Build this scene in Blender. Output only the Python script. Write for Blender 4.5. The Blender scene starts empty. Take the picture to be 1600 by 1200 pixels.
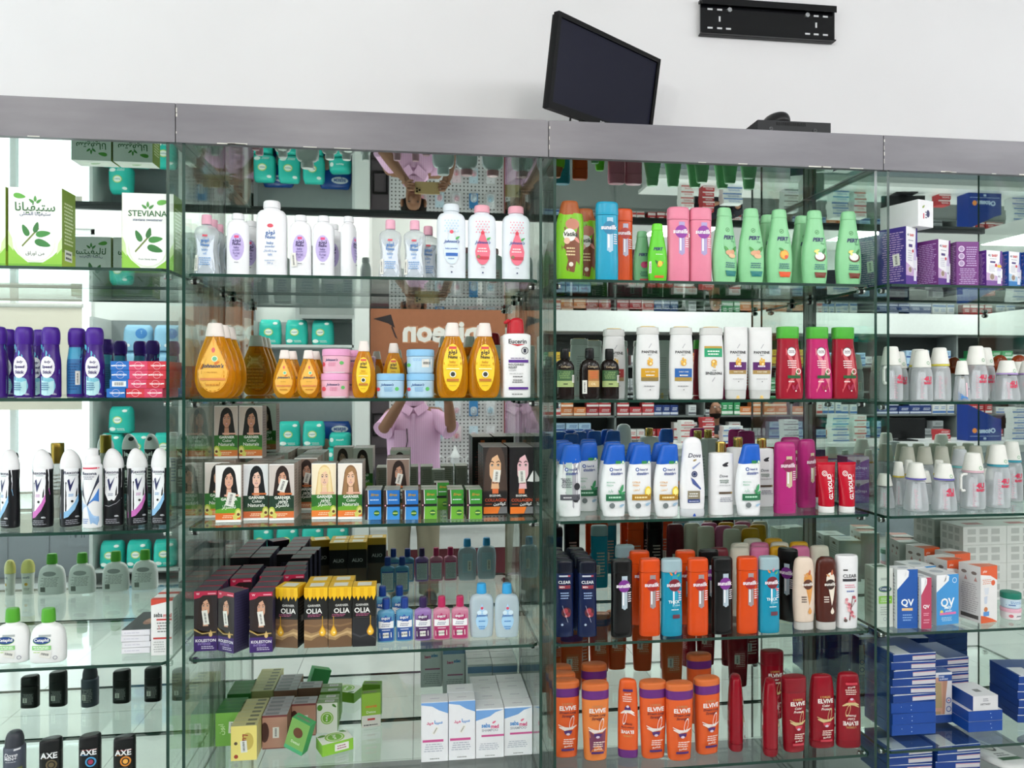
import bpy, bmesh, math, random
from math import sin, cos, pi, radians, tan, atan
from mathutils import Vector, Matrix

random.seed(7)
SC = bpy.context.scene
COL = SC.collection

# ------------------------------------------------------------------ camera
H = 1.5                      # eye height of the photographer
YAW = radians(7.22)          # camera turned slightly to the right
F = 1160.0                   # focal length in pixels of a 1600 px wide frame
ST, CT = sin(YAW), cos(YAW)
cam_d = bpy.data.cameras.new('camera')
cam_d.sensor_width = 36.0
cam_d.lens = F / 1600 * 36.0
cam_d.clip_start = 0.01
cam = bpy.data.objects.new('camera', cam_d)
cam.location = (0, 0, H)
cam.rotation_euler = (pi / 2, 0, -YAW)
COL.objects.link(cam)
SC.camera = cam

# ------------------------------------------------------------------ view, world, lamps
SC.view_settings.view_transform = 'Standard'
SC.view_settings.look = 'None'
SC.view_settings.gamma = 1.0
SC.view_settings.use_curve_mapping = False
SC.view_settings.exposure = 0.0
cy = SC.cycles
cy.max_bounces = 16
cy.diffuse_bounces = 4
cy.glossy_bounces = 8
cy.transparent_max_bounces = 96
cy.sample_clamp_indirect = 4.0
cy.blur_glossy = 0.6
cy.caustics_refractive = False
cy.use_denoising = True

W = bpy.data.worlds.new('daylight')
SC.world = W
W.use_nodes = True
wn = W.node_tree.nodes
wn['Background'].inputs[0].default_value = (0.92, 0.97, 1.0, 1)
wn['Background'].inputs[1].default_value = 3.4

CEIL = 3.05
LAMP_POWER = 17.0
LAMP_XY = [(x, y) for y in (-0.85, 0.35) for x in (-2.95, -1.75, -0.57, 0.62, 1.85, 3.1, 4.4, 5.8)]
for i, (lx, ly) in enumerate(LAMP_XY):
    ld = bpy.data.lights.new('globe_light', 'POINT')
    ld.shadow_soft_size = 0.11
    ld.energy = LAMP_POWER * (.80 if lx < 1 else .92)
    ld.color = (1.0, 0.97, 0.93) if lx < 1 else (0.97, 0.98, 1.0)
    lo = bpy.data.objects.new('globe_lamp', ld)
    lo.location = (lx, ly, CEIL - 0.18)
    COL.objects.link(lo)
for lx in (2.6, 4.6, 6.4):                       # ceiling panels over the dispensary
    ld = bpy.data.lights.new('panel_light', 'AREA')
    ld.size = 0.6
    ld.energy = 22
    lo = bpy.data.objects.new('panel_lamp', ld)
    lo.location = (lx, -2.3, CEIL - 0.03)
    COL.objects.link(lo)

# ------------------------------------------------------------------ colour and materials
def lin(h):
    h = h.lstrip('#')
    if len(h) == 3: h = h[0] * 2 + h[1] * 2 + h[2] * 2
    v = [int(h[i:i + 2], 16) / 255 for i in (0, 2, 4)]
    return tuple(c / 12.92 if c <= .04045 else ((c + .055) / 1.055) ** 2.4 for c in v)

MATS = {}
def M(col, rough=.35, kind='plastic'):
    key = (col, rough, kind)
    if key in MATS:
        return MATS[key]
    m = bpy.data.materials.new(kind + '_' + col.strip('#'))
    m.use_nodes = True
    nt = m.node_tree
    p = nt.nodes['Principled BSDF']
    c = lin(col)
    p.inputs['Base Color'].default_value = (*c, 1)
    p.inputs['Roughness'].default_value = rough
    if kind in ('plastic', 'card'):
        p.inputs['Specular IOR Level'].default_value = .32
    if kind == 'metal':
        p.inputs['Metallic'].default_value = 1
    if kind == 'cloth':
        p.inputs['Specular IOR Level'].default_value = .15
    if kind in ('clear', 'amber', 'milky'):
        mix = nt.nodes.new('ShaderNodeMixShader')
        tr = nt.nodes.new('ShaderNodeBsdfTransparent')
        t = {'clear': (.93, .95, .95), 'amber': (.95, .62, .10), 'milky': (.9, .94, .96)}[kind]
        if kind == 'amber':
            t = tuple(min(1, x ** .5) for x in c)
        tr.inputs[0].default_value = (*t, 1)
        lw = nt.nodes.new('ShaderNodeLayerWeight')
        lw.inputs[0].default_value = .35
        mr = nt.nodes.new('ShaderNodeMapRange')
        lo_, hi_ = {'clear': (.30, .75), 'amber': (.30, .80), 'milky': (.62, .9)}[kind]
        mr.inputs['To Min'].default_value = lo_
        mr.inputs['To Max'].default_value = hi_
        nt.links.new(lw.outputs['Facing'], mr.inputs['Value'])
        nt.links.new(mr.outputs[0], mix.inputs[0])
        nt.links.new(tr.outputs[0], mix.inputs[1])
        nt.links.new(p.outputs[0], mix.inputs[2])
        nt.links.new(mix.outputs[0], nt.nodes['Material Output'].inputs[0])
    elif kind in ('card', 'plastic', 'cloth'):
        # faint mottling so that no surface is perfectly even
        tc = nt.nodes.new('ShaderNodeTexCoord')
        no = nt.nodes.new('ShaderNodeTexNoise')
        no.inputs['Scale'].default_value = 35
        mx = nt.nodes.new('ShaderNodeMixRGB')
        mx.blend_type = 'MULTIPLY'
        mx.inputs[0].default_value = .10
        mx.inputs[1].default_value = (*c, 1)
        nt.links.new(tc.outputs['Object'], no.inputs['Vector'])
        nt.links.new(no.outputs['Fac'], mx.inputs[2])
        nt.links.new(mx.outputs[0], p.inputs['Base Color'])
    MATS[key] = m
    return m

def print_mat(rough, name):
    m = bpy.data.materials.new(name)
    m.use_nodes = True
    p = m.node_tree.nodes['Principled BSDF']
    a = m.node_tree.nodes.new('ShaderNodeAttribute')
    a.attribute_name = 'ink'
    m.node_tree.links.new(a.outputs['Color'], p.inputs['Base Color'])
    p.inputs['Roughness'].default_value = rough
    return m
INK = print_mat(.38, 'printed_ink')

def glass_mat(name, tint, base=.04):
    m = bpy.data.materials.new(name)
    m.use_nodes = True
    nt = m.node_tree
    nt.nodes.remove(nt.nodes['Principled BSDF'])
    tr = nt.nodes.new('ShaderNodeBsdfTransparent')
    tr.inputs[0].default_value = (*tint, 1)
    gl = nt.nodes.new('ShaderNodeBsdfGlossy')
    gl.inputs['Roughness'].default_value = .01
    gl.inputs['Color'].default_value = (.93, .97, .95, 1)
    lw = nt.nodes.new('ShaderNodeLayerWeight')
    lw.inputs[0].default_value = .5
    pw = nt.nodes.new('ShaderNodeMath'); pw.operation = 'POWER'; pw.inputs[1].default_value = 5
    mr = nt.nodes.new('ShaderNodeMapRange')
    mr.inputs['To Min'].default_value = base
    mr.inputs['To Max'].default_value = 1
    mix = nt.nodes.new('ShaderNodeMixShader')
    nt.links.new(lw.outputs['Facing'], pw.inputs[0])
    nt.links.new(pw.outputs[0], mr.inputs['Value'])
    nt.links.new(mr.outputs[0], mix.inputs[0])
    nt.links.new(tr.outputs[0], mix.inputs[1])
    nt.links.new(gl.outputs[0], mix.inputs[2])
    nt.links.new(mix.outputs[0], nt.nodes['Material Output'].inputs[0])
    return m
GLASS = glass_mat('clear_green_glass', (.93, .965, .945))
EDGE = M('#1c3b31', .12)
MIRROR = M('#dbe4df', .012, 'metal')

# ------------------------------------------------------------------ projection of the photograph (calibration)
def X(px, Y):
    u = (px - 800) / F
    return Y * (ST + u * CT) / (CT - u * ST)
def ZC(px, Y):
    u = (px - 800) / F
    return Y / (CT - u * ST)
def Zh(px, py, Y):
    return H + (600 - py) / F * ZC(px, Y)
def Ydepth(px, py, z):
    u = (px - 800) / F
    return (z - H) * F / (600 - py) * (CT - u * ST)

# ------------------------------------------------------------------ mesh helpers
def link(o, parent=None):
    COL.objects.link(o)
    if parent is not None:
        o.parent = parent
    return o

def mesh_obj(name, verts, faces, mats, parent=None, idx=None, smooth=None, ink=None):
    me = bpy.data.meshes.new(name)
    me.from_pydata(verts, [], faces)
    for m in (mats if isinstance(mats, (list, tuple)) else [mats]):
        me.materials.append(m)
    if idx:
        me.polygons.foreach_set('material_index', idx)
    if ink:
        at = me.attributes.new('ink', 'FLOAT_COLOR', 'FACE')
        flat = []
        for c in ink:
            flat += [c[0], c[1], c[2], 1.0]
        at.data.foreach_set('color', flat)
    me.validate()
    me.update()
    if smooth is not None:
        me.shade_smooth()
        me.set_sharp_from_angle(angle=radians(smooth))
    o = bpy.data.objects.new(name, me)
    return link(o, parent)

def empty(name, loc=(0, 0, 0), rz=0):
    o = bpy.data.objects.new(name, None)
    o.empty_display_size = .02
    o.location = loc
    o.rotation_euler = (0, 0, rz)
    return link(o)

def tag(o, label=None, cat=None, group=None, kind=None):
    if label: o['label'] = label
    if cat: o['category'] = cat
    if group: o['group'] = group
    if kind: o['kind'] = kind
    return o

class MB:
    """collects shapes into one mesh"""
    def __init__(s):
        s.v, s.f, s.i = [], [], []
    def add(s, v, f, i=0):
        n = len(s.v)
        s.v += v
        s.f += [tuple(k + n for k in q) for q in f]
        s.i += [i] * len(f)
        return s
    def box(s, a, b, i=0, front=None, bev=0):
        (x0, y0, z0), (x1, y1, z1) = a, b
        v = [(x0, y0, z0), (x1, y0, z0), (x1, y1, z0), (x0, y1, z0), (x0, y0, z1), (x1, y0, z1), (x1, y1, z1), (x0, y1, z1)]
        f = [(0, 3, 2, 1), (4, 5, 6, 7), (0, 1, 5, 4), (1, 2, 6, 5), (2, 3, 7, 6), (3, 0, 4, 7)]
        n = len(s.v)
        s.v += v
        for k, q in enumerate(f):
            s.f.append(tuple(j + n for j in q))
            s.i.append(front[k] if front else i)
        return s
    def tube(s, p, q, r, r2=None, n=12, i=0, caps=True):
        p, q = Vector(p), Vector(q)
        r2 = r if r2 is None else r2
        d = (q - p).normalized()
        a = d.orthogonal().normalized(); b = d.cross(a)
        v = []
        for c, rr in ((p, r), (q, r2)):
            for k in range(n):
                t = 2 * pi * k / n
                v.append(tuple(c + a * (rr * cos(t)) + b * (rr * sin(t))))
        f = [(k, (k + 1) % n, n + (k + 1) % n, n + k) for k in range(n)]
        if caps:
            f += [tuple(range(n - 1, -1, -1)), tuple(range(n, 2 * n))]
        return s.add(v, f, i)
    def poly(s, pts, y0, y1, i=0):
        """outline in x,z swept from y0 to y1"""
        n = len(pts)
        v = [(x, y0, z) for x, z in pts] + [(x, y1, z) for x, z in pts]
        f = [tuple(range(n)), tuple(range(2 * n - 1, n - 1, -1))]
        f += [(k, n + k, n + (k + 1) % n, (k + 1) % n) for k in range(n)]
        return s.add(v, f, i)
    def path(s, pts, r, n=8, i=0):
        for a, b in zip(pts, pts[1:]):
            s.tube(a, b, r, n=n, i=i)
        return s
    def lathe(s, prof, c=(0, 0, 0), n=24, i=0):
        v = []; f = []
        for r, z in prof:
            for k in range(n):
                t = 2 * pi * k / n
                v.append((c[0] + r * cos(t), c[1] + r * sin(t), c[2] + z))
        for j in range(len(prof) - 1):
            for k in range(n):
                f.append((j * n + k, j * n + (k + 1) % n, (j + 1) * n + (k + 1) % n, (j + 1) * n + k))
        f.append(tuple(range(n - 1, -1, -1)))
        f.append(tuple(range((len(prof) - 1) * n, len(prof) * n)))
        return s.add(v, f, i)
    def build(s, name, mats, parent=None, smooth=None):
        return mesh_obj(name, s.v, s.f, mats, parent, s.i, smooth)

def sect(t):
    t = tuple(t)
    return t + (1, 1, 2.4, 0, 0)[len(t) - 1:]

def resample(S, m=4):
    S = [sect(t) for t in S]
    if m <= 1:
        return S
    out = []
    for k in range(len(S) - 1):
        p0, p1, p2, p3 = S[max(k - 1, 0)], S[k], S[k + 1], S[min(k + 2, len(S) - 1)]
        if abs(p2[0] - p1[0]) < .012:      # a hard step stays hard
            out.append(p1)
            continue
        for j in range(m):
            t = j / m
            row = [p1[0] + (p2[0] - p1[0]) * t]
            for c in range(1, 6):
                a, b, cc, d = p0[c], p1[c], p2[c], p3[c]
                m1 = (cc - a) / max(p2[0] - p0[0], 1e-6) * (p2[0] - p1[0])
                m2 = (d - b) / max(p3[0] - p1[0], 1e-6) * (p2[0] - p1[0])
                if (cc - b) == 0: m1 = m2 = 0
                h1 = 2 * t ** 3 - 3 * t * t + 1; h2 = t ** 3 - 2 * t * t + t
                h3 = -2 * t ** 3 + 3 * t * t; h4 = t ** 3 - t * t
                val = h1 * b + h2 * m1 + h3 * cc + h4 * m2
                row.append(min(max(val, min(b, cc)), max(b, cc)) if c < 3 else val)
            out.append(tuple(row))
    out.append(S[-1])
    return out

def loft(S, w, d, h, n=30):
    """rings of superellipses; S rows = (z, half width, half depth, exponent, x offset, tilt)"""
    v, f = [], []
    for z, hx, hy, e, xo, ti in S:
        for k in range(n):
            t = 2 * pi * k / n
            c, s_ = cos(t), sin(t)
            x = math.copysign(abs(c) ** (2 / e), c) * hx
            y = math.copysign(abs(s_) ** (2 / e), s_) * hy
            v.append(((x + xo) * w / 2, y * d / 2, z * h + ti * x * w / 2))
    m = len(S)
    for j in range(m - 1):
        for k in range(n):
            a = j * n + k; b = j * n + (k + 1) % n
            f.append((a, b, b + n, a + n))
    f.append(tuple(range(n - 1, -1, -1)))
    f.append(tuple(range((m - 1) * n, m * n)))
    return v, f

def surf(Ss, w, d, h):
    """front depth of a stack of lofts at x, z"""
    flat = []
    for S in Ss:
        flat.append(S)
    def fy(x, z):
        b = z / h
        best = 0
        for S in flat:
            if not (S[0][0] - .002 <= b <= S[-1][0] + .002):
                continue
            for p, q in zip(S, S[1:]):
                if p[0] - .002 <= b <= q[0] + .002:
                    t = 0 if q[0] - p[0] < 1e-6 else min(max((b - p[0]) / (q[0] - p[0]), 0), 1)
                    hx = p[1] + (q[1] - p[1]) * t; hy = p[2] + (q[2] - p[2]) * t
                    e = p[3] + (q[3] - p[3]) * t; xo = p[4] + (q[4] - p[4]) * t
                    u = min(abs(x / (w / 2) - xo) / max(hx, 1e-4), .995)
                    best = min(best, -hy * d / 2 * (1 - u ** e) ** (1 / e))
                    break
        return best
    return fy

# ------------------------------------------------------------------ flat print
_TXT = {}
def text2d(s, bold=0, shear=0):
    k = (s, bold, shear)
    if k in _TXT:
        return _TXT[k]
    c = bpy.data.curves.new('lettering', 'FONT')
    c.body = s
    c.resolution_u = 2
    c.offset = bold
    c.shear = shear
    o = bpy.data.objects.new('lettering', c)
    m = bpy.data.meshes.new_from_object(o)
    V = [(v.co.x, v.co.y) for v in m.vertices]
    Fc = [tuple(p.vertices) for p in m.polygons]
    bpy.data.objects.remove(o)
    bpy.data.curves.remove(c)
    bpy.data.meshes.remove(m)
    x0 = min(v[0] for v in V); x1 = max(v[0] for v in V)
    y0 = min(v[1] for v in V); y1 = max(v[1] for v in V)
    V = [((x - (x0 + x1) / 2) / (x1 - x0), (y - (y0 + y1) / 2) / (x1 - x0)) for x, y in V]
    _TXT[k] = (V, Fc)
    return _TXT[k]

_AR = {'ا': (0xFE8D, 2), 'ب': (0xFE8F, 4), 'ت': (0xFE95, 4), 'ج': (0xFE9D, 4), 'ح': (0xFEA1, 4), 'د': (0xFEA9, 2), 'ر': (0xFEAD, 2),
       'ز': (0xFEAF, 2), 'س': (0xFEB1, 4), 'ش': (0xFEB5, 4), 'ع': (0xFEC9, 4), 'ف': (0xFED1, 4), 'ك': (0xFED9, 4), 'ل': (0xFEDD, 4),
       'م': (0xFEE1, 4), 'ن': (0xFEE5, 4), 'و': (0xFEED, 2), 'ي': (0xFEF1, 4), 'ى': (0xFEEF, 2), 'ه': (0xFEE9, 4)}
def ar(s):
    """joined Arabic letter forms in left-to-right drawing order"""
    out = []
    for k, ch in enumerate(s):
        if ch not in _AR:
            out.append(ch); continue
        b, n = _AR[ch]
        prev = k > 0 and s[k - 1] in _AR and _AR[s[k - 1]][1] == 4
        nxt = n == 4 and k + 1 < len(s) and s[k + 1] in _AR
        form = (3 if prev else 2) if nxt else (1 if prev else 0)
        out.append(chr(b + form))
    return ''.join(reversed(out))

class Ink:
    """print on a surface: P(x, z, lift) -> point; coordinates a in -1..1 across, b in 0..1 up"""
    def __init__(s, P, w, h, flat):
        s.P, s.w, s.h, s.flat = P, w, h, flat
        s.v, s.f, s.c, s.n = [], [], [], 0
    def put(s, pts, faces, col):
        base = len(s.v)
        l = .00005 * s.n + .0001 if s.flat else .00012 * (s.n + 2)
        for a, b in pts:
            a = min(max(a, -1), 1); b = min(max(b, 0), 1)
            s.v.append(s.P(a * s.w / 2, b * s.h, l))
        for q in faces:
            s.f.append(tuple(k + base for k in q))
            s.c.append(lin(col))
    def grid(s, fn, nu, nv, col):
        pts = [fn(i / nu, j / nv) for j in range(nv + 1) for i in range(nu + 1)]
        fs = [(j * (nu + 1) + i, j * (nu + 1) + i + 1, (j + 1) * (nu + 1) + i + 1, (j + 1) * (nu + 1) + i) for j in range(nv) for i in range(nu)]
        s.put(pts, fs, col)
    def star(s, pts, col, k=3):
        if s.flat: k = 1
        ca = sum(p[0] for p in pts) / len(pts); cb = sum(p[1] for p in pts) / len(pts)
        n = len(pts)
        V = [(ca, cb)]
        for r in range(1, k + 1):
            t = r / k
            V += [(ca + (a - ca) * t, cb + (b - cb) * t) for a, b in pts]
        Fs = [(0, 1 + i, 1 + (i + 1) % n) for i in range(n)]
        for r in range(k - 1):
            o = 1 + r * n
            Fs += [(o + i, o + n + i, o + n + (i + 1) % n, o + (i + 1) % n) for i in range(n)]
        s.put(V, Fs, col)
    def run(s, cmds):
        for c in cmds:
            op = c[0]
            if op == 'r':
                _, a0, b0, a1, b1, col = c
                nu = 1 if s.flat else max(1, int(abs(a1 - a0) / .16)); nv = 1 if s.flat else max(1, int(abs(b1 - b0) / .06))
                s.grid(lambda u, v: (a0 + (a1 - a0) * u, b0 + (b1 - b0) * v), nu, nv, col)
            elif op in 'ec':
                if op == 'c':
                    _, ca, cb, ra, col = c; rb = ra * s.w / 2 / s.h
                else:
                    _, ca, cb, ra, rb, col = c
                n = 20
                s.star([(ca + ra * cos(2 * pi * i / n), cb + rb * sin(2 * pi * i / n)) for i in range(n)], col)
            elif op == 'p':
                s.star(list(c[1]), c[2])
            elif op == 'b':           # ribbon between two edges
                _, up, lo, col = c
                n = len(up) - 1
                nv = 1 if s.flat else 3
                def rib(u, v, up=up, lo=lo, n=n):
                    t = u * n; k = min(int(t), n - 1); f_ = t - k
                    p = [up[k][j] + (up[k + 1][j] - up[k][j]) * f_ for j in (0, 1)]
                    q = [lo[k][j] + (lo[k + 1][j] - lo[k][j]) * f_ for j in (0, 1)]
                    return (q[0] + (p[0] - q[0]) * v, q[1] + (p[1] - q[1]) * v)
                s.grid(rib, n * 2, nv, col)
            elif op == 'q':           # drop: ellipse bottom, pointed top
                _, ca, cb, ra, rb, col = c
                pts = []
                for i in range(24):
                    t = 2 * pi * i / 24
                    y = sin(t)
                    k = 1 if y < 0 else (1 - y) ** .75
                    pts.append((ca + ra * cos(t) * (k if y > 0 else 1), cb + rb * (y * .75 if y < 0 else y * 1.25)))
                s.star(pts, col)
            elif op == 'o':           # ring
                _, ca, cb, ra, wd, col = c
                rb = ra * s.w / 2 / s.h
                s.grid(lambda u, v: (ca + (ra - wd * v) * cos(-2 * pi * u), cb + (rb - wd * v * s.w / 2 / s.h) * sin(-2 * pi * u)), 24, 1, col)
            elif op == 't':
                _, txt, ca, cb, wa, col = c[:6]
                o = c[6] if len(c) > 6 else {}
                V, Fs = text2d(txt, o.get('b', .015), o.get('sh', 0))
                st = o.get('st', 1); an = radians(o.get('rot', 0))
                wm = wa * s.w / 2
                if not s.flat: s.n += 4       # lettering stands clear of the curved wall
                pts = []
                for x, y in V:
                    x *= wm; y *= wm * st
                    x, y = x * cos(an) - y * sin(an), x * sin(an) + y * cos(an)
                    pts.append((ca + x / (s.w / 2), cb + y / s.h))
                s.put(pts, Fs, col)
            elif op == 'g':           # unreadable small print
                _, a0, b0, a1, b1, n, col = c
                rnd = random.Random(int(a0 * 100 + b0 * 1000 + n))
                hh = (b1 - b0) / n
                V, Fs = [], []
                for k in range(n):
                    b = b1 - (k + .75) * hh
                    a = a0 + rnd.random() * .12 * (a1 - a0); end = a1 - rnd.random() * .2 * (a1 - a0)
                    while a < end:
                        l = min((.10 + .12 * rnd.random()) * max(a1 - a0, .5), end - a)
                        q = len(V)
                        V += [(a, b), (a + l, b), (a + l, b + hh * .45), (a, b + hh * .45)]
                        Fs.append((q, q + 1, q + 2, q + 3))
                        a += l + .03 * (a1 - a0)
                s.put(V, Fs, col)
            elif op == 's':           # price sticker with a barcode
                _, ca, cb, wa, hb, an = c
                an = radians(an)
                def R(x, y):
                    X_ = x * wa / 2 * s.w / 2; Y_ = y * hb / 2 * s.h
                    X_, Y_ = X_ * cos(an) - Y_ * sin(an), X_ * sin(an) + Y_ * cos(an)
                    return (ca + X_ / (s.w / 2), cb + Y_ / s.h)
                s.grid(lambda u, v: R(2 * u - 1, 2 * v - 1), 1 if s.flat else 3, 1 if s.flat else 3, '#e9e7e0')
                s.n += 1
                V, Fs = [], []
                tall = hb * s.h > wa * s.w / 2
                x = -.75
                while x < .7:
                    wd = random.choice((.05, .08, .11))
                    q = len(V)
                    if tall: V += [R(-.35, x), R(.30, x), R(.30, x + wd), R(-.35, x + wd)]
                    else: V += [R(x, -.30), R(x + wd, -.30), R(x + wd, .35), R(x, .35)]
                    Fs.append((q, q + 1, q + 2, q + 3)); x += wd + .07
                s.put(V, Fs, '#3a3a3c')
            elif op == 'leaf':
                _, ca, cb, l, an, col = c
                an = radians(an)
                pts = []
                for i in range(14):
                    t = 2 * pi * i / 14
                    x = cos(t) * l / 2; y = sin(t) * l * .22 * (1 - .35 * cos(t))
                    x, y = x * cos(an) - y * sin(an), x * sin(an) + y * cos(an)
                    pts.append((ca + x, cb + y * s.w / 2 / s.h))
                s.star(pts, col)
            s.n += 1
        return s
    def build(s, name, parent):
        return mesh_obj(name, s.v, s.f, INK, parent, ink=s.c)

# ================================================================== THE ROOM
def wall_mat(name, col, var=.06, rough=.7):
    m = bpy.data.materials.new(name)
    m.use_nodes = True
    nt = m.node_tree
    p = nt.nodes['Principled BSDF']
    tc = nt.nodes.new('ShaderNodeTexCoord')
    no = nt.nodes.new('ShaderNodeTexNoise')
    no.inputs['Scale'].default_value = 2.2
    no.inputs['Detail'].default_value = 5
    cr = nt.nodes.new('ShaderNodeValToRGB')
    c = lin(col)
    cr.color_ramp.elements[0].position = .35
    cr.color_ramp.elements[0].color = (*[x * (1 - var) for x in c], 1)
    cr.color_ramp.elements[1].color = (*c, 1)
    nt.links.new(tc.outputs['Object'], no.inputs['Vector'])
    nt.links.new(no.outputs['Fac'], cr.inputs[0])
    nt.links.new(cr.outputs[0], p.inputs['Base Color'])
    n2 = nt.nodes.new('ShaderNodeTexNoise'); n2.inputs['Scale'].default_value = 160
    bp = nt.nodes.new('ShaderNodeBump'); bp.inputs['Strength'].default_value = .05
    nt.links.new(tc.outputs['Object'], n2.inputs['Vector'])
    nt.links.new(n2.outputs['Fac'], bp.inputs['Height'])
    nt.links.new(bp.outputs[0], p.inputs['Normal'])
    p.inputs['Roughness'].default_value = rough
    return m
PAINT = wall_mat('white_paint', '#e9e8ea')
PAINT2 = wall_mat('white_wall_far', '#e6e8e6')
GREYPAN = wall_mat('grey_panel', '#84898f', .08, .4)
DARKGREY = wall_mat('dark_grey_board', '#55585a', .1, .5)
BEIGE = wall_mat('beige_blind_cloth', '#d9d0c2', .05, .8)

def solid(name, a, b, mat, kind=None, parent=None):
    o = MB().box(a, b).build(name, mat, parent)
    if kind: tag(o, kind=kind)
    return o

RX0, RX1 = -4.3, 7.7
YB, YR, YP = 2.45, -1.40, -3.3          # shop wall behind the cases, wall across the aisle, far wall of the dispensary
solid('wall_back', (RX0, YB, 0), (RX1, YB + .12, CEIL), PAINT, 'structure')
EY0, EY1, EZ1 = -1.0, 1.95, 2.45             # unseen glazed entrance, added to let daylight onto the lower left goods
wl = MB().box((RX0 - .12, YP, 0), (RX0, EY0, CEIL)).box((RX0 - .12, EY1, 0), (RX0, YB, CEIL)).box((RX0 - .12, EY0, EZ1), (RX0, EY1, CEIL))
tag(wl.build('wall_left', PAINT2), kind='structure')
df = MB()
for yy in (EY0, EY0 + .95, EY0 + 1.96, EY1 - .05):
    df.box((RX0 - .09, yy, 0), (RX0 - .03, yy + .05, EZ1))
df.box((RX0 - .09, EY0, EZ1 - .05), (RX0 - .03, EY1, EZ1)).box((RX0 - .09, EY0, 0), (RX0 - .03, EY1, .06))
dr_ = tag(df.build('added_door_1', M('#b9bcbb', .35)), kind='structure')
MB().box((RX0 - .064, EY0 + .02, .03), (RX0 - .056, EY1 - .02, EZ1 - .02)).build('added_door_pane', glass_mat('added_door_glass', (.95, .98, .98)), dr_)
MB().tube((RX0 + .02, EY0 + 1.06, .95), (RX0 + .02, EY0 + 1.06, 1.25), .014).tube((RX0 - .03, EY0 + 1.06, .98), (RX0 + .02, EY0 + 1.06, .98), .008).tube((RX0 - .03, EY0 + 1.06, 1.22), (RX0 + .02, EY0 + 1.06, 1.22), .008).build('added_door_handle', M('#c9cccb', .2, 'metal'), dr_)
solid('wall_right', (RX1, YP, 0), (RX1 + .12, YB, CEIL), PAINT2, 'structure')
solid('wall_far', (1.05, YP - .12, 0), (RX1, YP, CEIL), PAINT2, 'structure')
solid('wall_side', (.93, YP, 0), (1.05, YR - .12, CEIL), PAINT2, 'structure')
solid('ceiling', (RX0, YP, CEIL), (RX1, YB, CEIL + .1), PAINT2, 'structure')
# wall across the aisle with a tall shop window near the added entrance
wf = MB()
WX0, WX1, WZ0, WZ1 = -3.75, -2.52, .44, 2.72
wf.box((RX0, YR - .12, 0), (WX0, YR, CEIL)).box((WX1, YR - .12, 0), (1.05, YR, CEIL))
wf.box((WX0, YR - .12, WZ1), (WX1, YR, CEIL))
tag(wf.build('wall_front', PAINT2), kind='structure')
dado = MB().box((WX0, YR - .12, 0), (WX1, YR + .02, WZ0))
for dx_ in (-3.15, -2.85):
    dado.box((dx_ - .006, YR + .02, .02), (dx_ + .006, YR + .024, WZ0 - .02))
tag(dado.build('wall_dado', GREYPAN), kind='structure')
fr = MB()
for a in (WX0, (WX0 + WX1) / 2 - .02, WX1 - .04):
    fr.box((a, YR - .08, WZ0), (a + .04, YR - .03, WZ1))
fr.box((WX0, YR - .08, WZ1 - .04), (WX1, YR - .03, WZ1)).box((WX0, YR - .08, WZ0), (WX1, YR - .03, WZ0 + .04))
win = tag(fr.build('window_1', M('#d9dcdb', .4)), kind='structure')
MB().box((WX0 + .02, YR - .062, WZ0 + .02), (WX1 - .02, YR - .056, WZ1 - .02)).build('window_pane', glass_mat('window_glass', (.95, .98, .98)), win)
# blind
bl = empty('roller_blind', (-3.02, YR + .03, 2.10))
tag(bl, 'pale beige roller blind hanging across the middle of the bright shop window', 'blind')
MB().box((-.42, 0, -.80), (.42, .006, 0)).build('blind_cloth', BEIGE, bl)
MB().tube((-.43, .012, .01), (.43, .012, .01), .018).build('roller', M('#d0cfca'), bl)
# plaque on the dado
pq = empty('square_plaque', (-2.62, YR + .021, .30))
tag(pq, 'small grey square plaque with line drawing on the grey panel below the window', 'sign')
MB().box((-.085, 0, -.07), (.085, .004, .10)).build('plate', M('#8b9096', .4), pq)
ik = Ink(lambda x, z, l: (-x, .004 + l, z), .17, .17, True)
ik.run([('r', -.8, -.30, .8, -.27, '#50565c'), ('r', -.8, .53, .8, .56, '#50565c'), ('r', -.8, -.3, -.76, .56, '#50565c'), ('r', .76, -.3, .8, .56, '#50565c'),
        ('r', -.45, -.02, -.35, .4, '#50565c'), ('r', -.22, -.02, -.12, .4, '#50565c'), ('r', -.1, .3, .0, .4, '#50565c'), ('p', [(.1, .4), (.2, .4), (.35, .06), (.5, .4), (.6, .4), (.4, -.02), (.3, -.02)], '#50565c')])
ik.build('line_drawing', pq)

# floor: grout slab with white glossy tiles
fl = solid('floor', (RX0, YP, -.06), (RX1, YB, -.004), M('#8d908d', .8), 'structure')
tm = bpy.data.materials.new('glazed_tile')
tm.use_nodes = True
_nt = tm.node_tree; _p = _nt.nodes['Principled BSDF']
_tc = _nt.nodes.new('ShaderNodeTexCoord'); _oi = _nt.nodes.new('ShaderNodeObjectInfo')
_no = _nt.nodes.new('ShaderNodeTexNoise'); _no.inputs['Scale'].default_value = 3; _no.inputs['Detail'].default_value = 6; _no.noise_dimensions = '4D'
_nt.links.new(_tc.outputs['Object'], _no.inputs['Vector']); _nt.links.new(_oi.outputs['Random'], _no.inputs['W'])
_cr = _nt.nodes.new('ShaderNodeValToRGB')
_cr.color_ramp.elements[0].position = .3; _cr.color_ramp.elements[0].color = (.66, .68, .66, 1)
_cr.color_ramp.elements[1].position = .7; _cr.color_ramp.elements[1].color = (.80, .81, .79, 1)
_nt.links.new(_no.outputs['Fac'], _cr.inputs[0]); _nt.links.new(_cr.outputs[0], _p.inputs['Base Color'])
_p.inputs['Roughness'].default_value = .12
TS = .60
tile0 = None
ty = 2.40
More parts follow.
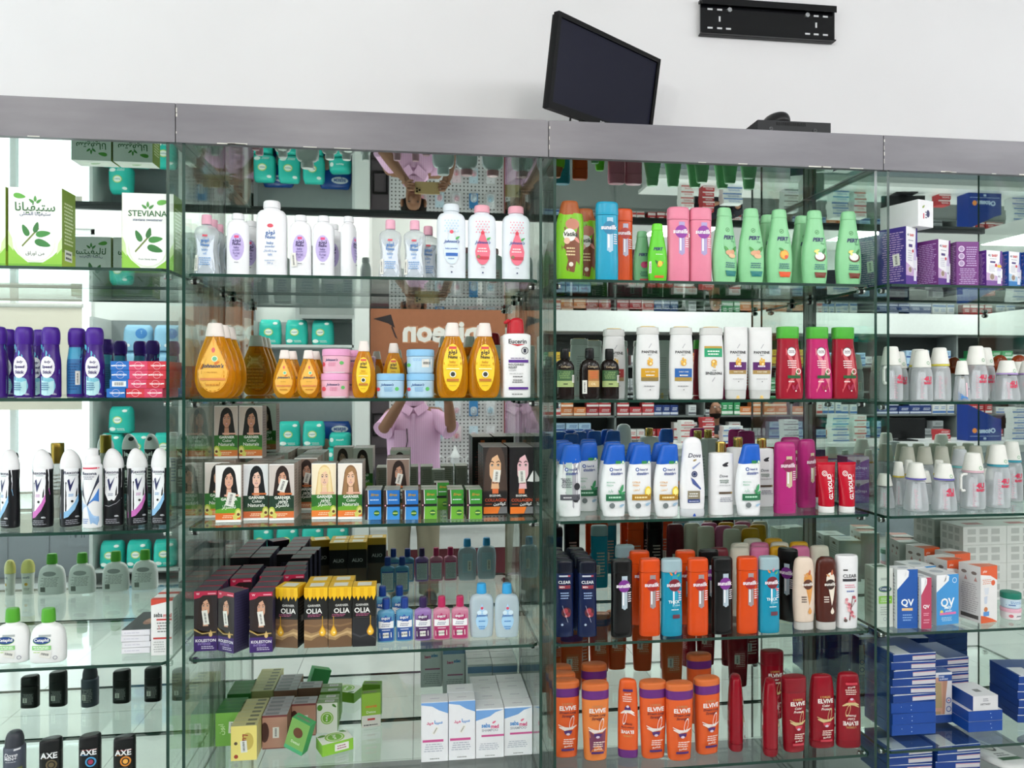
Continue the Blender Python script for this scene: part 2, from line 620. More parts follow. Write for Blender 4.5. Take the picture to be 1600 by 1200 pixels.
while ty > YP:
    tx = -.02 - TS * 7
    while tx < RX1 - .02:
        a = max(tx, RX0); b = min(tx + TS, RX1)
        c_ = max(ty - TS, YP)
        if (tx > 1.05 or c_ > YR - .3) and b - a > .1:
            whole = abs(b - a - TS) < 1e-6 and abs(ty - c_ - TS) < 1e-6
            if whole and tile0 is not None:
                o = bpy.data.objects.new('floor_tile', tile0.data)
                o.location = (a, c_, 0)
                link(o, fl)
            else:
                o = MB().box((.0015, .0015, -.004), (b - a - .0015, ty - c_ - .0015, 0)).build('floor_tile', tm, fl)
                o.location = (a, c_, 0)
                if whole: tile0 = o
        tx += TS
    ty -= TS

# globe fittings on the ceiling
_O = ('first', 'second', 'third', 'fourth', 'fifth', 'sixth', 'seventh', 'eighth')
for k_, (lx, ly) in enumerate(LAMP_XY):
    e = empty('ceiling_lamp', (lx, ly, CEIL))
    tag(e, 'round ceiling lamp, %s from the shop window, row %s the display cases' % (_O[k_ % 8], 'farther from' if ly < 0 else 'nearer to'), 'light', 'ceiling lamps')
    MB().lathe([(.09, 0), (.09, -.02), (.03, -.035), (.012, -.045)], n=24).build('mount', M('#e8e8e6'), e, 40)

# ================================================================== DISPLAY CASES
YF, YM = 2.0, 2.40                     # front edge of the side glass, mirror plane
JOINT = [-1.593, -.616, .353, 1.335, 2.318]
TOPZ, COR0 = H + .719, H + .619
MIRTOP = H + .632
SHELF = {'A': [0, 1.798, 1.4640, 1.1240, .783, .430], 'B': [0, 1.787, 1.4620, 1.1260, .787, .431],
         'C': [0, 1.790, 1.4560, 1.1220, .783, .424], 'D': [0, 1.793, 1.4480, 1.1140, .772, .427]}
STHICK = .008

cm = bpy.data.materials.new('grey_laminate')
cm.use_nodes = True
nt = cm.node_tree; p_ = nt.nodes['Principled BSDF']
tc = nt.nodes.new('ShaderNodeTexCoord'); mp = nt.nodes.new('ShaderNodeMapping'); mp.inputs['Scale'].default_value = (1.3, 1, 7)
no = nt.nodes.new('ShaderNodeTexNoise'); no.inputs['Scale'].default_value = 2.5; no.inputs['Detail'].default_value = 7
cr = nt.nodes.new('ShaderNodeValToRGB')
cr.color_ramp.elements[0].position = .3; cr.color_ramp.elements[0].color = (*lin('#605d64'), 1)
cr.color_ramp.elements[1].position = .75; cr.color_ramp.elements[1].color = (*lin('#726f75'), 1)
n3 = nt.nodes.new('ShaderNodeTexNoise'); n3.inputs['Scale'].default_value = 9; n3.inputs['Detail'].default_value = 8; n3.inputs['Roughness'].default_value = .75
c3 = nt.nodes.new('ShaderNodeValToRGB')
c3.color_ramp.elements[0].position = .70; c3.color_ramp.elements[0].color = (0, 0, 0, 1)
c3.color_ramp.elements[1].position = .80; c3.color_ramp.elements[1].color = (1, 1, 1, 1)
mx = nt.nodes.new('ShaderNodeMixRGB'); mx.inputs[2].default_value = (*lin('#b4b2b4'), 1)
nt.links.new(tc.outputs['Object'], mp.inputs[0]); nt.links.new(mp.outputs[0], no.inputs['Vector'])
nt.links.new(tc.outputs['Object'], n3.inputs['Vector'])
nt.links.new(no.outputs['Fac'], cr.inputs[0]); nt.links.new(n3.outputs['Fac'], c3.inputs[0])
nt.links.new(cr.outputs[0], mx.inputs[1]); nt.links.new(c3.outputs[0], mx.inputs[0])
nt.links.new(mx.outputs[0], p_.inputs['Base Color'])
p_.inputs['Roughness'].default_value = .33
LAMI = cm
CHIP = M('#d8d4cc', .7)

def peg(x, y, z, parent, s):
    """shelf stud: chrome stem in the glass with a black rubber ring"""
    m = MB().tube((x, y, z), (x + s * .006, y, z), .0075, n=12).tube((x + s * .006, y, z), (x + s * .014, y, z), .0085, n=12, i=1).tube((x + s * .014, y, z), (x + s * .020, y, z), .006, n=10)
    m.build('shelf_peg', [M('#c9cccb', .2, 'metal'), M('#141515', .4)], parent, 40)

BAYNAME = {'A': 'leftmost', 'B': 'second', 'C': 'third', 'D': 'rightmost'}
BAYLABEL = {'A': 'glass display case at the left with green sweetener boxes on its top shelf',
            'B': 'glass display case with baby powder on top and amber shampoo below',
            'C': 'glass display case under the black monitor, full of shampoo bottles',
            'D': 'glass display case at the right with purple boxes and baby bottles'}
for k, bay in enumerate('ABCD'):
    x0, x1 = JOINT[k] + .0145, JOINT[k + 1] - .0165
    cx = (JOINT[k] + JOINT[k + 1]) / 2
    e = empty('display_case', (0, 0, 0))
    tag(e, BAYLABEL[bay], 'display case', 'glass display cases along the wall')
    for xs in (x0, x1 - .008):
        MB().box((xs, YF, .10), (xs + .008, YM, MIRTOP), front=[0, 0, 1, 0, 0, 0]).build('side_panel', [GLASS, EDGE], e)
    MB().box((x0 + .0085, YM, .10), (x1 - .0085, YM + .006, MIRTOP)).build('mirror_back', MIRROR, e)
    MB().box((x0 + .0085, YF + .018, MIRTOP), (x1 - .0085, YM, MIRTOP + .005)).build('mirror_top', MIRROR, e)
    MB().box((JOINT[k] + .002, YF + .012, MIRTOP + .006), (JOINT[k + 1] - .002, YM + .02, TOPZ - .005)).build('top_board', M('#a2a1a3', .5), e)
    c = MB().box((JOINT[k] + .0012, YF - .006, COR0), (JOINT[k + 1] - .0012, YF + .0115, TOPZ))
    c.build('cornice', LAMI, e)
    # chipped edging where two cornice boards meet, and nicks along the lower edge
    rnd = random.Random(11 + k)
    ch = MB()
    z = COR0 + .005
    while z < TOPZ - .01:
        hgt = rnd.uniform(.004, .014)
        if rnd.random() < .6:
            ch.box((JOINT[k] + .0012, YF - .0066, z), (JOINT[k] + .0012 + rnd.uniform(.0012, .0035), YF - .006, z + hgt))
        z += hgt + rnd.uniform(.002, .012)
    for q in range(5):
        xx = rnd.uniform(JOINT[k] + .05, JOINT[k + 1] - .06)
        ch.box((xx, YF - .0064, COR0), (xx + rnd.uniform(.01, .05), YF - .006, COR0 + rnd.uniform(.0015, .004)))
    tag(ch.build('chipped_edge', CHIP, e), kind='stuff')
    MB().box((JOINT[k] + .002, YF + .01, 0), (JOINT[k + 1] - .002, YM + .02, .10)).build('plinth', LAMI, e)
    # slim grey post behind the gap between two cases
    for pa, pb in ((JOINT[k] + .001, JOINT[k] + .0135), (JOINT[k + 1] - .0155, JOINT[k + 1] - .001)):
        MB().box((pa, YM + .008, .1), (pb, YM + .03, MIRTOP)).build('rear_post', M('#8a8f8a', .5), e)
    for s in range(1, 6):
        z = SHELF[bay][s]
        a, b = x0 + .010, x1 - .010
        y0, y1 = YF + .012, YM - .004
        ch_ = .012
        pts = [(a, y0 + ch_), (a + ch_, y0), (b - ch_, y0), (b, y0 + ch_), (b, y1), (a, y1)]
        n = 6
        v = [(px, py, z - STHICK) for px, py in pts] + [(px, py, z) for px, py in pts]
        f = [tuple(range(n - 1, -1, -1)), tuple(range(n, 2 * n))] + [(q, (q + 1) % n, n + (q + 1) % n, n + q) for q in range(n)]
        mesh_obj('glass_shelf', v, f, [GLASS, EDGE], e, [0, 0] + [1] * 6)
        for yy in (YF + .05, YM - .06):
            peg(x0 + .0085, yy, z - STHICK - .0087, e, 1)
            peg(x1 - .0085, yy, z - STHICK - .0087, e, -1)

# ================================================================== ON TOP OF THE CASES
# monitor
mo = empty('computer_monitor', (.551, 2.20, TOPZ), .607)
tag(mo, 'black flat computer monitor turned sideways on top of the cases', 'monitor')
MW, MHT, TIL = .464, .262, -.16
mz = H + .779 - TOPZ
def tilt(v):
    return [(x, y * cos(TIL) + (z - 0) * sin(TIL), mz + z * cos(TIL) - y * sin(TIL)) for x, y, z in v]
def tbuild(mb, name, mats, sm=None):
    return mesh_obj(name, tilt(mb.v), mb.f, mats, mo, mb.i, sm)
bz = MB()
b_ = .013
bz.box((-MW / 2, -.008, 0), (-MW / 2 + b_, .012, MHT)).box((MW / 2 - b_, -.008, 0), (MW / 2, .012, MHT))
bz.box((-MW / 2 + b_, -.008, MHT - b_), (MW / 2 - b_, .012, MHT)).box((-MW / 2 + b_, -.008, 0), (MW / 2 - b_, .012, b_ + .007))
tbuild(bz, 'bezel', M('#0d0d0f', .4, 'cloth'))
tbuild(MB().box((-MW / 2 + b_, -.003, b_ + .007), (MW / 2 - b_, .006, MHT - b_)), 'screen', M('#17182a', .38, 'cloth'))
sh = MB().box((-MW / 2 + .004, .012, .004), (MW / 2 - .004, .022, MHT - .004)).box((-.16, .022, .05), (.16, .042, .22))
tbuild(sh, 'back_shell', M('#151517', .5))
ik = Ink(lambda x, z, l: tilt([(x, -.008 - l, z)])[0], .06, .02, True)
ik.run([('t', 'DELL', 0, .5, 1.0, '#c9c9cd', {'b': .02})])
ik.build('maker_lettering', mo)
st_ = MB().box((-.035, .035, .0), (.035, .06, mz + .12)).box((-.11, -.05, 0), (.11, .12, .012))
st_.build('stand', M('#121214', .4), mo)
cb = MB().path([(-.10, .03, mz + .03), (-.115, .02, mz - .005), (-.125, .02, .03), (-.12, .04, .006), (-.05, .13, .006)], .003)
cb.build('cable', M('#0c0c0d', .5), mo)

# video recorder and mouse
Yd = 2.045
dx0, dx1 = X(1184, Yd), X(1298, Yd)
dv = empty('video_recorder', ((dx0 + dx1) / 2, Yd, TOPZ))
tag(dv, 'flat black recorder box with vent slots lying on top of the cases', 'recorder')
hw = (dx1 - dx0) / 2
MB().box((-hw, 0, .003), (hw, .18, .047)).build('housing', M('#222326', .55), dv)
sl = MB()
for q in range(15):
    sl.box((-.055 + q * .0062, -.0012, .034), (-.052 + q * .0062, .0, .043))
sl.build('vent_slots', M('#08090a', .6), dv)
for xs in (hw - .05, -hw + .04):
    MB().tube((xs, 0, .022), (xs, -.003, .022), .006).tube((xs, -.003, .022), (xs, -.0035, .022), .003, i=1).build('socket', [M('#3c3d40', .4), M('#0a0a0a')], dv, 40)
MB().path([(-hw + .012, .03, .03), (-hw - .008, .05, .012), (-hw - .012, .09, .002)], .0022).build('cable', M('#0c0c0d', .5), dv)
ms = empty('computer_mouse', (X(1212, 2.10), 2.10, TOPZ + .0475), .25)
tag(ms, 'small rounded black mouse lying on the recorder box', 'mouse')
v, f = loft(resample([(0, .92, .92, 2), (.2, 1, 1, 2), (.45, .96, .97, 2), (.7, .84, .86, 2), (.88, .62, .66, 2), (.97, .34, .38, 2), (1, .1, .12, 2)], 3), .066, .10, .040)
mesh_obj('mouse_shell', v, f, M('#1d1d1f', .3), ms, smooth=50)
MB().tube((-.004, -.036, .024), (.004, -.036, .024), .007).build('scroll_wheel', M('#050505', .5), ms)

# television bracket on the wall
bx0, bx1 = X(1091, YB), X(1299, YB)
bt, bb = H + 2.45 * .5165, H + 2.45 * .468
zt = Zh(1091, 3, YB); zb = Zh(1091, 57, YB)
br = empty('wall_bracket', ((bx0 + bx1) / 2, YB, (zt + zb) / 2))
tag(br, 'black steel television bracket screwed to the white wall', 'bracket')
bw, bh = (bx1 - bx0) / 2, (zt - zb) / 2
BLK = M('#101013', .18)
MB().box((-bw, -.020, -bh), (bw, -.017, bh)).build('plate', BLK, br)
MB().box((-bw, -.034, bh - .008), (bw, -.0, bh)).box((-bw, -.034, bh - .022), (bw, -.031, bh - .008)).build('top_rail', BLK, br)
MB().box((-bw, -.030, -bh), (bw, -.0, -bh + .004)).build('bottom_lip', M('#2e2e30', .2, 'metal'), br)
for sx in (-1, 1):
    for (qx, qz, w_, h_) in ((.86, .45, .018, .006), (.72, .45, .018, .006), (.86, -.62, .018, .006), (.72, -.62, .018, .006), (.72, -.08, .006, .018), (.59, -.62, .018, .006)):
        MB().box((sx * qx * bw - w_ / 2, -.0206, qz * bh - h_ / 2), (sx * qx * bw + w_ / 2, -.020, qz * bh + h_ / 2)).build('slot', M('#cfd0d2', .5), br)
    MB().tube((sx * .58 * bw, -.020, .45 * bh), (sx * .58 * bw, -.026, .45 * bh), .0085, n=6).build('screw', M('#b9bbbd', .3, 'metal'), br)

# ================================================================== PRODUCT KINDS
TY = {}
def bottle(key, obj, desc, ref, dr, parts, front, back=None, cat='bottle', m=4, n=30, sz=None):
    TY[key] = dict(loft=True, obj=obj, desc=desc, ref=ref, dr=dr, parts=parts, faces={'F': front, 'K': back or []}, cat=cat, m=m, n=n, sz=sz)
def carton(key, obj, desc, ref, d, col, front, right=None, left=None, top=None, back=None, cat='box', rough=.4, sz=None):
    TY[key] = dict(loft=False, obj=obj, desc=desc, ref=ref, d=d, col=col, faces={'F': front, 'R': right or [], 'L': left or [], 'T': top or [], 'K': back or []}, cat=cat, rough=rough, sz=sz)

def blurb(bg, ink, sticker=True, a=.62, b0=.14, b1=.62):
    c = []
    if bg: c.append(('r', -a, b0, a, b1, bg))
    c.append(('g', -a * .9, b0 + .03, a * .9, b1 - .03, 8, ink))
    if sticker: c.append(('s', .3, b0 + .16, .5, .15, 0))
    return c

# ---- outlines (z, half width, half depth, exponent, offset, tilt)
OVAL = [(0, .80, .78), (.02, .90, .88), (.10, .96, .95), (.35, 1, 1), (.65, .97, .97), (.84, .86, .90)]

# -------------------------------------------------- leftmost case
def stev(title, sub, foot, sw):
    return [('r', -1, 0, 1, .06, '#6fae2e'), ('p', [(-1, .04), (-.2, .04), (-.65, .16), (-1, .32)], '#8cc63e'), ('p', [(1, .04), (.2, .04), (.65, .14), (1, .26)], '#8cc63e'),
            ('p', [(-1, .28), (-.8, .2), (-.86, .36), (-1, .46)], '#cfe6a8'), ('p', [(1, .24), (.8, .16), (.86, .3), (1, .38)], '#cfe6a8'),
            ('c', 0, .30, .76, '#e6eedb'), ('c', 0, .30, .70, '#ffffff'), ('r', -.72, .30, .72, .62, '#fbfcf9'),
            ('leaf', 0, .86, .24, 90, '#4d9a3f'), ('leaf', -.14, .83, .24, 140, '#3f8a37'), ('leaf', .14, .83, .24, 40, '#3f8a37'),
            ('leaf', sw * .58, .89, .46, 10 * sw, '#5aa838'), ('t', title, 0, .745, 1.5, '#2f6b35', {'st': 1.0}), ('t', sub, 0, .665, 1.15, '#4b5a7e'),
            ('p', [(-.5, .27), (-.47, .25), (.15, .48), (.12, .50)], '#6e7f3a'), ('leaf', -.36, .46, .50, 115, '#2f7a35'), ('leaf', .04, .5, .44, 75, '#2c7030'),
            ('leaf', .30, .42, .56, 8, '#3b8a3a'), ('leaf', .28, .30, .62, -18, '#2f7a35'), ('t', foot, 0, .17, .7, '#6a7a6a')]
carton('sweet_ar', 'sweetener_box', 'white and green leaf-print sweetener box with Arabic title', (13, 97, 293, 'A1', 2.035), .075, '#fbfbf8',
       stev(ar('ستيفيانا'), ar('ستيفيانا المحلى'), ar('من اوراق'), -1), right=[('r', -1, 0, 1, 1, '#7f9a2c'), ('r', -1, 0, 1, .2, '#a8c23a'), ('g', -.7, .3, .7, .85, 12, '#dfe6bd'), ('r', -.6, .1, .5, .24, '#f2f2ea'), ('g', -.5, .11, .4, .23, 2, '#444')],
       top=[('r', -.8, .2, .8, .8, '#eef3e4'), ('leaf', 0, .5, .6, 20, '#5aa838')], back=stev(ar('ستيفيانا'), ar('ستيفيانا المحلى'), ar('من اوراق'), -1))
carton('sweet_en', 'sweetener_box', 'white and green leaf-print sweetener box with Latin title', (190, 271, 302, 'A1', 2.10), .075, '#fbfbf8',
       stev('STEVIANA', 'steviana sweetener', 'From Stevia leaves', 1), right=[('r', -1, 0, 1, 1, '#7f9a2c'), ('g', -.7, .3, .7, .85, 12, '#dfe6bd')],
       left=[('r', -1, 0, 1, 1, '#7f9a2c')], top=[('r', -.8, .2, .8, .8, '#eef3e4'), ('leaf', 0, .5, .6, 20, '#5aa838')], back=stev('STEVIANA', 'steviana sweetener', 'From Stevia leaves', 1))
DEO = [(0, .90, .90, 2), (.015, 1, 1, 2), (.10, 1, 1, 2), (.30, 1, 1, 2), (.52, .97, .97, 2), (.66, .82, .82, 2), (.75, .78, .78, 2)]
lady = [('b', [(-.95, .76), (-.5, .72), (.2, .60), (.95, .40)], [(-.95, .70), (-.5, .64), (.2, .53), (.95, .33)], '#54b0cf'),
        ('b', [(-.95, .31), (-.3, .29), (.4, .28), (.95, .36)], [(-.95, .10), (-.3, .05), (.4, .05), (.95, .12)], '#7fc4d6'), ('b', [(-.95, .26), (-.3, .23), (.2, .22), (.6, .24)], [(-.95, .06), (-.3, .03), (.2, .03), (.6, .06)], '#b9e2e8'),
        ('b', [(.25, .30), (.6, .26), (.75, .16), (.5, .04)], [(.95, .34), (.95, .26), (.95, .14), (.95, .02)], '#43207f'),
        ('e', -.05, .43, .72, .155, '#f4f2f7'), ('t', 'lady', .02, .50, .66, '#33246b', {'sh': .3}), ('t', 'Speed', -.02, .43, 1.0, '#33246b', {'b': .03, 'sh': .1}), ('t', 'Stick', .0, .36, .9, '#33246b', {'b': .03, 'sh': .1}),
        ('g', -.6, .10, .25, .22, 4, '#4a7fa8'), ('t', '48h', .65, .05, .35, '#d6cfe8')]
bottle('lady', 'deodorant_can', 'purple spray can with white oval and teal swirl', (23, 54, 511, 'A2', 2.06), 1, [('can_body', DEO, '#43207f', .25), ('cap', [(.75, .80, .80, 2), (.76, .84, .84, 2), (.84, .90, .90, 2), (.93, .88, .88, 2), (.985, .74, .74, 2), (1, .60, .60, 2)], '#4a2391', .35)], lady,
       [('r', -.75, .05, .75, .72, '#2f6fa8'), ('r', -.75, .55, .75, .72, '#3f9ac0'), ('g', -.6, .1, .6, .5, 10, '#1f4d86'), ('s', .45, .28, .42, .2, 0)], cat='can')
def vebo(c, up):
    fr = [('o', 0, .5, .42, .03, '#f0d8e0'), ('r', -.75, .40, .9, .62, c), ('t', 'VEBONORM', .02, .5, 1.35, '#ffffff', {'b': .03, 'rot': 0 if up else 180}), ('r', *((.68, .46, .92, .58) if up else (-.92, .42, -.68, .54)), '#ffffff')]
    return fr
for k, c in (('blue', '#2a6fc0'), ('red', '#d63a48'), ('pink', '#dc4a6c')):
    for up in (1, 0):
        carton('cream_%s%d' % (k, up), 'cream_box', 'small %s medicine box lying flat with white lettering' % k, (0, 0, 0, 'A2', 2.06), .13, c, vebo(c, up), sz=(.0465, .0235))
carton('cream_code', 'cream_box', 'small blue medicine box showing its white barcode end', (0, 0, 0, 'A2', 2.06), .13, '#2f78c8', [('r', -.75, .2, .75, .8, '#eef2f4')] + [('r', -.5 + .1 * q, .32, -.45 + .1 * q, .68, '#4a4a4a') for q in range(10)], sz=(.0465, .0235))
RDOME = [(.745, .97, .97, 2.2), (.76, 1.0, 1.0, 2.2), (.84, .93, .95, 2.2, -.02), (.90, .78, .85, 2.2, -.05), (.955, .55, .66, 2.2, -.10), (.985, .34, .45, 2.2, -.14), (1, .14, .22, 2.2, -.16)]
RBODY = [(0, .93, .93, 2.2), (.012, .98, .98, 2.2), (.15, 1, 1, 2.2), (.40, .97, .97, 2.2), (.60, .93, .93, 2.2), (.745, .97, .97, 2.2)]
def rex(mid, trim, var=''):
    if trim:
        c = [('b', [(-.93, .75), (-.3, .755), (.3, .755), (.86, .75)], [(-.93, .17), (-.3, .21), (.3, .31), (.86, .50)], '#f6f6fa'),
             ('b', [(-.93, .175), (-.3, .215), (.3, .315), (.86, .505)], [(-.93, .10), (-.3, .13), (.3, .22), (.92, .42)], trim)]
    else:
        c = [('b', [(-.90, .75), (-.3, .755), (.3, .755), (.90, .75)], [(-.86, .50), (-.3, .33), (.3, .33), (.86, .50)], '#f6f6fa'), ('b', [(-.9, .28), (-.2, .26), (.5, .30), (.9, .36)], [(-.9, .272), (-.2, .252), (.5, .292), (.9, .352)], '#a8a8b0')]
    c += [('t', 'Rexona', .0, .70, 1.35, '#1d2247', {'b': .02}), ('g', -.3, .655, .5, .675, 1, '#9aa'), ('p', [(-.36, .60), (-.2, .62), (-.08, .54), (-.1, .46), (-.16, .46)], '#22265c'), ('p', [(-.1, .46), (-.08, .54), (.35, .64)], '#22265c'),
          ('g', -.3, .39, .25, .43, 2, mid), ('c', .06, .33, .12, '#111'), ('t', '48h', .5, .13, .36, '#e8e8ee'), ('g', -.6, .03, .75, .10, 3, '#9a9aa4')]
    return c
for key, d_, mid, trim in (('rex_blue', 'light blue', '#5f9ad0', '#8fc1e8'), ('rex_pink', 'pink', '#c070b8', '#d070c0'), ('rex_black', 'plain black', '#8888a0', None)):
    bottle(key, 'deodorant_can', 'black and white tapered deodorant spray with %s band' % d_ if trim else 'black and white tapered deodorant spray with plain black base', (51, 84, 702, 'A3', 2.075), .75,
           [('can_body', RBODY, '#17171b', .3), ('cap', RDOME, '#f1f0f2', .3)], rex(mid, trim), [('p', [(-.93, .74), (.93, .74), (.9, .62), (0, .56), (-.9, .62)], '#e8e8ea'), ('g', -.6, .1, .6, .5, 8, '#9a9a9a'), ('s', .2, .34, .6, .12, 0), ('e', -.2, .92, .34, .035, '#2a2a2e')], cat='can')
bottle('rex_spray', 'body_spray_can', 'slim white body spray can with blue triangles and red neck ring', (129, 158, 700, 'A3', 2.055), 1,
       [('can_body', [(0, .93, .93, 2), (.012, 1, 1, 2), (.3, 1, 1, 2), (.77, 1, 1, 2), (.80, .88, .88, 2)], '#f5f5f8', .3), ('cap', [(.80, .82, .82, 2), (.83, .84, .84, 2), (.90, .72, .72, 2), (.91, .60, .60, 2), (.99, .58, .58, 2), (1, .45, .45, 2)], '#f3f2f4', .35)],
       [('r', -.9, .745, .9, .765, '#d23a52'), ('t', 'Rexona', 0, .69, 1.5, '#252a52', {'b': .02}), ('g', -.7, .61, .6, .66, 2, '#889'), ('p', [(.9, .58), (.9, .68), (-.2, .30), (-.1, .28)], '#2a2f44'), ('p', [(-.85, .62), (-.5, .38), (-.25, .30), (-.85, .42)], '#2a2f44'),
        ('p', [(-.2, .29), (.9, .50), (.9, .33)], '#3f7fd0'), ('p', [(-.2, .29), (.2, .06), (.9, .0), (.9, .14)], '#9cc0ea'), ('p', [(-.2, .29), (-.9, .35), (-.9, .2)], '#bcd4f0'), ('g', -.7, .06, 0, .13, 3, '#6f8fc8')],
       blurb(None, '#7a86b0'), cat='can')
bottle('mist', 'clear_bottle', 'clear bottle with a gold cap standing behind the deodorants', (80, 101, 692, 'A3', 2.22), 1,
       [('bottle_body', [(0, .95, .95, 2.2), (.02, 1, 1, 2.2), (.66, 1, 1, 2.2), (.72, .9, .9, 2)], '#c8c4ba', .2, 'milky'), ('cap', [(.73, .95, .95, 2), (.99, .95, .95, 2), (1, .9, .9, 2)], '#8a7434', .3, 'metal')], [('g', -.6, .3, .6, .6, 6, '#8a8a80')], blurb(None, '#8a8a80', False))
CET = [(0, .88, .82, 3), (.02, .97, .95, 3), (.20, 1, 1, 3), (.45, .97, .95, 2.8), (.60, .86, .85, 2.6), (.68, .66, .70, 2.4), (.715, .40, .52, 2.2), (.74, .36, .5, 2)]
bottle('cetaphil', 'lotion_bottle', 'white squat lotion bottle with green cap and blue oval', (49, 104, 950, 'A4', 1037), .52,
       [('bottle_body', CET, '#f4f4f4', .4), ('cap', [(.745, .36, .54, 2.4), (.75, .39, .56, 2.4), (.97, .36, .52, 2.4), (1, .30, .45, 2.4)], '#55a630', .4)],
       [('r', -.35, .50, .35, .54, '#aab0b0'), ('e', -.18, .43, .52, .075, '#8ec63f'), ('e', -.18, .435, .50, .068, '#123c82'), ('t', 'Cetaphil', -.18, .435, .84, '#ffffff', {'b': .02}), ('r', -.72, .26, .38, .34, '#8cc97a'), ('g', -.68, .27, .3, .33, 2, '#f5faf2'), ('g', -.68, .2, .3, .24, 1, '#c5d79a'), ('s', .05, .18, .62, .13, -12), ('o', .6, .11, .12, .03, '#889')],
       [('e', 0, .52, .5, .06, '#9c9f9f'), ('g', -.7, .2, .7, .44, 7, '#a0a4a2'), ('r', .28, .08, .66, .2, '#70746f')])
bottle('rollon', 'roll_on', 'white roll-on deodorant with pale yellow dome cap', None, .72, [('bottle_body', [(0, .76, .76, 2.4), (.02, .8, .8, 2.4), (.5, .9, .9, 2.4), (.62, 1, 1, 2.2)], '#f0efe8', .3), ('cap', [(.625, 1, 1, 2.2), (.8, .98, .98, 2.2), (.92, .8, .8, 2.2), (.98, .55, .55, 2), (1, .3, .3, 2)], '#ece08a', .35)],
       [('t', 'Dove', 0, .5, 1, '#3a4a78', {'sh': .2}), ('c', 0, .3, .25, '#e0b040'), ('g', -.5, .12, .5, .2, 2, '#998')], [('t', 'Dove', 0, .5, 1, '#3a4a78', {'sh': .2}), ('c', 0, .3, .25, '#e0b040'), ('g', -.5, .12, .5, .2, 2, '#998')], sz=(.042, .117))
carton('seba_red', 'face_cream_box', 'tall white box with red corner and red bands', (236, 270, 936, 'A4', 1024), .05, '#f3f1f1',
       [('p', [(-1, 1), (1, 1), (1, .97), (-1, .89)], '#cf4a3a'), ('t', 'seba', -.35, .72, .8, '#3a3a3a', {'b': .03, 'st': 1.3}), ('t', 'med', .5, .71, .75, '#c33a36', {'b': .03, 'st': 1.2}), ('r', -.5, .62, .9, .65, '#c33a36'), ('g', -.5, .4, .8, .6, 4, '#888'), ('t', ar('سيبا'), -.3, .5, .4, '#c33a36', {'rot': 90}), ('r', -.8, .29, .9, .32, '#c33a36'), ('g', -.8, .05, .4, .26, 5, '#bbb')],
       right=[('r', -1, 0, 1, 1, '#d9dbd8'), ('g', -.6, .3, .6, .8, 8, '#9a9c9a')], left=[('g', -.6, .3, .6, .8, 8, '#9a9c9a')], top=[('r', -1, 0, 1, .3, '#cf4a3a')])
carton('leaflet_box', 'mask_box', 'flat white box with dark portrait lid in a pile', None, .16, '#ece9f0', [('g', -.9, .3, .5, .7, 1, '#cfcbd8')], top=[('r', -1, 0, 1, 1, '#1b1819'), ('e', .3, .45, .4, .18, '#a2705a'), ('e', .3, .5, .34, .1, '#b98a70')], sz=(.072, .0155))
AX = [(0, .94, .9, 3), (.015, 1, 1, 3), (.4, 1, 1, 3), (.70, 1, 1, 3)]
AXC = [(.705, .97, .97, 3), (.72, 1, 1, 3), (.90, 1, 1, 2.8, 0, .0), (.965, .97, .95, 2.8, .0, .06), (1, .84, .8, 2.6, 0, .09)]
def axe(ac, ac2):
    return [('r', -.85, .0, .85, .02, '#333'), ('t', 'AXE', 0, .63, 1.5, '#f2f2f4', {'b': .03}), ('r', -.6, .685, .8, .692, '#c33' if ac2 else '#555'), ('g', -.6, .55, .1, .58, 1, ac), ('c', .25, .40, .5, ac), ('c', .25, .40, .36, '#1a1413'), ('c', .25, .40, .24, ac2 or ac), ('g', -.6, .1, .6, .25, 5, '#888')]
bottle('axe_blue', 'deodorant_stick', 'black deodorant stick with a blue ring emblem', (125, 158, 1147, 'A5', 2.14), .62, [('stick_body', AX, '#141416', .3), ('cap', AXC, '#121214', .35)], axe('#4a9ad0', '#a83058'), blurb('#2a2c2e', '#9a9a9a', True, .7, .1, .5), cat='stick', m=2)
bottle('axe_orange', 'deodorant_stick', 'black deodorant stick with an orange ring emblem', (179, 212, 1147, 'A5', 2.15), .62, [('stick_body', AX, '#161413', .3), ('cap', AXC, '#121214', .35)], axe('#e08a30', '#f0b050'), blurb('#2a2c2e', '#9a9a9a', True, .7, .1, .5), cat='stick', m=2)
bottle('axe_dark', 'deodorant_stick', 'black deodorant stick with a dark gold emblem', (63, 97, 1153, 'A5', 2.14), .62, [('stick_body', AX, '#141414', .3), ('cap', AXC, '#121214', .35)], axe('#6a5c40', None), blurb('#2a2c2e', '#9a9a9a', True, .7, .1, .5), cat='stick', m=2)
bottle('dove_men', 'deodorant_can', 'dark grey spray can with a dark dome cap', (7, 40, 1141, 'A5', 2.14), 1, [('can_body', [(0, .93, .93, 2), (.012, 1, 1, 2), (.66, 1, 1, 2), (.70, .9, .9, 2)], '#555a68', .3), ('cap', [(.70, .86, .86, 2), (.84, .82, .82, 2), (.95, .66, .66, 2), (.99, .45, .45, 2), (1, .3, .3, 2)], '#3d3f47', .35)],
       [('t', 'Dove', .0, .57, 1.2, '#e8e8ee', {'sh': .25}), ('t', 'MEN+', .0, .50, 1.1, '#e8e8ee', {'b': .02}), ('g', -.5, .42, .6, .45, 1, '#c8c8d0'), ('r', .3, .66, .8, .69, '#d8d8dd'), ('r', .1, .18, .9, .3, '#7a7f44')], blurb('#4a5058', '#b0b0b0', True, .7, .1, .5), cat='can')

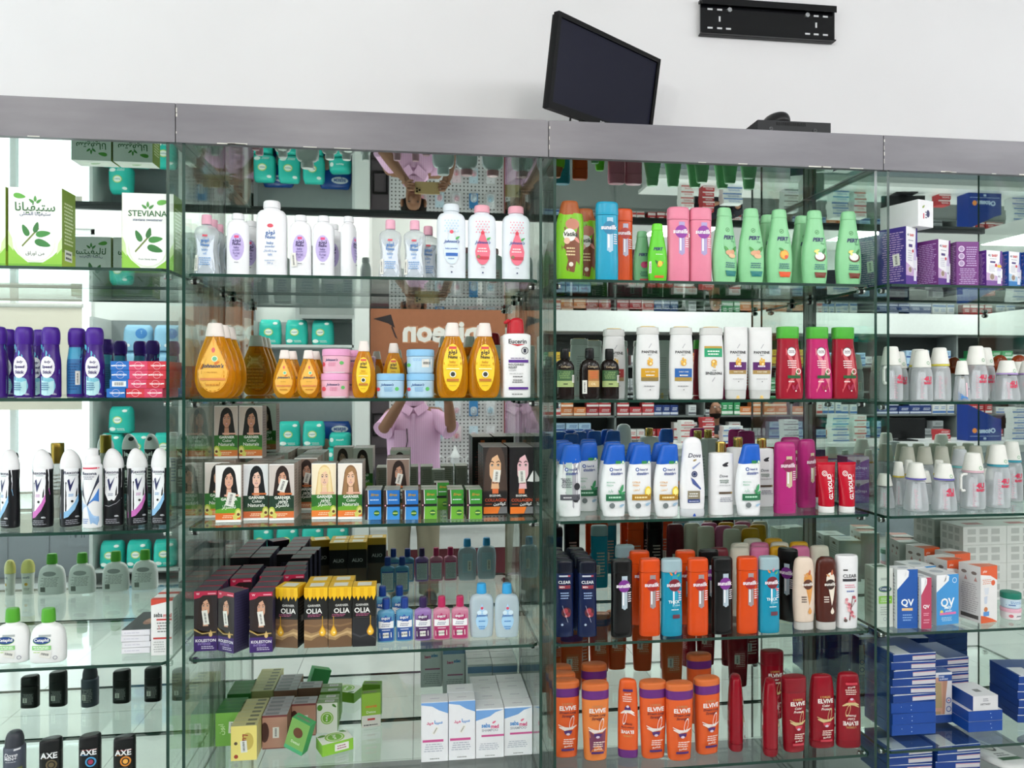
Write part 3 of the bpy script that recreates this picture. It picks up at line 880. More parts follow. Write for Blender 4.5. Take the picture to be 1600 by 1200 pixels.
# -------------------------------------------------- second case, top shelf
OILB = [(0, .95, .86, 2.8), (.015, 1, .95, 2.8), (.12, .97, 1, 2.8), (.35, .86, .95, 2.6), (.50, .84, .95, 2.6), (.62, .93, 1, 2.6), (.72, .95, .98, 2.5), (.79, .78, .82, 2.3), (.82, .45, .6, 2), (.835, .40, .55, 2)]
bottle('oil', 'baby_oil_bottle', 'clear baby oil bottle with pink cap', (303, 342, 336, 'B1', 2.05), .55,
       [('bottle_body', OILB, '#dfe3e8', .12, 'clear'), ('cap', [(.84, .38, .58, 2), (.845, .42, .62, 2), (.985, .40, .60, 2), (1, .34, .5, 2)], '#ecafc4', .4)],
       [('p', [(-.72, .66), (.72, .66), (.62, .4), (.78, .1), (.7, .03), (-.7, .03), (-.78, .1), (-.62, .4)], '#dde4f0'), ('r', -.2, .63, .2, .66, '#d8485e'), ('t', ar('نونو'), 0, .565, .66, '#3f7cc0', {'b': .03}), ('t', 'Nunu', 0, .495, .7, '#3f7cc0', {'b': .03}), ('t', 'baby', 0, .41, .5, '#5a90c8'), ('t', 'oil', 0, .355, .26, '#5a90c8'), ('g', -.5, .16, .5, .3, 4, '#7aa4d4'), ('s', -.72, .2, .3, .26, 0)],
       blurb('#dfe6ee', '#8fa8c4', False))
PW = [(0, .94, .92, 2.6), (.012, .985, .97, 2.6), (.08, 1, 1, 2.6), (.45, 1, 1, 2.6), (.74, 1, 1, 2.6), (.82, .94, .94, 2.4), (.87, .76, .8, 2.2), (.885, .56, .68, 2), (.90, .52, .64, 2)]
PWC = [(.902, .50, .70, 2), (.907, .56, .76, 2), (.985, .54, .74, 2), (1, .47, .65, 2)]
def pw_small(st): return [('e', 0, .46, .66, .215, '#c3b2e4'), ('r', -.2, .60, .2, .64, '#d8487e'), ('t', ar('نونو'), 0, .555, .75, '#3a2c66', {'b': .03}), ('t', 'Nunu', 0, .505, .72, '#3a2c66', {'b': .03}), ('t', 'baby', 0, .445, .5, '#5a4a8e'), ('t', 'powder', 0, .405, .62, '#5a4a8e'), ('t', ar('بودرة'), 0, .36, .6, '#5a4a8e'), ('t', 'talc', 0, .315, .3, '#5a4a8e'), ('g', -.2, .2, .2, .225, 1, '#667')] + st
bottle('powder_s', 'powder_bottle', 'small white powder bottle with lilac oval', (488, 522, 338, 'B1', 2.05), .62, [('bottle_body', PW, '#f3f3f7', .35), ('cap', PWC, '#eeeef2', .4)], pw_small([]), blurb('#e8e4f2', '#9c90c0', False))
bottle('powder_st', 'powder_bottle', 'small white powder bottle with lilac oval and a price sticker', (488, 522, 338, 'B1', 2.05), .62, [('bottle_body', PW, '#f3f3f7', .35), ('cap', PWC, '#eeeef2', .4)], pw_small([('s', -.55, .27, .5, .22, 5)]), blurb('#e8e4f2', '#9c90c0', False))
bottle('powder_l', 'powder_bottle', 'largest white powder bottle with blue lettering', (401, 449, 315, 'B1', 2.05), .62, [('bottle_body', PW, '#f4f4f8', .35), ('cap', PWC, '#eeeef2', .4)],
       [('e', 0, .66, .2, .025, '#d84a5e'), ('t', ar('نونو'), 0, .565, .6, '#3c6cae', {'b': .03}), ('t', 'Nunu', 0, .51, .62, '#3c6cae', {'b': .03}), ('t', 'baby', 0, .43, .45, '#4a7ab8'), ('t', 'powder', 0, .385, .62, '#4a7ab8'), ('t', ar('بودرة للاطفال'), 0, .33, .85, '#4a7ab8'), ('t', 'talc', 0, .285, .3, '#4a7ab8'), ('g', -.4, .2, .4, .215, 1, '#7a9ac8'), ('t', '500 g', 0, .17, .35, '#5a7ab0')], blurb('#e6ebf4', '#8fa4c8', False))
def jj(c, cap):
    dots = []
    for r_ in range(5):
        for q in range(5 - (r_ % 2)):
            dots.append(('c', -.44 + .22 * q + .11 * (r_ % 2), .77 - .035 * r_, .05, c[0]))
    return dots + [('q', 0, .38, .52, .24, c[1]), ('c', 0, .62, .13, c[2]), ('leaf', .42, .545, .34, 35, '#4fae5a'), ('t', "Johnson's", 0, .49, 1.1, c[3], {'b': .03, 'sh': .3})] + c[4] + [('t', '500g', 0, .165, .22, '#44506a'), ('c', 0, .095, .06, '#33406a')]
bottle('jj_white', 'powder_bottle', 'white powder bottle with white cap and pale blue drop', (683, 728, 320, 'B1', 2.05), .62, [('bottle_body', PW, '#e9eff6', .35), ('cap', PWC, '#dfe7ee', .4)],
       jj(('#b9d9ee', '#dceaf6', '#d8485e', '#2a4f9a', [('t', 'baby powder', 0, .40, .85, '#2f5fae'), ('r', -.4, .305, .42, .345, '#2b66b8'), ('g', -.3, .26, .3, .285, 1, '#7a9ac8')]), 0), blurb('#e0e8f2', '#8fa4c8', False))
for k in ('jj_pink', 'jj_pink2'):
    bottle(k, 'powder_bottle', 'white powder bottle with pink cap and pink drop', (731, 775, 322, 'B1', 2.05), .62, [('bottle_body', PW, '#e9eff6', .35), ('cap', PWC, '#eba9b8', .4)],
       jj(('#ee9fae', '#ee6f86', '#d8384e', '#2a4f9a', [('g', -.4, .36, .4, .43, 2, '#fbe4e8'), ('r', -.3, .27, .45, .31, '#c8384e'), ('c', -.3, .305, .12, '#8a7a58')]), 0), blurb('#f4e2e6', '#c89aa4', False))

# second shelf
TEAR = [(0, .52, .62, 2.4), (.015, .62, .74, 2.4), (.10, .86, .92, 2.3), (.24, 1, 1, 2.3), (.40, .97, .98, 2.3), (.58, .80, .86, 2.2), (.72, .60, .70, 2.2), (.815, .46, .58, 2.1)]
TCAP = [(.818, .46, .62, 2.2), (.825, .48, .65, 2.2), (.985, .36, .50, 2.2), (1, .31, .44, 2.2)]
def jamb(st=[]):
    return [('q', 0, .36, .76, .38, '#e9a83e'), ('q', 0, .36, .71, .355, '#f2b94e'), ('e', .02, .635, .09, .035, '#d85a5a'), ('c', .1, .52, .15, '#e8f2dc'), ('c', .1, .52, .11, '#6ab88a'), ('leaf', .22, .465, .3, 30, '#e07a30'), ('t', "Johnson's", 0, .42, 1.1, '#26355e', {'b': .03, 'sh': .3}), ('t', 'baby shampoo', 0, .34, .5, '#b06a1c'), ('r', -.62, .235, .62, .265, '#e08a50'), ('g', -.4, .15, .4, .2, 1, '#d08a30')] + st
bottle('amber_l', 'baby_shampoo_bottle', 'large amber teardrop baby shampoo bottle with white cap', (305, 368, 505, 'B2', 2.05), .55, [('bottle_body', TEAR, '#f0ab1c', .06, 'amber'), ('cap', TCAP, '#f3e8e2', .4)], jamb(), [('p', [(-.5, .7), (.5, .7), (.5, .45), (-.5, .45)], '#dcae55'), ('g', -.6, .1, .6, .65, 10, '#c88a1c')])
bottle('amber_s', 'baby_shampoo_bottle', 'small amber teardrop baby shampoo bottle with white cap', (434, 470, 547, 'B2', 2.06), .55, [('bottle_body', TEAR, '#f0ab1c', .06, 'amber'), ('cap', TCAP, '#f3e8e2', .4)], jamb(), [('p', [(-.5, .7), (.5, .7), (.5, .45), (-.5, .45)], '#dcae55')])
def nunu(): return [('e', 0, .40, .60, .315, '#f8d12e'), ('r', -.24, .645, .24, .68, '#d6413e'), ('t', ar('نونو'), 0, .60, .55, '#3a2c1c', {'b': .04}), ('t', 'Nunu', 0, .54, .58, '#3a2c1c', {'b': .04}), ('t', 'baby', 0, .47, .4, '#d08a20'), ('t', 'shampoo', 0, .43, .62, '#d08a20'), ('r', -.4, .375, .4, .39, '#fff2b0'), ('c', 0, .31, .2, '#f4f4ea'), ('c', 0, .31, .14, '#3a3c34'), ('r', -.38, .215, .38, .25, '#c77b32'), ('g', -.25, .15, .25, .17, 1, '#d8a040')]
NUN = [(0, .70, .74, 2.4), (.015, .80, .84, 2.4), (.10, .95, .96, 2.3), (.25, 1, 1, 2.3), (.45, .97, .96, 2.3), (.62, .80, .82, 2.2), (.74, .60, .66, 2.2), (.815, .46, .56, 2.1)]
bottle('nunu_l', 'baby_shampoo_bottle', 'large amber shampoo bottle with a yellow oval label', (733, 782, 505, 'B2', 2.05), .55, [('bottle_body', NUN, '#f0ab1c', .06, 'amber'), ('cap', TCAP, '#f3e8e2', .4)], nunu(), [('e', 0, .42, .55, .26, '#dcae55')])
bottle('nunu_s', 'baby_shampoo_bottle', 'small amber shampoo bottle with a yellow oval label', (550, 587, 533, 'B2', 2.06), .55, [('bottle_body', NUN, '#f0ab1c', .06, 'amber'), ('cap', TCAP, '#f3e8e2', .4)], nunu(), [('e', 0, .42, .55, .26, '#dcae55')])
JAR = [(0, .90, .90, 2), (.03, .95, .95, 2), (.12, .97, .97, 2), (.62, 1, 1, 2), (.70, 1, 1, 2)]
def jar(key, desc, bodyc, lidc, prt, w_h, lidz=.71):
    bottle(key, 'cream_jar', desc, None, 1, [('jar_body', JAR, bodyc, .35), ('lid', [(lidz, 1.0, 1.0, 2), (lidz + .01, 1.03, 1.03, 2), (.95, 1.02, 1.02, 2), (.985, .98, .98, 2), (1, .9, .9, 2)], lidc, .4)], prt, prt, cat='jar', m=2, n=40, sz=w_h)
jar('jar_pink', 'round pink jelly jar with paler base', '#f2b8cc', '#eda6cf', [('t', "Johnson's", -.08, .53, .95, '#2b3a6a', {'b': .03, 'sh': .3}), ('g', -.35, .28, .35, .44, 3, '#d87898'), ('c', .62, .42, .13, '#6abf6a'), ('c', -.74, .36, .16, '#e0485a'), ('r', -.9, .0, .9, .06, '#f6e4ea')], (.0755, .0665))
jar('jar_blue', 'round pale blue jelly jar', '#b9d9ee', '#8fc4ea', [('t', "Johnson's", -.2, .52, .95, '#2b5a9a', {'b': .03, 'sh': .3}), ('g', -.45, .24, .25, .44, 4, '#7ab0de'), ('c', .5, .36, .14, '#5fc46a'), ('c', -.85, .34, .14, '#e0485a')], (.0755, .0665))
jar('jar_blue_st', 'round pale blue jelly jar with a price sticker', '#b9d9ee', '#8fc4ea', [('g', -.6, .5, .5, .62, 2, '#8ab8e0'), ('s', .45, .42, .7, .34, 0), ('c', -.85, .34, .14, '#5fc46a')], (.0755, .0665))
bottle('eucerin', 'lotion_pump_bottle', 'white lotion bottle with a red pump and purple bands', (786, 829, 497, 'B2', 2.045), .62,
       [('bottle_body', [(0, .93, .93, 4), (.012, .98, .98, 4), (.5, 1, 1, 4), (.76, 1, 1, 4), (.785, .96, .94, 3.6), (.80, .70, .80, 3), (.802, .5, .6, 2)], '#f6f5f6', .35),
        ('pump_collar', [(.803, .52, .72, 2), (.81, .56, .78, 2), (.90, .52, .72, 2), (.96, .48, .68, 2), (.985, .40, .56, 2), (1, .25, .35, 2)], '#c22230', .3),
        ('pump_spout', [(.945, .10, .12, 2.5, -.65), (.955, .16, .18, 2.5, -.62), (.975, .16, .18, 2.5, -.6), (.985, .08, .1, 2.5, -.6)], '#c22230', .3)],
       [('t', 'Eucerin', 0, .70, 1.3, '#2a2a30', {'b': .02}), ('p', [(-.55, .665), (.55, .665), (0, .64)], '#c22230'), ('o', .52, .585, .26, .05, '#333'), ('r', .42, .56, .62, .61, '#334'), ('g', -.6, .48, .7, .5, 1, '#6a4a8a'), ('r', -.65, .435, .78, .47, '#5b2d8e'), ('t', 'ROUGHNESS', -.1, .41, 1.1, '#33333a'), ('t', 'RELIEF', -.35, .375, .6, '#33333a'), ('t', 'LOTION', -.38, .34, .5, '#77777a'), ('g', -.65, .29, .6, .305, 1, '#999'), ('g', -.4, .25, .5, .272, 1, '#333'), ('g', -.4, .18, .45, .23, 2, '#666'), ('r', -.65, .10, .76, .13, '#5b2d8e'), ('g', -.5, .03, .5, .055, 1, '#666')], blurb('#efecf2', '#8a80a0', False))

# third shelf: hair colour boxes
def face(hair, skin, hair2=None, cx=0, cy=.74, sc=1.0, bg=None, lip='#b4545a'):
    r = .36 * sc; q = .145 * sc; h2 = hair2 or hair
    c = []
    if bg: c.append(('r', -.98, .42, .98, .985, bg))
    lo = max(cy - .33 * sc, .36)
    c += [('e', cx, cy + .03 * sc, r * 1.5, q * 1.38, hair),
          ('b', [(cx - r * 1.5, cy + .04), (cx - r * .5, cy + .06), (cx + r * .5, cy + .06), (cx + r * 1.5, cy + .04)], [(cx - r * 2.1, lo), (cx - r * .7, lo), (cx + r * .7, lo), (cx + r * 2.1, lo)], hair),
          ('b', [(cx - r * .42, cy - q * .6), (cx + r * .42, cy - q * .6)], [(cx - r * .62, lo + .03), (cx + r * .62, lo + .03)], skin),
          ('b', [(cx - r * .42, cy - q * .8), (cx + r * .42, cy - q * .8)], [(cx - r * .45, cy - q * 1.12), (cx + r * .45, cy - q * 1.12)], hair2 or '#8a5a48'),
          ('e', cx, cy, r, q * .98, skin), ('p', [(cx - r * .97, cy), (cx + r * .97, cy), (cx + r * .80, cy - q * .55), (cx + r * .36, cy - q * 1.0), (cx, cy - q * 1.07), (cx - r * .36, cy - q * 1.0), (cx - r * .80, cy - q * .55)], skin),
          ('b', [(cx - r * 1.2, cy + q * 1.0), (cx - r * .3, cy + q * 1.36), (cx + r * .5, cy + q * 1.3), (cx + r * 1.15, cy + q)], [(cx - r * 1.05, cy - q * .1), (cx - r * .45, cy + q * .62), (cx + r * .35, cy + q * .84), (cx + r * 1.02, cy + q * .1)], h2),
          ('b', [(cx - r * 1.3, cy + q * .5), (cx - r * .86, cy + q * .4)], [(cx - r * 1.7, lo), (cx - r * .8, lo)], h2), ('b', [(cx + r * .9, cy + q * .4), (cx + r * 1.3, cy + q * .5)], [(cx + r * .85, lo), (cx + r * 1.7, lo)], h2)]
    for s_ in (-1, 1):
        c += [('b', [(cx + s_ * r * .18, cy + q * .34), (cx + s_ * r * .5, cy + q * .44), (cx + s_ * r * .76, cy + q * .34)], [(cx + s_ * r * .18, cy + q * .27), (cx + s_ * r * .5, cy + q * .36), (cx + s_ * r * .76, cy + q * .30)], '#3a2820'),
              ('e', cx + s_ * r * .46, cy + q * .13, r * .21, q * .085, '#2a1e1c'), ('e', cx + s_ * r * .46, cy + q * .11, r * .17, q * .055, '#e8ded6'), ('e', cx + s_ * r * .46, cy + q * .12, r * .08, q * .065, '#2a1e1c')]
    c += [('e', cx + r * .02, cy - q * .27, r * .15, q * .05, '#a06a54'), ('e', cx, cy - q * .56, r * .34, q * .10, lip), ('e', cx, cy - q * .55, r * .26, q * .035, '#f4ece6')]
    return c
AVO = lambda s: [('e', s * .78, .16, .26, .085, '#b9c94a'), ('e', s * .80, .15, .19, .065, '#e3dc8a'), ('c', s * .80, .135, .12, '#6b3e22'), ('e', s * .55, .09, .18, .05, '#d8cf6a')]
def garnier(hair, skin, band, ara, av, bg='#f2eeea', hair2=None, dark=False, st=None):
    c = [('r', -1, 0, 1, 1, '#fbfaf8')] + face(hair, skin, hair2, cx=.05, cy=.74, sc=1.0, bg=bg)
    g = '#1f3a2a' if dark else '#2f6f2c'
    c += [('r', -1, .16, 1, .44, g), ('p', [(-1, .16), (1, .16), (1, .20), (0, .27), (-1, .22)], '#6aa52e' if not dark else '#34502e'), ('r', -1, .045, 1, .16, band), ('g', -.5, .07, .5, .13, 2, '#f6d8b8'), ('r', -.3, .455, .85, .485, '#e8b09a' if not dark else '#d0703a'),
          ('t', 'GARNIER', .08, .405, 1.3, '#f4f6ee', {'b': .03})]
    if ara: c += [('t', ar('كولور'), .12, .34, .85, '#f4f6ee', {'b': .02}), ('t', ar('ناتشرلز'), .05, .265, 1.1, '#f4f6ee', {'b': .02})]
    else: c += [('t', 'Color', .1, .34, .8, '#f4f6ee', {'b': .01}), ('t', 'Naturals', .05, .27, 1.35, '#f4f6ee', {'b': .01})]
    c += AVO(av)
    if st: c += [('s',) + st]
    return c
GS = dict(right=[('r', -1, 0, 1, 1, '#b9a79c'), ('g', -.7, .2, .7, .9, 14, '#8a7a70')], left=[('r', -1, 0, 1, 1, '#b9a79c')], top=[('r', -1, 0, 1, 1, '#6b625e'), ('g', -.7, .2, .5, .8, 2, '#aaa')])
def gar(key, desc, *a, **k):
    carton(key, 'hair_dye_box', desc, (379, 418, 725, 'B3', 813), .062, '#cfc4bb', garnier(*a, **k), back=garnier('#3a2c28', '#c09a86', '#b8744a', 0, 1), **GS)
gar('gar_a', 'hair colour box with dark-haired woman, green lower half', '#1d1715', '#dba68c', '#e58a3c', False, -1, bg='#e6dcd6')
gar('gar_b', 'hair colour box, black-haired woman, tilted sticker on green half', '#141212', '#e0ab92', '#e8702c', True, 1, bg='#f3f0ee', st=(.2, .40, .62, .24, -12))
gar('gar_c', 'hair colour box with jet-black hair and dark green half', '#0e1116', '#efc6b2', '#c9663a', False, 1, dark=True, bg='#dfe2e4')
gar('gar_d', 'hair colour box, dark brown-haired woman with sticker over her face', '#2b1a17', '#d9a186', '#d8703a', True, -1, dark=True, bg='#cfc4be', st=(.1, .62, .6, .22, -18))
gar('gar_e', 'hair colour box with golden blonde woman', '#e8c98c', '#f0c8a8', '#ea8136', True, 1, bg='#f5e6c8', hair2='#f2dca8')
gar('gar_f', 'hair colour box with light brown curly-haired woman', '#8a6648', '#e8bda0', '#e87a34', False, 1, bg='#efe6dc', hair2='#a07850')
gar('gar_g', 'hair colour box with smiling dark-haired woman and brown hand', '#191412', '#c98f74', '#d87a3c', False, -1, bg='#c8b8ae')
gar('gar_h', 'hair colour box with dark brown wavy-haired woman', '#2a1c18', '#c9967e', '#b8643a', True, 1, bg='#8a7468', dark=True, st=(.1, .62, .5, .2, -14))
def bigen(key, name, c1, c2):
    carton(key, 'hair_powder_box', 'small %s hair powder box with round green badge' % name, (600, 625, 766, 'B3', 812), .045, c1,
           [('r', -1, 0, -.62, 1, '#3a2622'), ('p', [(-.68, .0), (-.6, .0), (-.52, .5), (-.6, 1), (-.68, 1), (-.6, .5)], '#e8e8ec'), ('r', -.58, 0, 1, .42, c2), ('t', 'Bigen', .2, .83, 1.0, '#a88a34', {'b': .04, 'sh': .2}), ('g', -.4, .64, .85, .70, 1, '#e8f0f8'), ('r', -1, .44, 1, .52, '#14141c'), ('c', -.8, .48, .1, '#e8a0b0'), ('c', .45, .22, .36, '#2a6a34'), ('r', .15, .2, .75, .24, '#c8d870')],
           right=[('r', -1, 0, 1, 1, '#5a6a54')], top=[('r', -1, 0, 1, 1, '#9aa098')], back=[('r', -1, 0, 1, 1, '#a8a49e'), ('g', -.8, .2, .8, .9, 8, '#7a7670')])
bigen('bigen_blue', 'blue', '#2a72c0', '#3a8cd4')
bigen('bigen_green', 'green', '#3c8f34', '#6aac34')
def colla(hair, skin, lip, st, extra=[]):
    return [('r', -1, .32, 1, .99, '#2a2422' if not extra else '#0c0d10')] + face(hair, skin, None, cx=-.02 if not extra else .1, cy=.71, sc=1.5, lip=lip) + extra + [('r', -1, 0, 1, .34, '#151413'), ('r', -.25, .32, .25, .39, '#e0703c'), ('t', 'EIGENML', 0, .29, .95, '#ecece8', {'b': .02}), ('t', 'COLLAGEN', .02, .225, 1.75, '#d8552c', {'b': .01}), ('t', ar('كولاجين'), .35, .165, 1.0, '#f2f2f2', {'b': .03}), ('g', -.85, .155, -.2, .175, 1, '#c05a30'), ('p', [(-.96, .125), (.4, .125), (.2, .025), (-.96, .025)], '#f07a22'), ('p', [(.42, .125), (.96, .125), (.96, .025), (.22, .025)], '#77777a'), ('s',) + st]
CS = dict(right=[('r', -1, 0, 1, 1, '#171616')], left=[('r', -1, 0, 1, 1, '#171616'), ('g', -.6, .2, .6, .9, 14, '#8a3a34')], top=[('r', -1, 0, 1, 1, '#8a8688')])
KB = [('r', -1, 0, 1, 1, '#191717'), ('r', -.2, .86, .2, .94, '#c8602c'), ('g', -.8, .1, .8, .8, 16, '#6a3430')]
carton('colla_a', 'hair_dye_box', 'tall black and orange hair colour box with brown-haired woman', (755, 793, 699, 'B3', 805), .055, '#1a1818', colla('#4a3a32', '#e3b48c', '#c05a50', (.1, .58, .6, .18, -6)), back=KB, **CS)
carton('colla_b', 'hair_dye_box', 'tall black and orange hair colour box with pale black-haired woman', (797, 834, 699, 'B3', 805), .055, '#1a1818', colla('#08080a', '#e8b8c0', '#b0405a', (.02, .57, .6, .18, 3), [('p', [(.45, .50), (.98, .66), (.98, .49)], '#e8e6e4')]), back=KB, **CS)

# fourth shelf
KS = dict(right=[('r', -1, 0, 1, 1, '#3a3552'), ('g', -.8, .05, .8, .95, 20, '#2a2640')], left=[('r', -1, 0, 1, 1, '#2f2b44')], top=[('r', -1, 0, 1, 1, '#4a4650'), ('r', -1, .85, 1, 1, '#a02040')])
carton('koleston', 'hair_dye_box', 'narrow dark purple hair colour box with red edge', (388, 424, 925, 'B4', 1019), .052, '#241c28',
       [('r', -1, 0, 1, 1, '#2b2124')] + face('#2a1c1a', '#d3a084', None, cx=0, cy=.73, sc=1.05) + [('r', -1, .93, 1, 1, '#b32045'), ('p', [(-1, .93), (-.2, .93), (-.5, .89), (-1, .87)], '#b32045'), ('r', .2, .945, .9, .965, '#e8a0b0'), ('t', 'W', -.65, .955, .3, '#f0d8de'), ('p', [(-1, .38), (-.3, .30), (.9, .32), (.9, .30), (-.3, .28), (-1, .35)], '#b89a5a'), ('r', -1, 0, 1, .25, '#3c2168'), ('q', .45, .28, .16, .06, '#d8b878'), ('t', 'KOLESTON', .02, .175, 1.75, '#f2f0f4', {'b': .02}), ('t', 'INTENSE', -.1, .12, 1.1, '#9a86c8'), ('g', -.4, .03, .9, .09, 2, '#c8c0d8'), ('s', 0, .56, .5, .24, 8)],
       back=[('r', -1, 0, 1, 1, '#241c28'), ('g', -.8, .1, .8, .85, 16, '#5a5070')], **KS)
def olia(hair, drop, dark):
    pet = [('p', [(-1 + .33 * q, 1), (-1 + .33 * (q + 1), 1), (-1 + .33 * (q + 1) + .03, .86), (-1 + .33 * (q + .5), .80 - .03 * (q % 2)), (-1 + .33 * q - .0, .86)], '#f0c020' if q % 2 else '#e6b012') for q in range(6)]
    return [('r', -1, 0, 1, 1, '#151513'), ('r', -1, 0, 1, .47, hair)] + ([('b', [(-1, .30), (-.4, .24), (.1, .26), (.6, .32), (1, .30)], [(-1, .14), (-.4, .12), (.1, .18), (.6, .20), (1, .14)], '#a5855c'), ('b', [(-1, .24), (-.4, .20), (.1, .23), (.6, .27), (1, .25)], [(-1, .20), (-.4, .165), (.1, .205), (.6, .235), (1, .20)], '#c9aa7c'), ('b', [(-1, .40), (0, .37), (1, .41)], [(-1, .37), (0, .34), (1, .38)], '#8a6a4a')] if not dark else [('b', [(-1, .24), (-.3, .18), (.4, .22), (1, .14)], [(-1, .21), (-.3, .15), (.4, .19), (1, .12)], '#45454a')]) + pet + [('r', -1, .985, 1, 1, '#f0c020'),
            ('t', 'GARNIER', -.15 * drop, .70, 1.1, '#d8d8d4', {'b': .02}), ('t', 'OLIA', -.15 * drop, .61, 1.35, '#f2f2ee', {'b': .02}), ('g', -.75, .51, .5, .56, 2, '#b05a80'), ('r', -.9, .485, .9, .49, '#555'),
            ('r', drop * .55 - .03, .33, drop * .55 + .03, .52, '#c89a2a'), ('q', drop * .55, .26, .30, .10, '#d89a1c'), ('q', drop * .55, .26, .20, .075, '#f2c444'), ('c', drop * .5, .25, .08, '#fff0c0')]
OS = dict(right=[('r', -1, 0, 1, 1, '#191816'), ('r', -1, .82, 1, 1, '#e0ae18'), ('g', -.7, .1, .7, .75, 12, '#6a6458'), ('r', -.2, .4, .4, .5, '#c8c4bc')], left=[('r', -1, 0, 1, 1, '#191816'), ('r', -1, .85, 1, 1, '#e0ae18')], top=[('r', -1, 0, 1, 1, '#e2b21c'), ('r', -.6, .2, .6, .8, '#e8e4d8')])
OK_ = [('r', -1, 0, 1, .45, '#5a4636'), ('r', -1, .85, 1, 1, '#c89a18'), ('t', 'OLIA', 0, .62, 1.2, '#c8c8c4')]
carton('olia_b', 'hair_dye_box', 'black hair colour box with yellow petals, drop at right', (475, 512, 918, 'B4', 1012), .058, '#151513', olia('#7a5c42', 1, False), back=OK_, **OS)
carton('olia_l', 'hair_dye_box', 'black hair colour box with yellow petals, drop at left', (475, 512, 918, 'B4', 1012), .058, '#151513', olia('#70543c', -1, False), back=OK_, **OS)
carton('olia_k', 'hair_dye_box', 'black hair colour box with yellow petals, all-black hair print', (475, 512, 918, 'B4', 1012), .058, '#151513', olia('#26262a', 1, True), back=OK_, **OS)
ENJ = [(0, .93, .9, 3), (.012, 1, 1, 3), (.3, 1, 1, 3), (.62, 1, 1, 3), (.69, .93, .95, 2.6), (.73, .62, .78, 2.2), (.745, .42, .7, 2), (.755, .40, .68, 2)]
def enjoy(key, name, liq, cap, lab):
    bottle(key, 'remover_bottle', '%s nail polish remover bottle with dark cap' % name, (618, 645, 933, 'B4', 1002), .62, [('bottle_body', ENJ, liq, .12, 'milky'), ('cap', [(.757, .40, .70, 2.2), (.765, .45, .78, 2.2), (.98, .42, .72, 2.2), (1, .36, .62, 2.2)], cap, .3)],
           [('p', [(-.85, .62), (0, .63), (.85, .62), (.85, .50), (.4, .47), (-.4, .47), (-.85, .50)], lab), ('t', 'ENJOY', -.02, .55, 1.0, '#f4f4f8', {'b': .04}), ('r', -.85, .33, .85, .49, '#f4f4f6'), ('p', [(-.85, .51), (.85, .51), (.4, .465), (-.4, .465)], lab), ('g', -.6, .36, .6, .44, 2, '#7a7a9a'), ('r', -.85, .04, .85, .33, lab), ('g', -.5, .27, .5, .31, 1, '#f0f0f4'), ('s', -.05, .17, 1.35, .12, 2)],
           [('r', -.8, .06, .8, .6, '#c9d2d4'), ('g', -.7, .1, .7, .55, 11, '#8a949a'), ('r', -.8, .56, .8, .6, lab)])
enjoy('enj_blue', 'blue', '#6db6de', '#1f3f8c', '#1f4f9c')
enjoy('enj_purple', 'purple', '#b48ad2', '#33204f', '#4a2058')
enjoy('enj_pink', 'pink', '#ef9ab8', '#b8285a', '#b02a64')
bottle('jj_bath', 'baby_bath_bottle', 'frosted clear baby bath bottle with sky blue cap', (773, 811, 911, 'B4', 997), .55, [('bottle_body', [(0, .80, .8, 2.6), (.015, .88, .9, 2.6), (.2, .97, 1, 2.6), (.5, 1, 1, 2.6), (.68, .95, .95, 2.5), (.77, .76, .8, 2.4), (.80, .45, .62, 2.2), (.81, .36, .55, 2)], '#cfe0ea', .15, 'milky'), ('cap', [(.812, .36, .6, 2), (.82, .40, .66, 2), (.985, .36, .60, 2), (1, .3, .5, 2)], '#3aa2dc', .35)],
       [('q', .0, .34, .50, .245, '#a9d3f2'), ('c', 0, .56, .12, '#d8506a'), ('t', "Johnson's", 0, .42, .95, '#2b5fa8', {'b': .03, 'sh': .3}), ('e', -.22, .48, .18, .04, '#d8ecfa'), ('e', .25, .48, .2, .045, '#d8ecfa'), ('g', -.3, .3, .3, .34, 1, '#4a86c8'), ('g', -.3, .16, .3, .24, 2, '#5a94d0')],
       [('r', -.55, .2, .55, .66, '#a9c4d4'), ('s', -.2, .36, .4, .25, 0)])

# bottom shelf
def soapbox(key, desc, c, fr, w, h, d, top=None):
    carton(key, 'soap_box', desc, None, d, c, fr, top=top or [('g', -.8, .2, .8, .8, 1, '#8a8670')], sz=(w, h))
soapbox('soap_yellow', 'pale yellow soap box standing on edge in a row', '#d9cf8f', [('r', -1, 0, 1, 1, '#f0dd7e'), ('e', .3, .55, .45, .25, '#cdb45a'), ('t', 'Lux', .1, .6, .9, '#9a3a2a', {'rot': -90, 'b': .03, 'sh': .2}), ('s', .0, .4, .5, .34, 4), ('c', -.6, .12, .16, '#a03a2a'), ('c', -.62, .5, .13, '#5a4a3a')], .071, .098, .0255, top=[('r', -1, 0, 1, 1, '#c9c18c'), ('r', .1, .2, .8, .7, '#77745a')])
soapbox('soap_brown', 'brown soap box standing on edge in a row', '#a97a66', [('r', -1, 0, 1, 1, '#bb8c78'), ('e', -.8, .5, .35, .3, '#4a2420'), ('s', .1, .48, .5, .32, 0), ('r', -1, .94, 1, 1, '#7e3a3a'), ('r', -1, 0, 1, .03, '#7e3a3a')], .071, .098, .0255, top=[('r', -1, 0, 1, 1, '#b4aeb2'), ('r', -.8, .2, .3, .8, '#8a8488')])
soapbox('soap_green', 'plain green soap box standing on edge behind the yellow row', '#3f8a3e', [('r', -1, 0, 1, 1, '#7fb84e'), ('t', ar('صابون').replace('ص', ''), -.5, .5, .9, '#d8ecb8', {'rot': 90}), ('s', .3, .55, .5, .35, -3)], .071, .098, .0255, top=[('r', -1, 0, 1, 1, '#2f7a3a')])
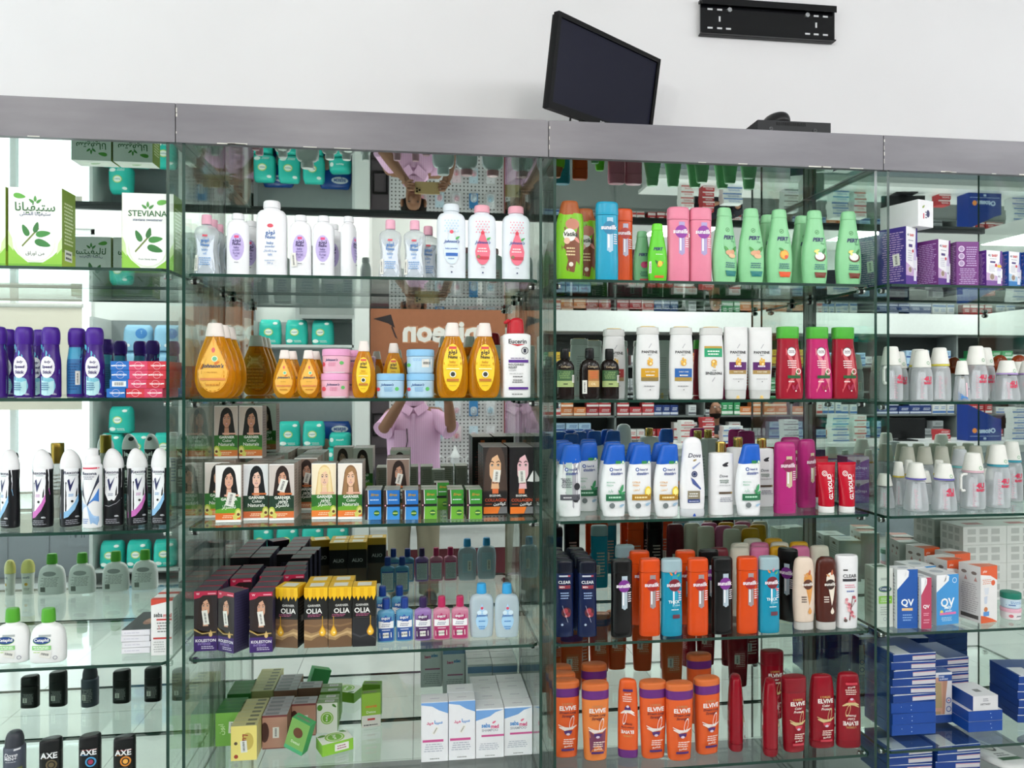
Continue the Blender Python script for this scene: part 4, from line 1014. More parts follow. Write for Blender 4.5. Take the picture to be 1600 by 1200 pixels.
gw = [('r', -1, 0, 1, 1, '#eef2e6'), ('c', .0, .5, .62, '#8cc044'), ('c', 0, .5, .52, '#dfecc0'), ('c', 0, .5, .44, '#7ab83a'), ('t', 'Pure', 0, .5, .62, '#f4f8ea', {'b': .03, 'rot': -90}), ('e', -.7, .85, .25, .1, '#5a9a30'), ('leaf', .7, .9, .5, -40, '#4a8a2c')]
soapbox('soap_white', 'white soap box with a green ring emblem', '#86bc4a', gw, .062, .092, .030, top=[('r', -1, 0, 1, 1, '#8aa870'), ('s', .2, .5, .9, .5, 0)])
soapbox('soap_lying', 'white and bright green soap box lying flat with ring emblem on top', '#8cc63e', [('r', -.2, .2, .7, .8, '#eceae4'), ('g', -.1, .3, .6, .7, 2, '#a05a6a')], .092, .034, .062, top=gw)
soapbox('soap_tilt', 'green and brown soap box leaning askew at the front', '#4fae6a', [('r', -1, 0, 1, 1, '#7fb05a'), ('e', 0, .62, .5, .16, '#6a3a22'), ('t', 'Dettol', 0, .3, .9, '#e8f0d8'), ('r', -1, 0, 1, .12, '#4fae7a')], .062, .094, .032)
soapbox('soap_palm', 'green, orange and white soap packet standing alone', '#8aba3a', [('r', -1, 0, 1, 1, '#98c43e'), ('r', -1, 0, 1, .35, '#e6e4dc'), ('t', 'naturals', 0, .62, 1.2, '#e8762c', {'b': .04}), ('t', 'Detox', 0, .45, 1.0, '#eef4dc'), ('r', -.4, .2, .4, .26, '#c8403a'), ('g', -.8, .03, .8, .1, 1, '#444')], .058, .104, .03)
def seba(ara, st):
    c = [('p', [(-1, .99), (1, .99), (1, .80), (.3, .86), (-.2, .93), (-1, .955)], '#6f9fd8') if ara else ('p', [(-1, .97), (1, .97), (.4, .92), (0, .84), (-1, .76)], '#6f9fd8')]
    if ara: c += [('t', ar('سيبا'), .28, .655, .6, '#3f86c8', {'b': .04}), ('t', ar('ميد'), -.35, .64, .5, '#d0407a', {'b': .04}), ('s', .05, .52, .25, .14, -30) if st else ('g', -.4, .5, .5, .54, 1, '#667')]
    else: c += [('t', 'seba', -.28, .66, .62, '#3f86c8', {'b': .035, 'st': 1.25}), ('t', 'med', .35, .635, .55, '#d0407a', {'b': .035, 'st': 1.2}), ('leaf', .3, .72, .3, 30, '#e06a8a'), ('t', 'SHAMPOO', .0, .56, 1.15, '#8a8e98')]
    return c + [('r', -.9, .33, .65, .37, '#c8508e') if ara else ('r', -.6, .43, 1, .47, '#c8508e'), ('g', -.8, .16, .8, .31, 4, '#b4b8c4'), ('g', -.4, .03, .4, .07, 1, '#999')]
SS = dict(right=[('r', -1, 0, 1, 1, '#dcdde0'), ('g', -.7, .1, .7, .7, 8, '#b8bac0'), ('p', [(-1, .8), (1, .8), (1, .95), (-1, .95)], '#8fb0d8')], left=[('r', -1, 0, 1, 1, '#dcdde0')], top=[('r', -1, 0, 1, 1, '#d9d9dc'), ('t', 'sebamed', 0, .45, .7, '#8a7a9a')])
for k, a_, s_ in (('seba_ar', True, True), ('seba_en', False, False)):
    carton(k, 'baby_shampoo_box', 'white baby shampoo box with blue corner, %s name' % ('Arabic' if a_ else 'Latin'), (659, 701, 1097, 'B5', 1190) if a_ else (742, 786, 1107, 'B5', 1184), .056, '#eeeef2', seba(a_, s_), back=[('r', -1, .8, 1, .95, '#7f9fc8')] + seba(not a_, False)[1:3] + [('r', -.8, .36, .6, .39, '#b86a90'), ('g', -.8, .06, .8, .3, 6, '#b4b8bc')], **SS)

# -------------------------------------------------- third case
bottle('vatika', 'shampoo_bottle', 'lime green shampoo bottle with brown cap and brown label', (868, 911, 315, 'C1', 2.045), .52,
       [('bottle_body', [(0, .86, .85, 2.6), (.015, .92, .93, 2.6), (.25, .96, 1, 2.6), (.55, 1, 1, 2.5), (.75, .96, .95, 2.4, .03), (.84, .86, .86, 2.4, .06)], '#7fc01e', .3), ('cap', [(.80, .74, .84, 2.4, -.02), (.83, .80, .88, 2.4, .0, .05), (.93, .66, .74, 2.4, -.02), (.985, .58, .64, 2.4), (1, .5, .55, 2.4)], '#a8582c', .35)],
       [('p', [(-.72, .74), (0, .78), (.8, .80), (.82, .5), (.62, .2), (.2, .10), (-.3, .12), (-.66, .4)], '#7a3f22'), ('e', .1, .70, .5, .07, '#c07a62'), ('c', -.1, .565, .46, '#f4f2ec'), ('t', 'Vatika', -.02, .575, 1.0, '#23351c', {'b': .03, 'sh': .2}), ('leaf', .45, .5, .5, -50, '#d88a7a'), ('e', -.3, .49, .22, .04, '#e8b8a0'), ('g', -.4, .3, .4, .42, 3, '#e8d0a0'), ('c', 0, .2, .16, '#e8e0d0')], blurb('#8a5a34', '#d8c8a0'))
SUN = [(0, .93, .88, 2.6), (.012, .98, .95, 2.6), (.25, 1, 1, 2.6), (.45, .97, .98, 2.6), (.83, .985, .98, 2.6)]
SUNC = [(.835, .985, .98, 2.6), (.845, 1, 1, 2.6), (.96, .985, .97, 2.6), (.985, .95, .93, 2.6), (1, .86, .84, 2.6)]
def sun(circ, bar, tx='#f2e8f0', extra=[]):
    return [('r', -.12, .38, .42, .80, bar), ('c', .15, .385, .16, bar), ('r', -.04, .42, .1, .6, '#f4f4f8'), ('c', .12, .67, .58, circ), ('t', 'sunsilk', .08, .675, 1.42, tx, {'b': .035}), ('g', .45, .46, .85, .6, 5, tx), ] + extra
def sunsilk(key, name, body, circ, bar, cap=None, ref=(999, 1031, 872, 'C4', 994), extra=[], tx='#f2e8f0', bk=None):
    bottle(key, 'shampoo_bottle', name, ref, .58, [('bottle_body', SUN, body, .25), ('cap', SUNC, cap or body, .3)], sun(circ, bar, tx, extra), bk or blurb(None, '#c8b8b0', True))
sunsilk('sun_cyan_t', 'cyan shampoo bottle with blue disc emblem', '#1f9cc0', '#1478a0', '#a8c8dc', ref=(931, 966, 317, 'C1', 2.045))
sunsilk('sun_orange_t', 'orange-red shampoo bottle with red disc emblem', '#d8501c', '#b02a22', '#b8b4c8', ref=(960, 990, 327, 'C1', 2.09))
sunsilk('sun_pink_t', 'rose pink shampoo bottle with violet disc emblem', '#e5859f', '#8e2a9a', '#a99ac8', ref=(1043, 1077, 325, 'C1', 2.045))
PER = [(0, .80, .80, 2.5), (.015, .86, .88, 2.5), (.12, .95, .97, 2.5), (.30, 1, 1, 2.5), (.50, .94, .95, 2.4), (.72, .72, .80, 2.4), (.88, .58, .68, 2.4)]
PEC = [(.882, .58, .68, 2.4), (.89, .60, .70, 2.4), (.96, .54, .62, 2.4), (.99, .50, .58, 2.4), (1, .42, .5, 2.4)]
def pert(fr, foot):
    return [('o', -.02, .70, .17, .05, '#4a8a50'), ('leaf', -.02, .70, .2, 40, '#4a8a50'), ('t', 'PERT', .08, .60, .92, '#1b2c5a', {'b': .05, 'sh': .2}), ('t', 'Plus', .4, .55, .3, '#3a8a5a')] + fr + [('g', -.35, .20, .65, .28, 3, '#2f6a78'), ('p', [(-.3, .165), (.72, .165), (.6, .095), (-.18, .095)], foot)]
FR1 = [('leaf', .55, .45, .6, 50, '#3a8a3c'), ('leaf', -.2, .45, .5, 130, '#4a9a44'), ('e', .05, .40, .32, .035, '#d8a07a'), ('e', .3, .36, .3, .03, '#e0b48c'), ('e', .35, .41, .16, .03, '#d89a74')]
FR2 = [('c', .15, .39, .36, '#e08a28'), ('c', .15, .39, .28, '#f2b444'), ('leaf', -.1, .46, .4, 150, '#3a8a3c'), ('c', .3, .36, .14, '#d84a2a')]
FR3 = [('e', .2, .37, .46, .06, '#6a3a26'), ('e', .15, .38, .38, .05, '#f4f4ee'), ('leaf', .5, .45, .5, 60, '#2f7a3a'), ('leaf', -.1, .45, .45, 20, '#f2e07a'), ('leaf', -.1, .43, .4, 110, '#f6e88a')]
for k, fr, ft, nm in (('pert_a', FR1, '#1f7a78', 'ginger root'), ('pert_b', FR2, '#e0552a', 'orange fruit'), ('pert_c', FR3, '#7a3a2a', 'coconut')):
    bottle(k, 'shampoo_bottle', 'mint green tapered shampoo bottle with %s print' % nm, (1198, 1237, 328, 'C1', 2.045), .55, [('bottle_body', PER, '#8fd09a', .3), ('cap', PEC, '#8fd09a', .3)], pert(fr, ft), blurb('#7cc088', '#4a8a5a'))
bottle('pert_lime', 'shampoo_bottle', 'short bright lime shampoo bottle with fruit print', (1012, 1042, 350, 'C1', 2.045), .55, [('bottle_body', PER, '#62cc2c', .3), ('cap', PEC, '#6cd634', .3)],
       [('t', 'PERT', -.05, .56, 1.0, '#1b2c5a', {'b': .05, 'sh': .2}), ('g', -.4, .46, .5, .48, 1, '#f0f8e8'), ('leaf', -.2, .33, .6, 130, '#2f6a24'), ('leaf', .15, .30, .8, 40, '#c86a3a'), ('e', .1, .31, .25, .05, '#e8c83a'), ('r', -.45, .07, .5, .11, '#d8642a'), ('s', -.85, .25, .2, .2, 0)], blurb('#58b828', '#e8f4d8'))
bottle('pert_dark', 'shampoo_bottle', 'short sage green shampoo bottle with a pink flower print', (988, 1016, 361, 'C1', 2.09), .55, [('bottle_body', PER, '#6fae7c', .3), ('cap', PEC, '#78b886', .3)],
       [('t', 'PERT', 0, .55, 1.0, '#1b2c5a', {'b': .05, 'sh': .2}), ('e', .1, .36, .4, .06, '#b83a6a'), ('leaf', .3, .4, .4, 50, '#a02a5a'), ('g', -.4, .14, .5, .24, 3, '#2f5a58'), ('r', -.4, .05, .6, .1, '#b04a4a')], blurb('#5f9c6c', '#d8e8d8'))
bottle('dark_herb', 'lotion_bottle', 'small black bottle with a dark green label', (867, 897, 544, 'C2', 2.05), .7, [('bottle_body', [(0, .94, .94, 2.5), (.015, 1, 1, 2.5), (.5, 1, 1, 2.5), (.66, .97, .97, 2.4), (.74, .74, .8, 2.2), (.78, .42, .5, 2), (.79, .4, .48, 2)], '#1c1412', .15), ('cap', [(.79, .42, .55, 2), (.80, .46, .6, 2), (.985, .44, .58, 2), (1, .38, .5, 2)], '#0e0e10', .3)],
       [('t', 'Collagen', 0, .63, 1.0, '#a8987a', {'sh': .2}), ('r', -.86, .36, .86, .57, '#3a5e3a'), ('g', -.7, .4, .7, .55, 4, '#8aa86a'), ('r', -.86, .24, .86, .36, '#a6b878'), ('g', -.3, .27, .3, .33, 1, '#3a4a2a'), ('s', .8, .4, .25, .15, 0)], blurb('#2a1e1a', '#7a6a5a', False))
bottle('dark_oil', 'lotion_bottle', 'small black bottle with a tan label', (906, 937, 544, 'C2', 2.05), .7, [('bottle_body', [(0, .94, .94, 2.5), (.015, 1, 1, 2.5), (.5, 1, 1, 2.5), (.66, .97, .97, 2.4), (.74, .74, .8, 2.2), (.78, .42, .5, 2), (.79, .4, .48, 2)], '#1c1412', .15), ('cap', [(.79, .42, .55, 2), (.80, .46, .6, 2), (.985, .44, .58, 2), (1, .38, .5, 2)], '#0e0e10', .3)],
       [('t', 'Collagen', .2, .63, 1.0, '#a8987a', {'sh': .2}), ('r', -.3, .36, .86, .57, '#a8703a'), ('g', -.2, .4, .8, .55, 4, '#d85a2a'), ('r', -.3, .24, .86, .36, '#c8a468'), ('t', 'OIL', .25, .30, .5, '#f0e0b8'), ('s', -.62, .24, .42, .26, 0)], blurb('#2a1e1a', '#7a6a5a', False))
PAN = [(0, .88, .86, 2.5), (.012, .93, .93, 2.5), (.15, .97, .98, 2.5), (.40, 1, 1, 2.5), (.70, .96, .96, 2.5), (.885, .88, .90, 2.4)]
PANC = [(.886, .88, .90, 2.4), (.89, .93, .94, 2.4), (.97, .90, .90, 2.4), (.985, .86, .86, 2.4), (.99, .7, .72, 2.2)]
PANT = [(.9905, .66, .68, 2.2), (1, .60, .62, 2.2)]
def pant(c, c2, flip=False, lbl=''):
    p = [('p', [(-.12, .70), (.1, .76), (.18, .76), (-.04, .70)], '#b8b8bc'), ('t', 'PANTENE', 0, .645, 1.32, '#2a2a2e', {'b': .02}), ('t', 'PRO-V', 0, .605, .32, '#2a2a2e'), ('e', 0, .49, .24, .035, '#d8a03a'), ('e', .12, .53, .11, .025, '#e8b850'), ('e', -.15, .52, .09, .02, '#e8b850'), ('e', -.05, .555, .07, .018, '#e8b850'), ('c', .05, .485, .1, '#f8e0a0'),
         ('r', -.72, .30, .74, .42, c), ('r', -.72, .25, .74, .30, c2), ('t', 'DAILY CARE', 0, .375, .8, '#f4f0e4'), ('g', -.45, .31, .45, .345, 1, '#f4f0e4'), ('g', -.5, .17, .5, .19, 1, '#77777a'), ('c', 0, .13, .05, '#888')]
    return p
def flip(cmds):
    o = []
    for c in cmds:
        c = list(c)
        if c[0] == 'p': c[1] = [(-a, 1 - b) for a, b in c[1]]
        elif c[0] == 'r' or c[0] == 'g': c[1:5] = [-c[3], 1 - c[4], -c[1], 1 - c[2]]
        elif c[0] == 't':
            c[2], c[3] = -c[2], 1 - c[3]
            oo = dict(c[6]) if len(c) > 6 else {}
            oo['rot'] = oo.get('rot', 0) + 180
            c = c[:6] + [oo]
        elif c[0] == 'leaf': c[1], c[2], c[4] = -c[1], 1 - c[2], c[4] + 180
        else: c[1], c[2] = -c[1], 1 - c[2]
        o.append(tuple(c))
    return o
for k, c, c2, nm in (('pan_gold', '#cf9a1a', '#8a7440', 'golden'), ('pan_blue', '#1f5fa8', '#a88a40', 'blue'), ('pan_red', '#a83a3a', '#a88a60', 'red')):
    bottle(k, 'shampoo_bottle', 'white shampoo bottle with %s band and clear cap' % nm, (993, 1030, 510, 'C2', 2.045), .6, [('bottle_body', PAN, '#e8e8e8', .3), ('cap', PANC, '#d6d6d4', .15), ('cap_disc', PANT, '#e6c47a', .3)], pant(c, c2), [('g', -.5, .3, .5, .7, 10, '#b8b8b8'), ('s', .3, .3, .4, .1, 0)])
bottle('pan_green', 'shampoo_bottle', 'white shampoo bottle with green band, label upside down', (1092, 1130, 511, 'C2', 2.045), .6, [('bottle_body', PAN, '#e8e8e8', .3), ('cap', PANC, '#d6d6d4', .15), ('cap_disc', PANT, '#e6c47a', .3)], [('r', -.72, .58, .74, .70, '#1f9a6a'), ('r', -.72, .70, .74, .73, '#b8963e'), ('g', -.5, .6, .5, .68, 2, '#e8f4ec')] + flip([x for x in pant('#1f9a6a', '#b8963e') if x[0] in 'tpec'][:8]), [('g', -.5, .3, .5, .7, 10, '#b8b8b8')])
PCON = [(.125, .88, .9, 2.5), (.13, .90, .92, 2.5), (.35, .95, .97, 2.5), (.65, 1, 1, 2.5), (.93, 1, .82, 2.6), (.99, 1, .50, 2.8), (1, .98, .44, 2.8)]
bottle('pan_con', 'conditioner_bottle', 'white conditioner tube-bottle with purple band standing on its cap', (1131, 1167, 511, 'C2', 2.045), .55, [('bottle_body', PCON, '#e8e8e8', .3), ('cap', [(0, .80, .84, 2.4), (.01, .84, .88, 2.4), (.124, .88, .92, 2.4)], '#d2d2d0', .15), ('cap_disc', [(.004, .5, .9, 2.2), (.045, .35, .915, 2.2), (.05, .2, .9, 2.2)], '#e6c47a', .3)],
       [('r', -.72, .40, .76, .51, '#5a1f66'), ('r', -.72, .345, .76, .40, '#a88a50')] + [x for x in pant('#5a1f66', '#a88a50') if not (x[0] == 'r')][:-3] + [('g', -.4, .43, .4, .48, 1, '#f0e4f4'), ('g', -.5, .27, .5, .285, 1, '#99999c'), ('c', 0, .24, .05, '#888')], [('g', -.5, .3, .5, .7, 10, '#b8b8b8')])
HER = [(0, .92, .9, 2.6), (.012, .97, .97, 2.6), (.2, 1, 1, 2.6), (.45, .93, .97, 2.6, -.03), (.62, .85, .9, 2.6, -.08), (.75, .77, .86, 2.6, -.12), (.835, .76, .86, 2.6, -.13)]
HEC = [(.837, .76, .9, 2.6, -.13), (.845, .80, .94, 2.6, -.13), (.985, .80, .92, 2.6, -.13), (1, .76, .86, 2.6, -.13)]
for k, c, c2, nm in (('herb_red', '#a01c30', '#cf5a62', 'crimson red'), ('herb_pink', '#c02a6c', '#e07a8e', 'magenta pink')):
    bottle(k, 'shampoo_bottle', '%s shampoo bottle with a green cap' % nm, (1213, 1253, 511, 'C2', 2.045), .58, [('bottle_body', HER, c, .25), ('cap', HEC, '#4fae3a', .35)],
           [('p', [(-.5, .70), (.35, .70), (.5, .5), (.62, .3), (.62, .09), (-.46, .09)], c2), ('c', -.08, .655, .34, '#3a2a2c'), ('c', -.08, .65, .31, '#f6f2f2'), ('t', 'herbal', -.08, .665, .42, '#7a5a68'), ('t', 'essences', -.08, .64, .46, '#7a5a68'), ('g', -.42, .42, .3, .54, 4, '#fbe4e4'), ('leaf', .3, .36, .4, 60, '#2f7a34'), ('o', .42, .38, .22, .07, '#f4e4dc'), ('r', -.42, .285, .6, .325, '#1f5a2e'), ('g', -.42, .22, .1, .26, 1, '#f6d8d8'), ('leaf', .3, .17, .5, 70, '#a82a4c'), ('leaf', .0, .16, .4, 110, '#a82a4c'), ('c', .2, .11, .06, '#f0e0e0')], blurb(c2, '#f4dede', False))
# third shelf
HS = [(0, .80, .8, 2.5, .10), (.012, .85, .88, 2.5, .09), (.12, .93, .97, 2.5, .05), (.32, 1, 1, 2.5, 0), (.55, .96, .96, 2.5, .04), (.74, .86, .86, 2.4, .14), (.80, .81, .8, 2.4, .18)]
HSC = [(.735, .865, .88, 2.4, .135, .09), (.75, .885, .90, 2.4, .135, .09), (.88, .76, .80, 2.4, .225, .05), (.965, .68, .70, 2.4, .27, .03), (.99, .62, .62, 2.4, .28, .02), (1, .5, .5, 2.4, .28, .01)]
def hs(kind):
    c = [('c', -.24, .655, .15, '#2a4a9a'), ('c', -.24, .655, .08, '#e8eef8'), ('t', 'head &', .28, .655, .66, '#27408c', {'b': .02, 'sh': .25}), ('t', 'shoulders', .18, .605, 1.0, '#27408c', {'b': .02, 'sh': .25}), ('g', -.3, .575, .55, .595, 1, '#6a7ab0')]
    if kind != 'k': c += [('r', .1, .735, .52, .775, '#2f8a4a'), ('c', .72, .755, .13, '#6ab86a'), ('c', .72, .755, .09, '#e8f4e0')]
    if kind == 'c': c += [('t', 'CITRUS', -.35, .48, .6, '#e0a040'), ('t', 'FRESH', -.38, .44, .5, '#e0a040'), ('t', ar('ليمون'), -.35, .38, .5, '#e0b060'), ('e', .62, .35, .30, .075, '#f2d032'), ('e', .62, .35, .2, .05, '#f8ec90'), ('r', -.7, .235, .88, .315, '#a87a1c'), ('g', -.5, .25, .6, .30, 1, '#f0e0b0'), ('c', -.22, .16, .22, '#70787a'), ('leaf', .6, .18, .5, 20, '#9ab8d0')]
    if kind == 'm': c += [('t', 'MENTHOL', -.3, .48, .66, '#8fc0a8'), ('t', 'FRESH', -.38, .44, .5, '#8fc0a8'), ('t', ar('بارد'), -.35, .36, .4, '#7ab89a'), ('leaf', .6, .40, .6, 70, '#3f9a62'), ('leaf', .45, .34, .5, 130, '#2f8a52'), ('leaf', .72, .33, .5, 20, '#3f9a62'), ('r', -.7, .225, .88, .315, '#1f6a44'), ('g', -.5, .25, .6, .30, 1, '#b8e0c8'), ('c', -.22, .16, .22, '#70787a'), ('leaf', .6, .16, .45, 20, '#9ab8d0')]
    if kind == 'k': c = [('p', [(-.5, .76), (.5, .80), (.86, .76), (.9, .4), (.86, .08), (.3, .12), (-.3, .3), (-.55, .5)], '#a8a6ae'), ('r', -.3, .3, .2, .75, '#b8c8c0')] + c + [('g', -.7, .4, .2, .54, 6, '#4a4a58'), ('e', .6, .42, .25, .05, '#26262c'), ('e', .5, .25, .28, .05, '#26262c'), ('r', -.75, .235, .85, .31, '#55555e'), ('g', -.6, .25, .3, .29, 1, '#d8d8dc'), ('c', -.4, .16, .2, '#e8ecec')]
    return c
for k, nm in (('hs_k', 'grey charcoal label'), ('hs_m', 'green mint leaf band'), ('hs_c', 'golden lemon band')):
    bottle(k, 'shampoo_bottle', 'curved white shampoo bottle, blue cap, %s' % nm, (978, 1016, 694, 'C3', 808), .58, [('bottle_body', HS, '#f3f4f6', .3), ('cap', HSC, '#1f5fc4', .25)], hs(k[-1]), blurb(None, '#a8acb8', False))
bottle('dove', 'conditioner_bottle', 'white tapered conditioner bottle with navy swirl emblem', (1062, 1100, 683, 'C3', 808), .58, [('bottle_body', [(.10, .94, .94, 2.5), (.12, .96, .97, 2.5), (.30, 1, 1, 2.5), (.55, .92, .95, 2.5), (.80, .80, .84, 2.5), (.93, .72, .74, 2.5), (.975, .58, .6, 2.4), (1, .3, .4, 2.4)], '#f2f1f4', .3), ('cap', [(0, .92, .9, 2.4), (.01, .97, .96, 2.4), (.06, .99, .98, 2.4), (.099, .95, .95, 2.4)], '#d2d4d8', .15), ('cap_disc', [(.008, .5, .98, 2.2), (.03, .42, .995, 2.2), (.045, .25, .985, 2.2)], '#2c56b8', .3)],
       [('t', 'Dove', .05, .775, 1.05, '#2b2f4e', {'sh': .25, 'b': .01}), ('leaf', .05, .715, .32, 20, '#a08a5a'), ('o', .0, .54, .24, .08, '#2a3866'), ('c', 0, .54, .13, '#2a3866'), ('p', [(-.3, .5), (-.15, .42), (.5, .34), (.55, .36), (-.02, .47)], '#4a5a96'), ('p', [(-.1, .6), (.5, .68), (.45, .69), (-.2, .62)], '#8a96c0'), ('r', -.55, .225, .45, .33, '#8a8068'), ('g', -.5, .25, .4, .31, 2, '#eee'), ('r', -.55, .18, .45, .225, '#2a3f7a'), ('g', -.5, .19, .35, .21, 1, '#dde')], blurb(None, '#b8bac4', False))
bottle('dove_gold', 'lotion_bottle', 'white slender bottle with a gold metallic cap', (1107, 1144, 690, 'C3', 805), .58, [('bottle_body', [(0, .96, .96, 2.8), (.012, 1, 1, 2.8), (.5, 1, 1, 2.8), (.82, .98, .98, 2.8), (.845, .90, .92, 2.6), (.855, .5, .62, 2.2)], '#f2f2f4', .3), ('cap', [(.857, .38, .62, 2), (.86, .40, .66, 2), (.985, .40, .66, 2), (1, .37, .6, 2)], '#c8a85a', .22, 'metal')],
       [('leaf', .2, .70, .5, 30, '#2a2a30'), ('leaf', .15, .68, .5, -10, '#2a2a30'), ('t', 'Dove', .0, .535, .7, '#3a3e4e', {'sh': .25, 'b': .01}), ('t', 'avocado', .05, .48, .75, '#4a6a5a'), ('t', 'strength', .05, .45, .7, '#4a6a5a'), ('g', -.5, .40, .8, .42, 1, '#b8b8bc'), ('r', -.4, .29, .7, .32, '#5a4a3a'), ('c', .66, .305, .07, '#a88a4a'), ('g', -.4, .18, .8, .25, 3, '#9a9aa8')], blurb(None, '#b8bac4', False))
SC_ = [(0, .95, .9, 2.6), (.01, .98, .95, 2.6), (.12, 1, 1, 2.6), (.121, .97, .96, 2.6), (.5, .98, .97, 2.6), (.85, .97, .90, 2.6), (.96, .92, .72, 2.6), (.99, .8, .55, 2.6), (1, .6, .4, 2.6)]
bottle('sun_mag', 'conditioner_bottle', 'magenta conditioner bottle with maroon disc emblem', (1210, 1243, 690, 'C3', 803), .6, [('bottle_body', SC_, '#b32a78', .25)], sun('#8a1f4e', '#c8b89a', '#f0d8e4'), blurb(None, '#d89ab8', True))
TUBE = [(.125, .96, .96, 2, ), (.14, 1, 1.0, 2), (.35, 1.02, .92, 2), (.7, 1.16, .50, 2.2), (.95, 1.26, .12, 2.6), (.955, 1.28, .05, 4), (1, 1.30, .05, 4)]
bottle('glysolid', 'cream_tube', 'red cream tube standing on a white cap', (1280, 1302, 722, 'C3', 802), 1.0, [('tube_body', TUBE, '#be0f2a', .25), ('cap', [(0, .94, .94, 2), (.01, .99, .99, 2), (.115, .99, .99, 2), (.124, .95, .95, 2)], '#f0efee', .35)],
       [('t', 'GLYSOLID', .16, .52, 3.3, '#f6f0f0', {'rot': 90, 'b': .03, 'st': 1.1}), ('o', -.45, .78, .36, .08, '#f6f0f0'), ('o', -.45, .78, .18, .06, '#f6f0f0'), ('g', .62, .45, .72, .8, 3, '#e8a0aa')], [('t', 'GLYSOLID', .1, .52, 3.0, '#e0c8c8', {'rot': 90, 'b': .03})], cat='tube')
carton('vapo', 'drops_box', 'purple and white inhalant box seen through the side glass', None, .06, '#5c4a86', [('r', -1, 0, 1, 1, '#5f4c8e'), ('p', [(-1, 1), (1, 1), (1, .9), (0, .72), (-1, .9)], '#a8a4b0'), ('p', [(-.2, .85), (.2, .85), (.12, .7), (0, .62), (-.12, .7)], '#5a5a66'), ('t', 'VapoDrops', 0, .5, 1.6, '#c8c4d8', {'b': .02}), ('g', -.7, .1, .7, .36, 3, '#8a7cb0')], sz=(.075, .075))
# fourth shelf
def clearm():
    return [('r', -.6, .795, .3, .815, '#c8ccd8'), ('r', .3, .795, .55, .815, '#b83a4a'), ('t', 'CLEAR', -.05, .725, 1.25, '#f2f4f8', {'b': .015}), ('r', -.62, .64, .55, .685, '#8f2a3a'), ('t', 'MEN', -.3, .662, .5, '#f0e0e0', {'b': .03}), ('g', -.5, .5, .5, .6, 3, '#9ab0d8'), ('c', .12, .33, .50, '#4a1420'), ('c', .05, .35, .26, '#a83a44'), ('c', .3, .30, .24, '#8a2434'), ('c', .1, .28, .12, '#d88a8a'), ('p', [(-.3, .42), (-.27, .42), (.3, .2), (.27, .2)], '#c8d0e0'), ('c', -.3, .17, .12, '#aab8d0')]
bottle('clear_men', 'shampoo_bottle', 'navy blue shampoo bottle with dark red pomegranate print', (902, 932, 875, 'C4', 996), .62, [('bottle_body', [(0, .94, .92, 2.7), (.012, 1, 1, 2.7), (.3, 1, 1, 2.7), (.6, .95, .97, 2.6), (.84, .98, .98, 2.6)], '#0f1d46', .22), ('cap', [(.842, .98, .98, 2.6), (.85, 1, 1, 2.6), (.95, .98, .96, 2.6, 0, -.02), (.985, .92, .9, 2.6), (1, .8, .8, 2.5)], '#0c1122', .25)], clearm(), blurb('#141f40', '#7a8ab8', True))
sunsilk('sun_black', 'black shampoo bottle with purple disc emblem', '#0c0c0d', '#7a2a8a', '#aebdc8')
sunsilk('sun_orange', 'orange shampoo bottle with red disc emblem', '#d94a10', '#a81f1a', '#9a8f90', ref=(999, 1031, 872, 'C4', 994))
sunsilk('sun_cyan', 'cyan shampoo bottle with clear cap and maroon disc', '#128fb0', '#7a1f2c', '#1f9cbc', cap='#9fb8c0', extra=[('leaf', -.25, .82, .4, 130, '#e0883a'), ('leaf', .2, .84, .4, 70, '#e08a9a'), ('leaf', .5, .8, .4, 40, '#5ab06a'), ('leaf', .55, .58, .4, -40, '#e0707a'), ('t', 'THICK', .05, .455, 1.1, '#e8f4f6', {'b': .03}), ('t', '& LONG', .25, .41, .7, '#c8e4ea'), ('g', -.3, .34, .5, .37, 1, '#d8ecf0'), ('r', -.1, .24, .6, .29, '#6a3440')])
def suncon(key, nm, body, circ, liq):
    bottle(key, 'conditioner_bottle', nm, (1239, 1271, 870, 'C4', 985), .6, [('bottle_body', [(.11, .86, .88, 2.5), (.13, .90, .92, 2.5), (.4, 1, 1, 2.5), (.7, .97, .96, 2.5), (.9, .90, .84, 2.5), (.97, .76, .66, 2.5), (1, .5, .45, 2.4)], body, .25), ('cap', [(0, .86, .86, 2.5), (.01, .9, .9, 2.5), (.105, .88, .9, 2.5)], '#c9c6c2', .15)],
           [('e', .15, .70, .42, .10, liq), ('leaf', .3, .80, .5, 80, '#b8603a'), ('leaf', -.1, .76, .4, 150, '#d8a070'), ('p', [(-.1, .6), (.6, .62), (.4, .42), (.25, .34), (.1, .46)], liq), ('c', .12, .635, .46, circ), ('t', 'sunsilk', .1, .64, 1.1, '#f4ece4', {'b': .03}), ('g', -.55, .38, .05, .48, 3, '#5a4a44' if key == 'sun_cream' else '#e8d8cc'), ('q', .3, .26, .18, .05, liq)], blurb(None, '#b8a89a', True))
suncon('sun_cream', 'cream conditioner bottle with brown disc and honey splash', '#e6d2c0', '#5a3020', '#d8954a')
suncon('sun_brown', 'chocolate brown conditioner bottle with a white splash', '#4f2016', '#33190f', '#efe2d2')
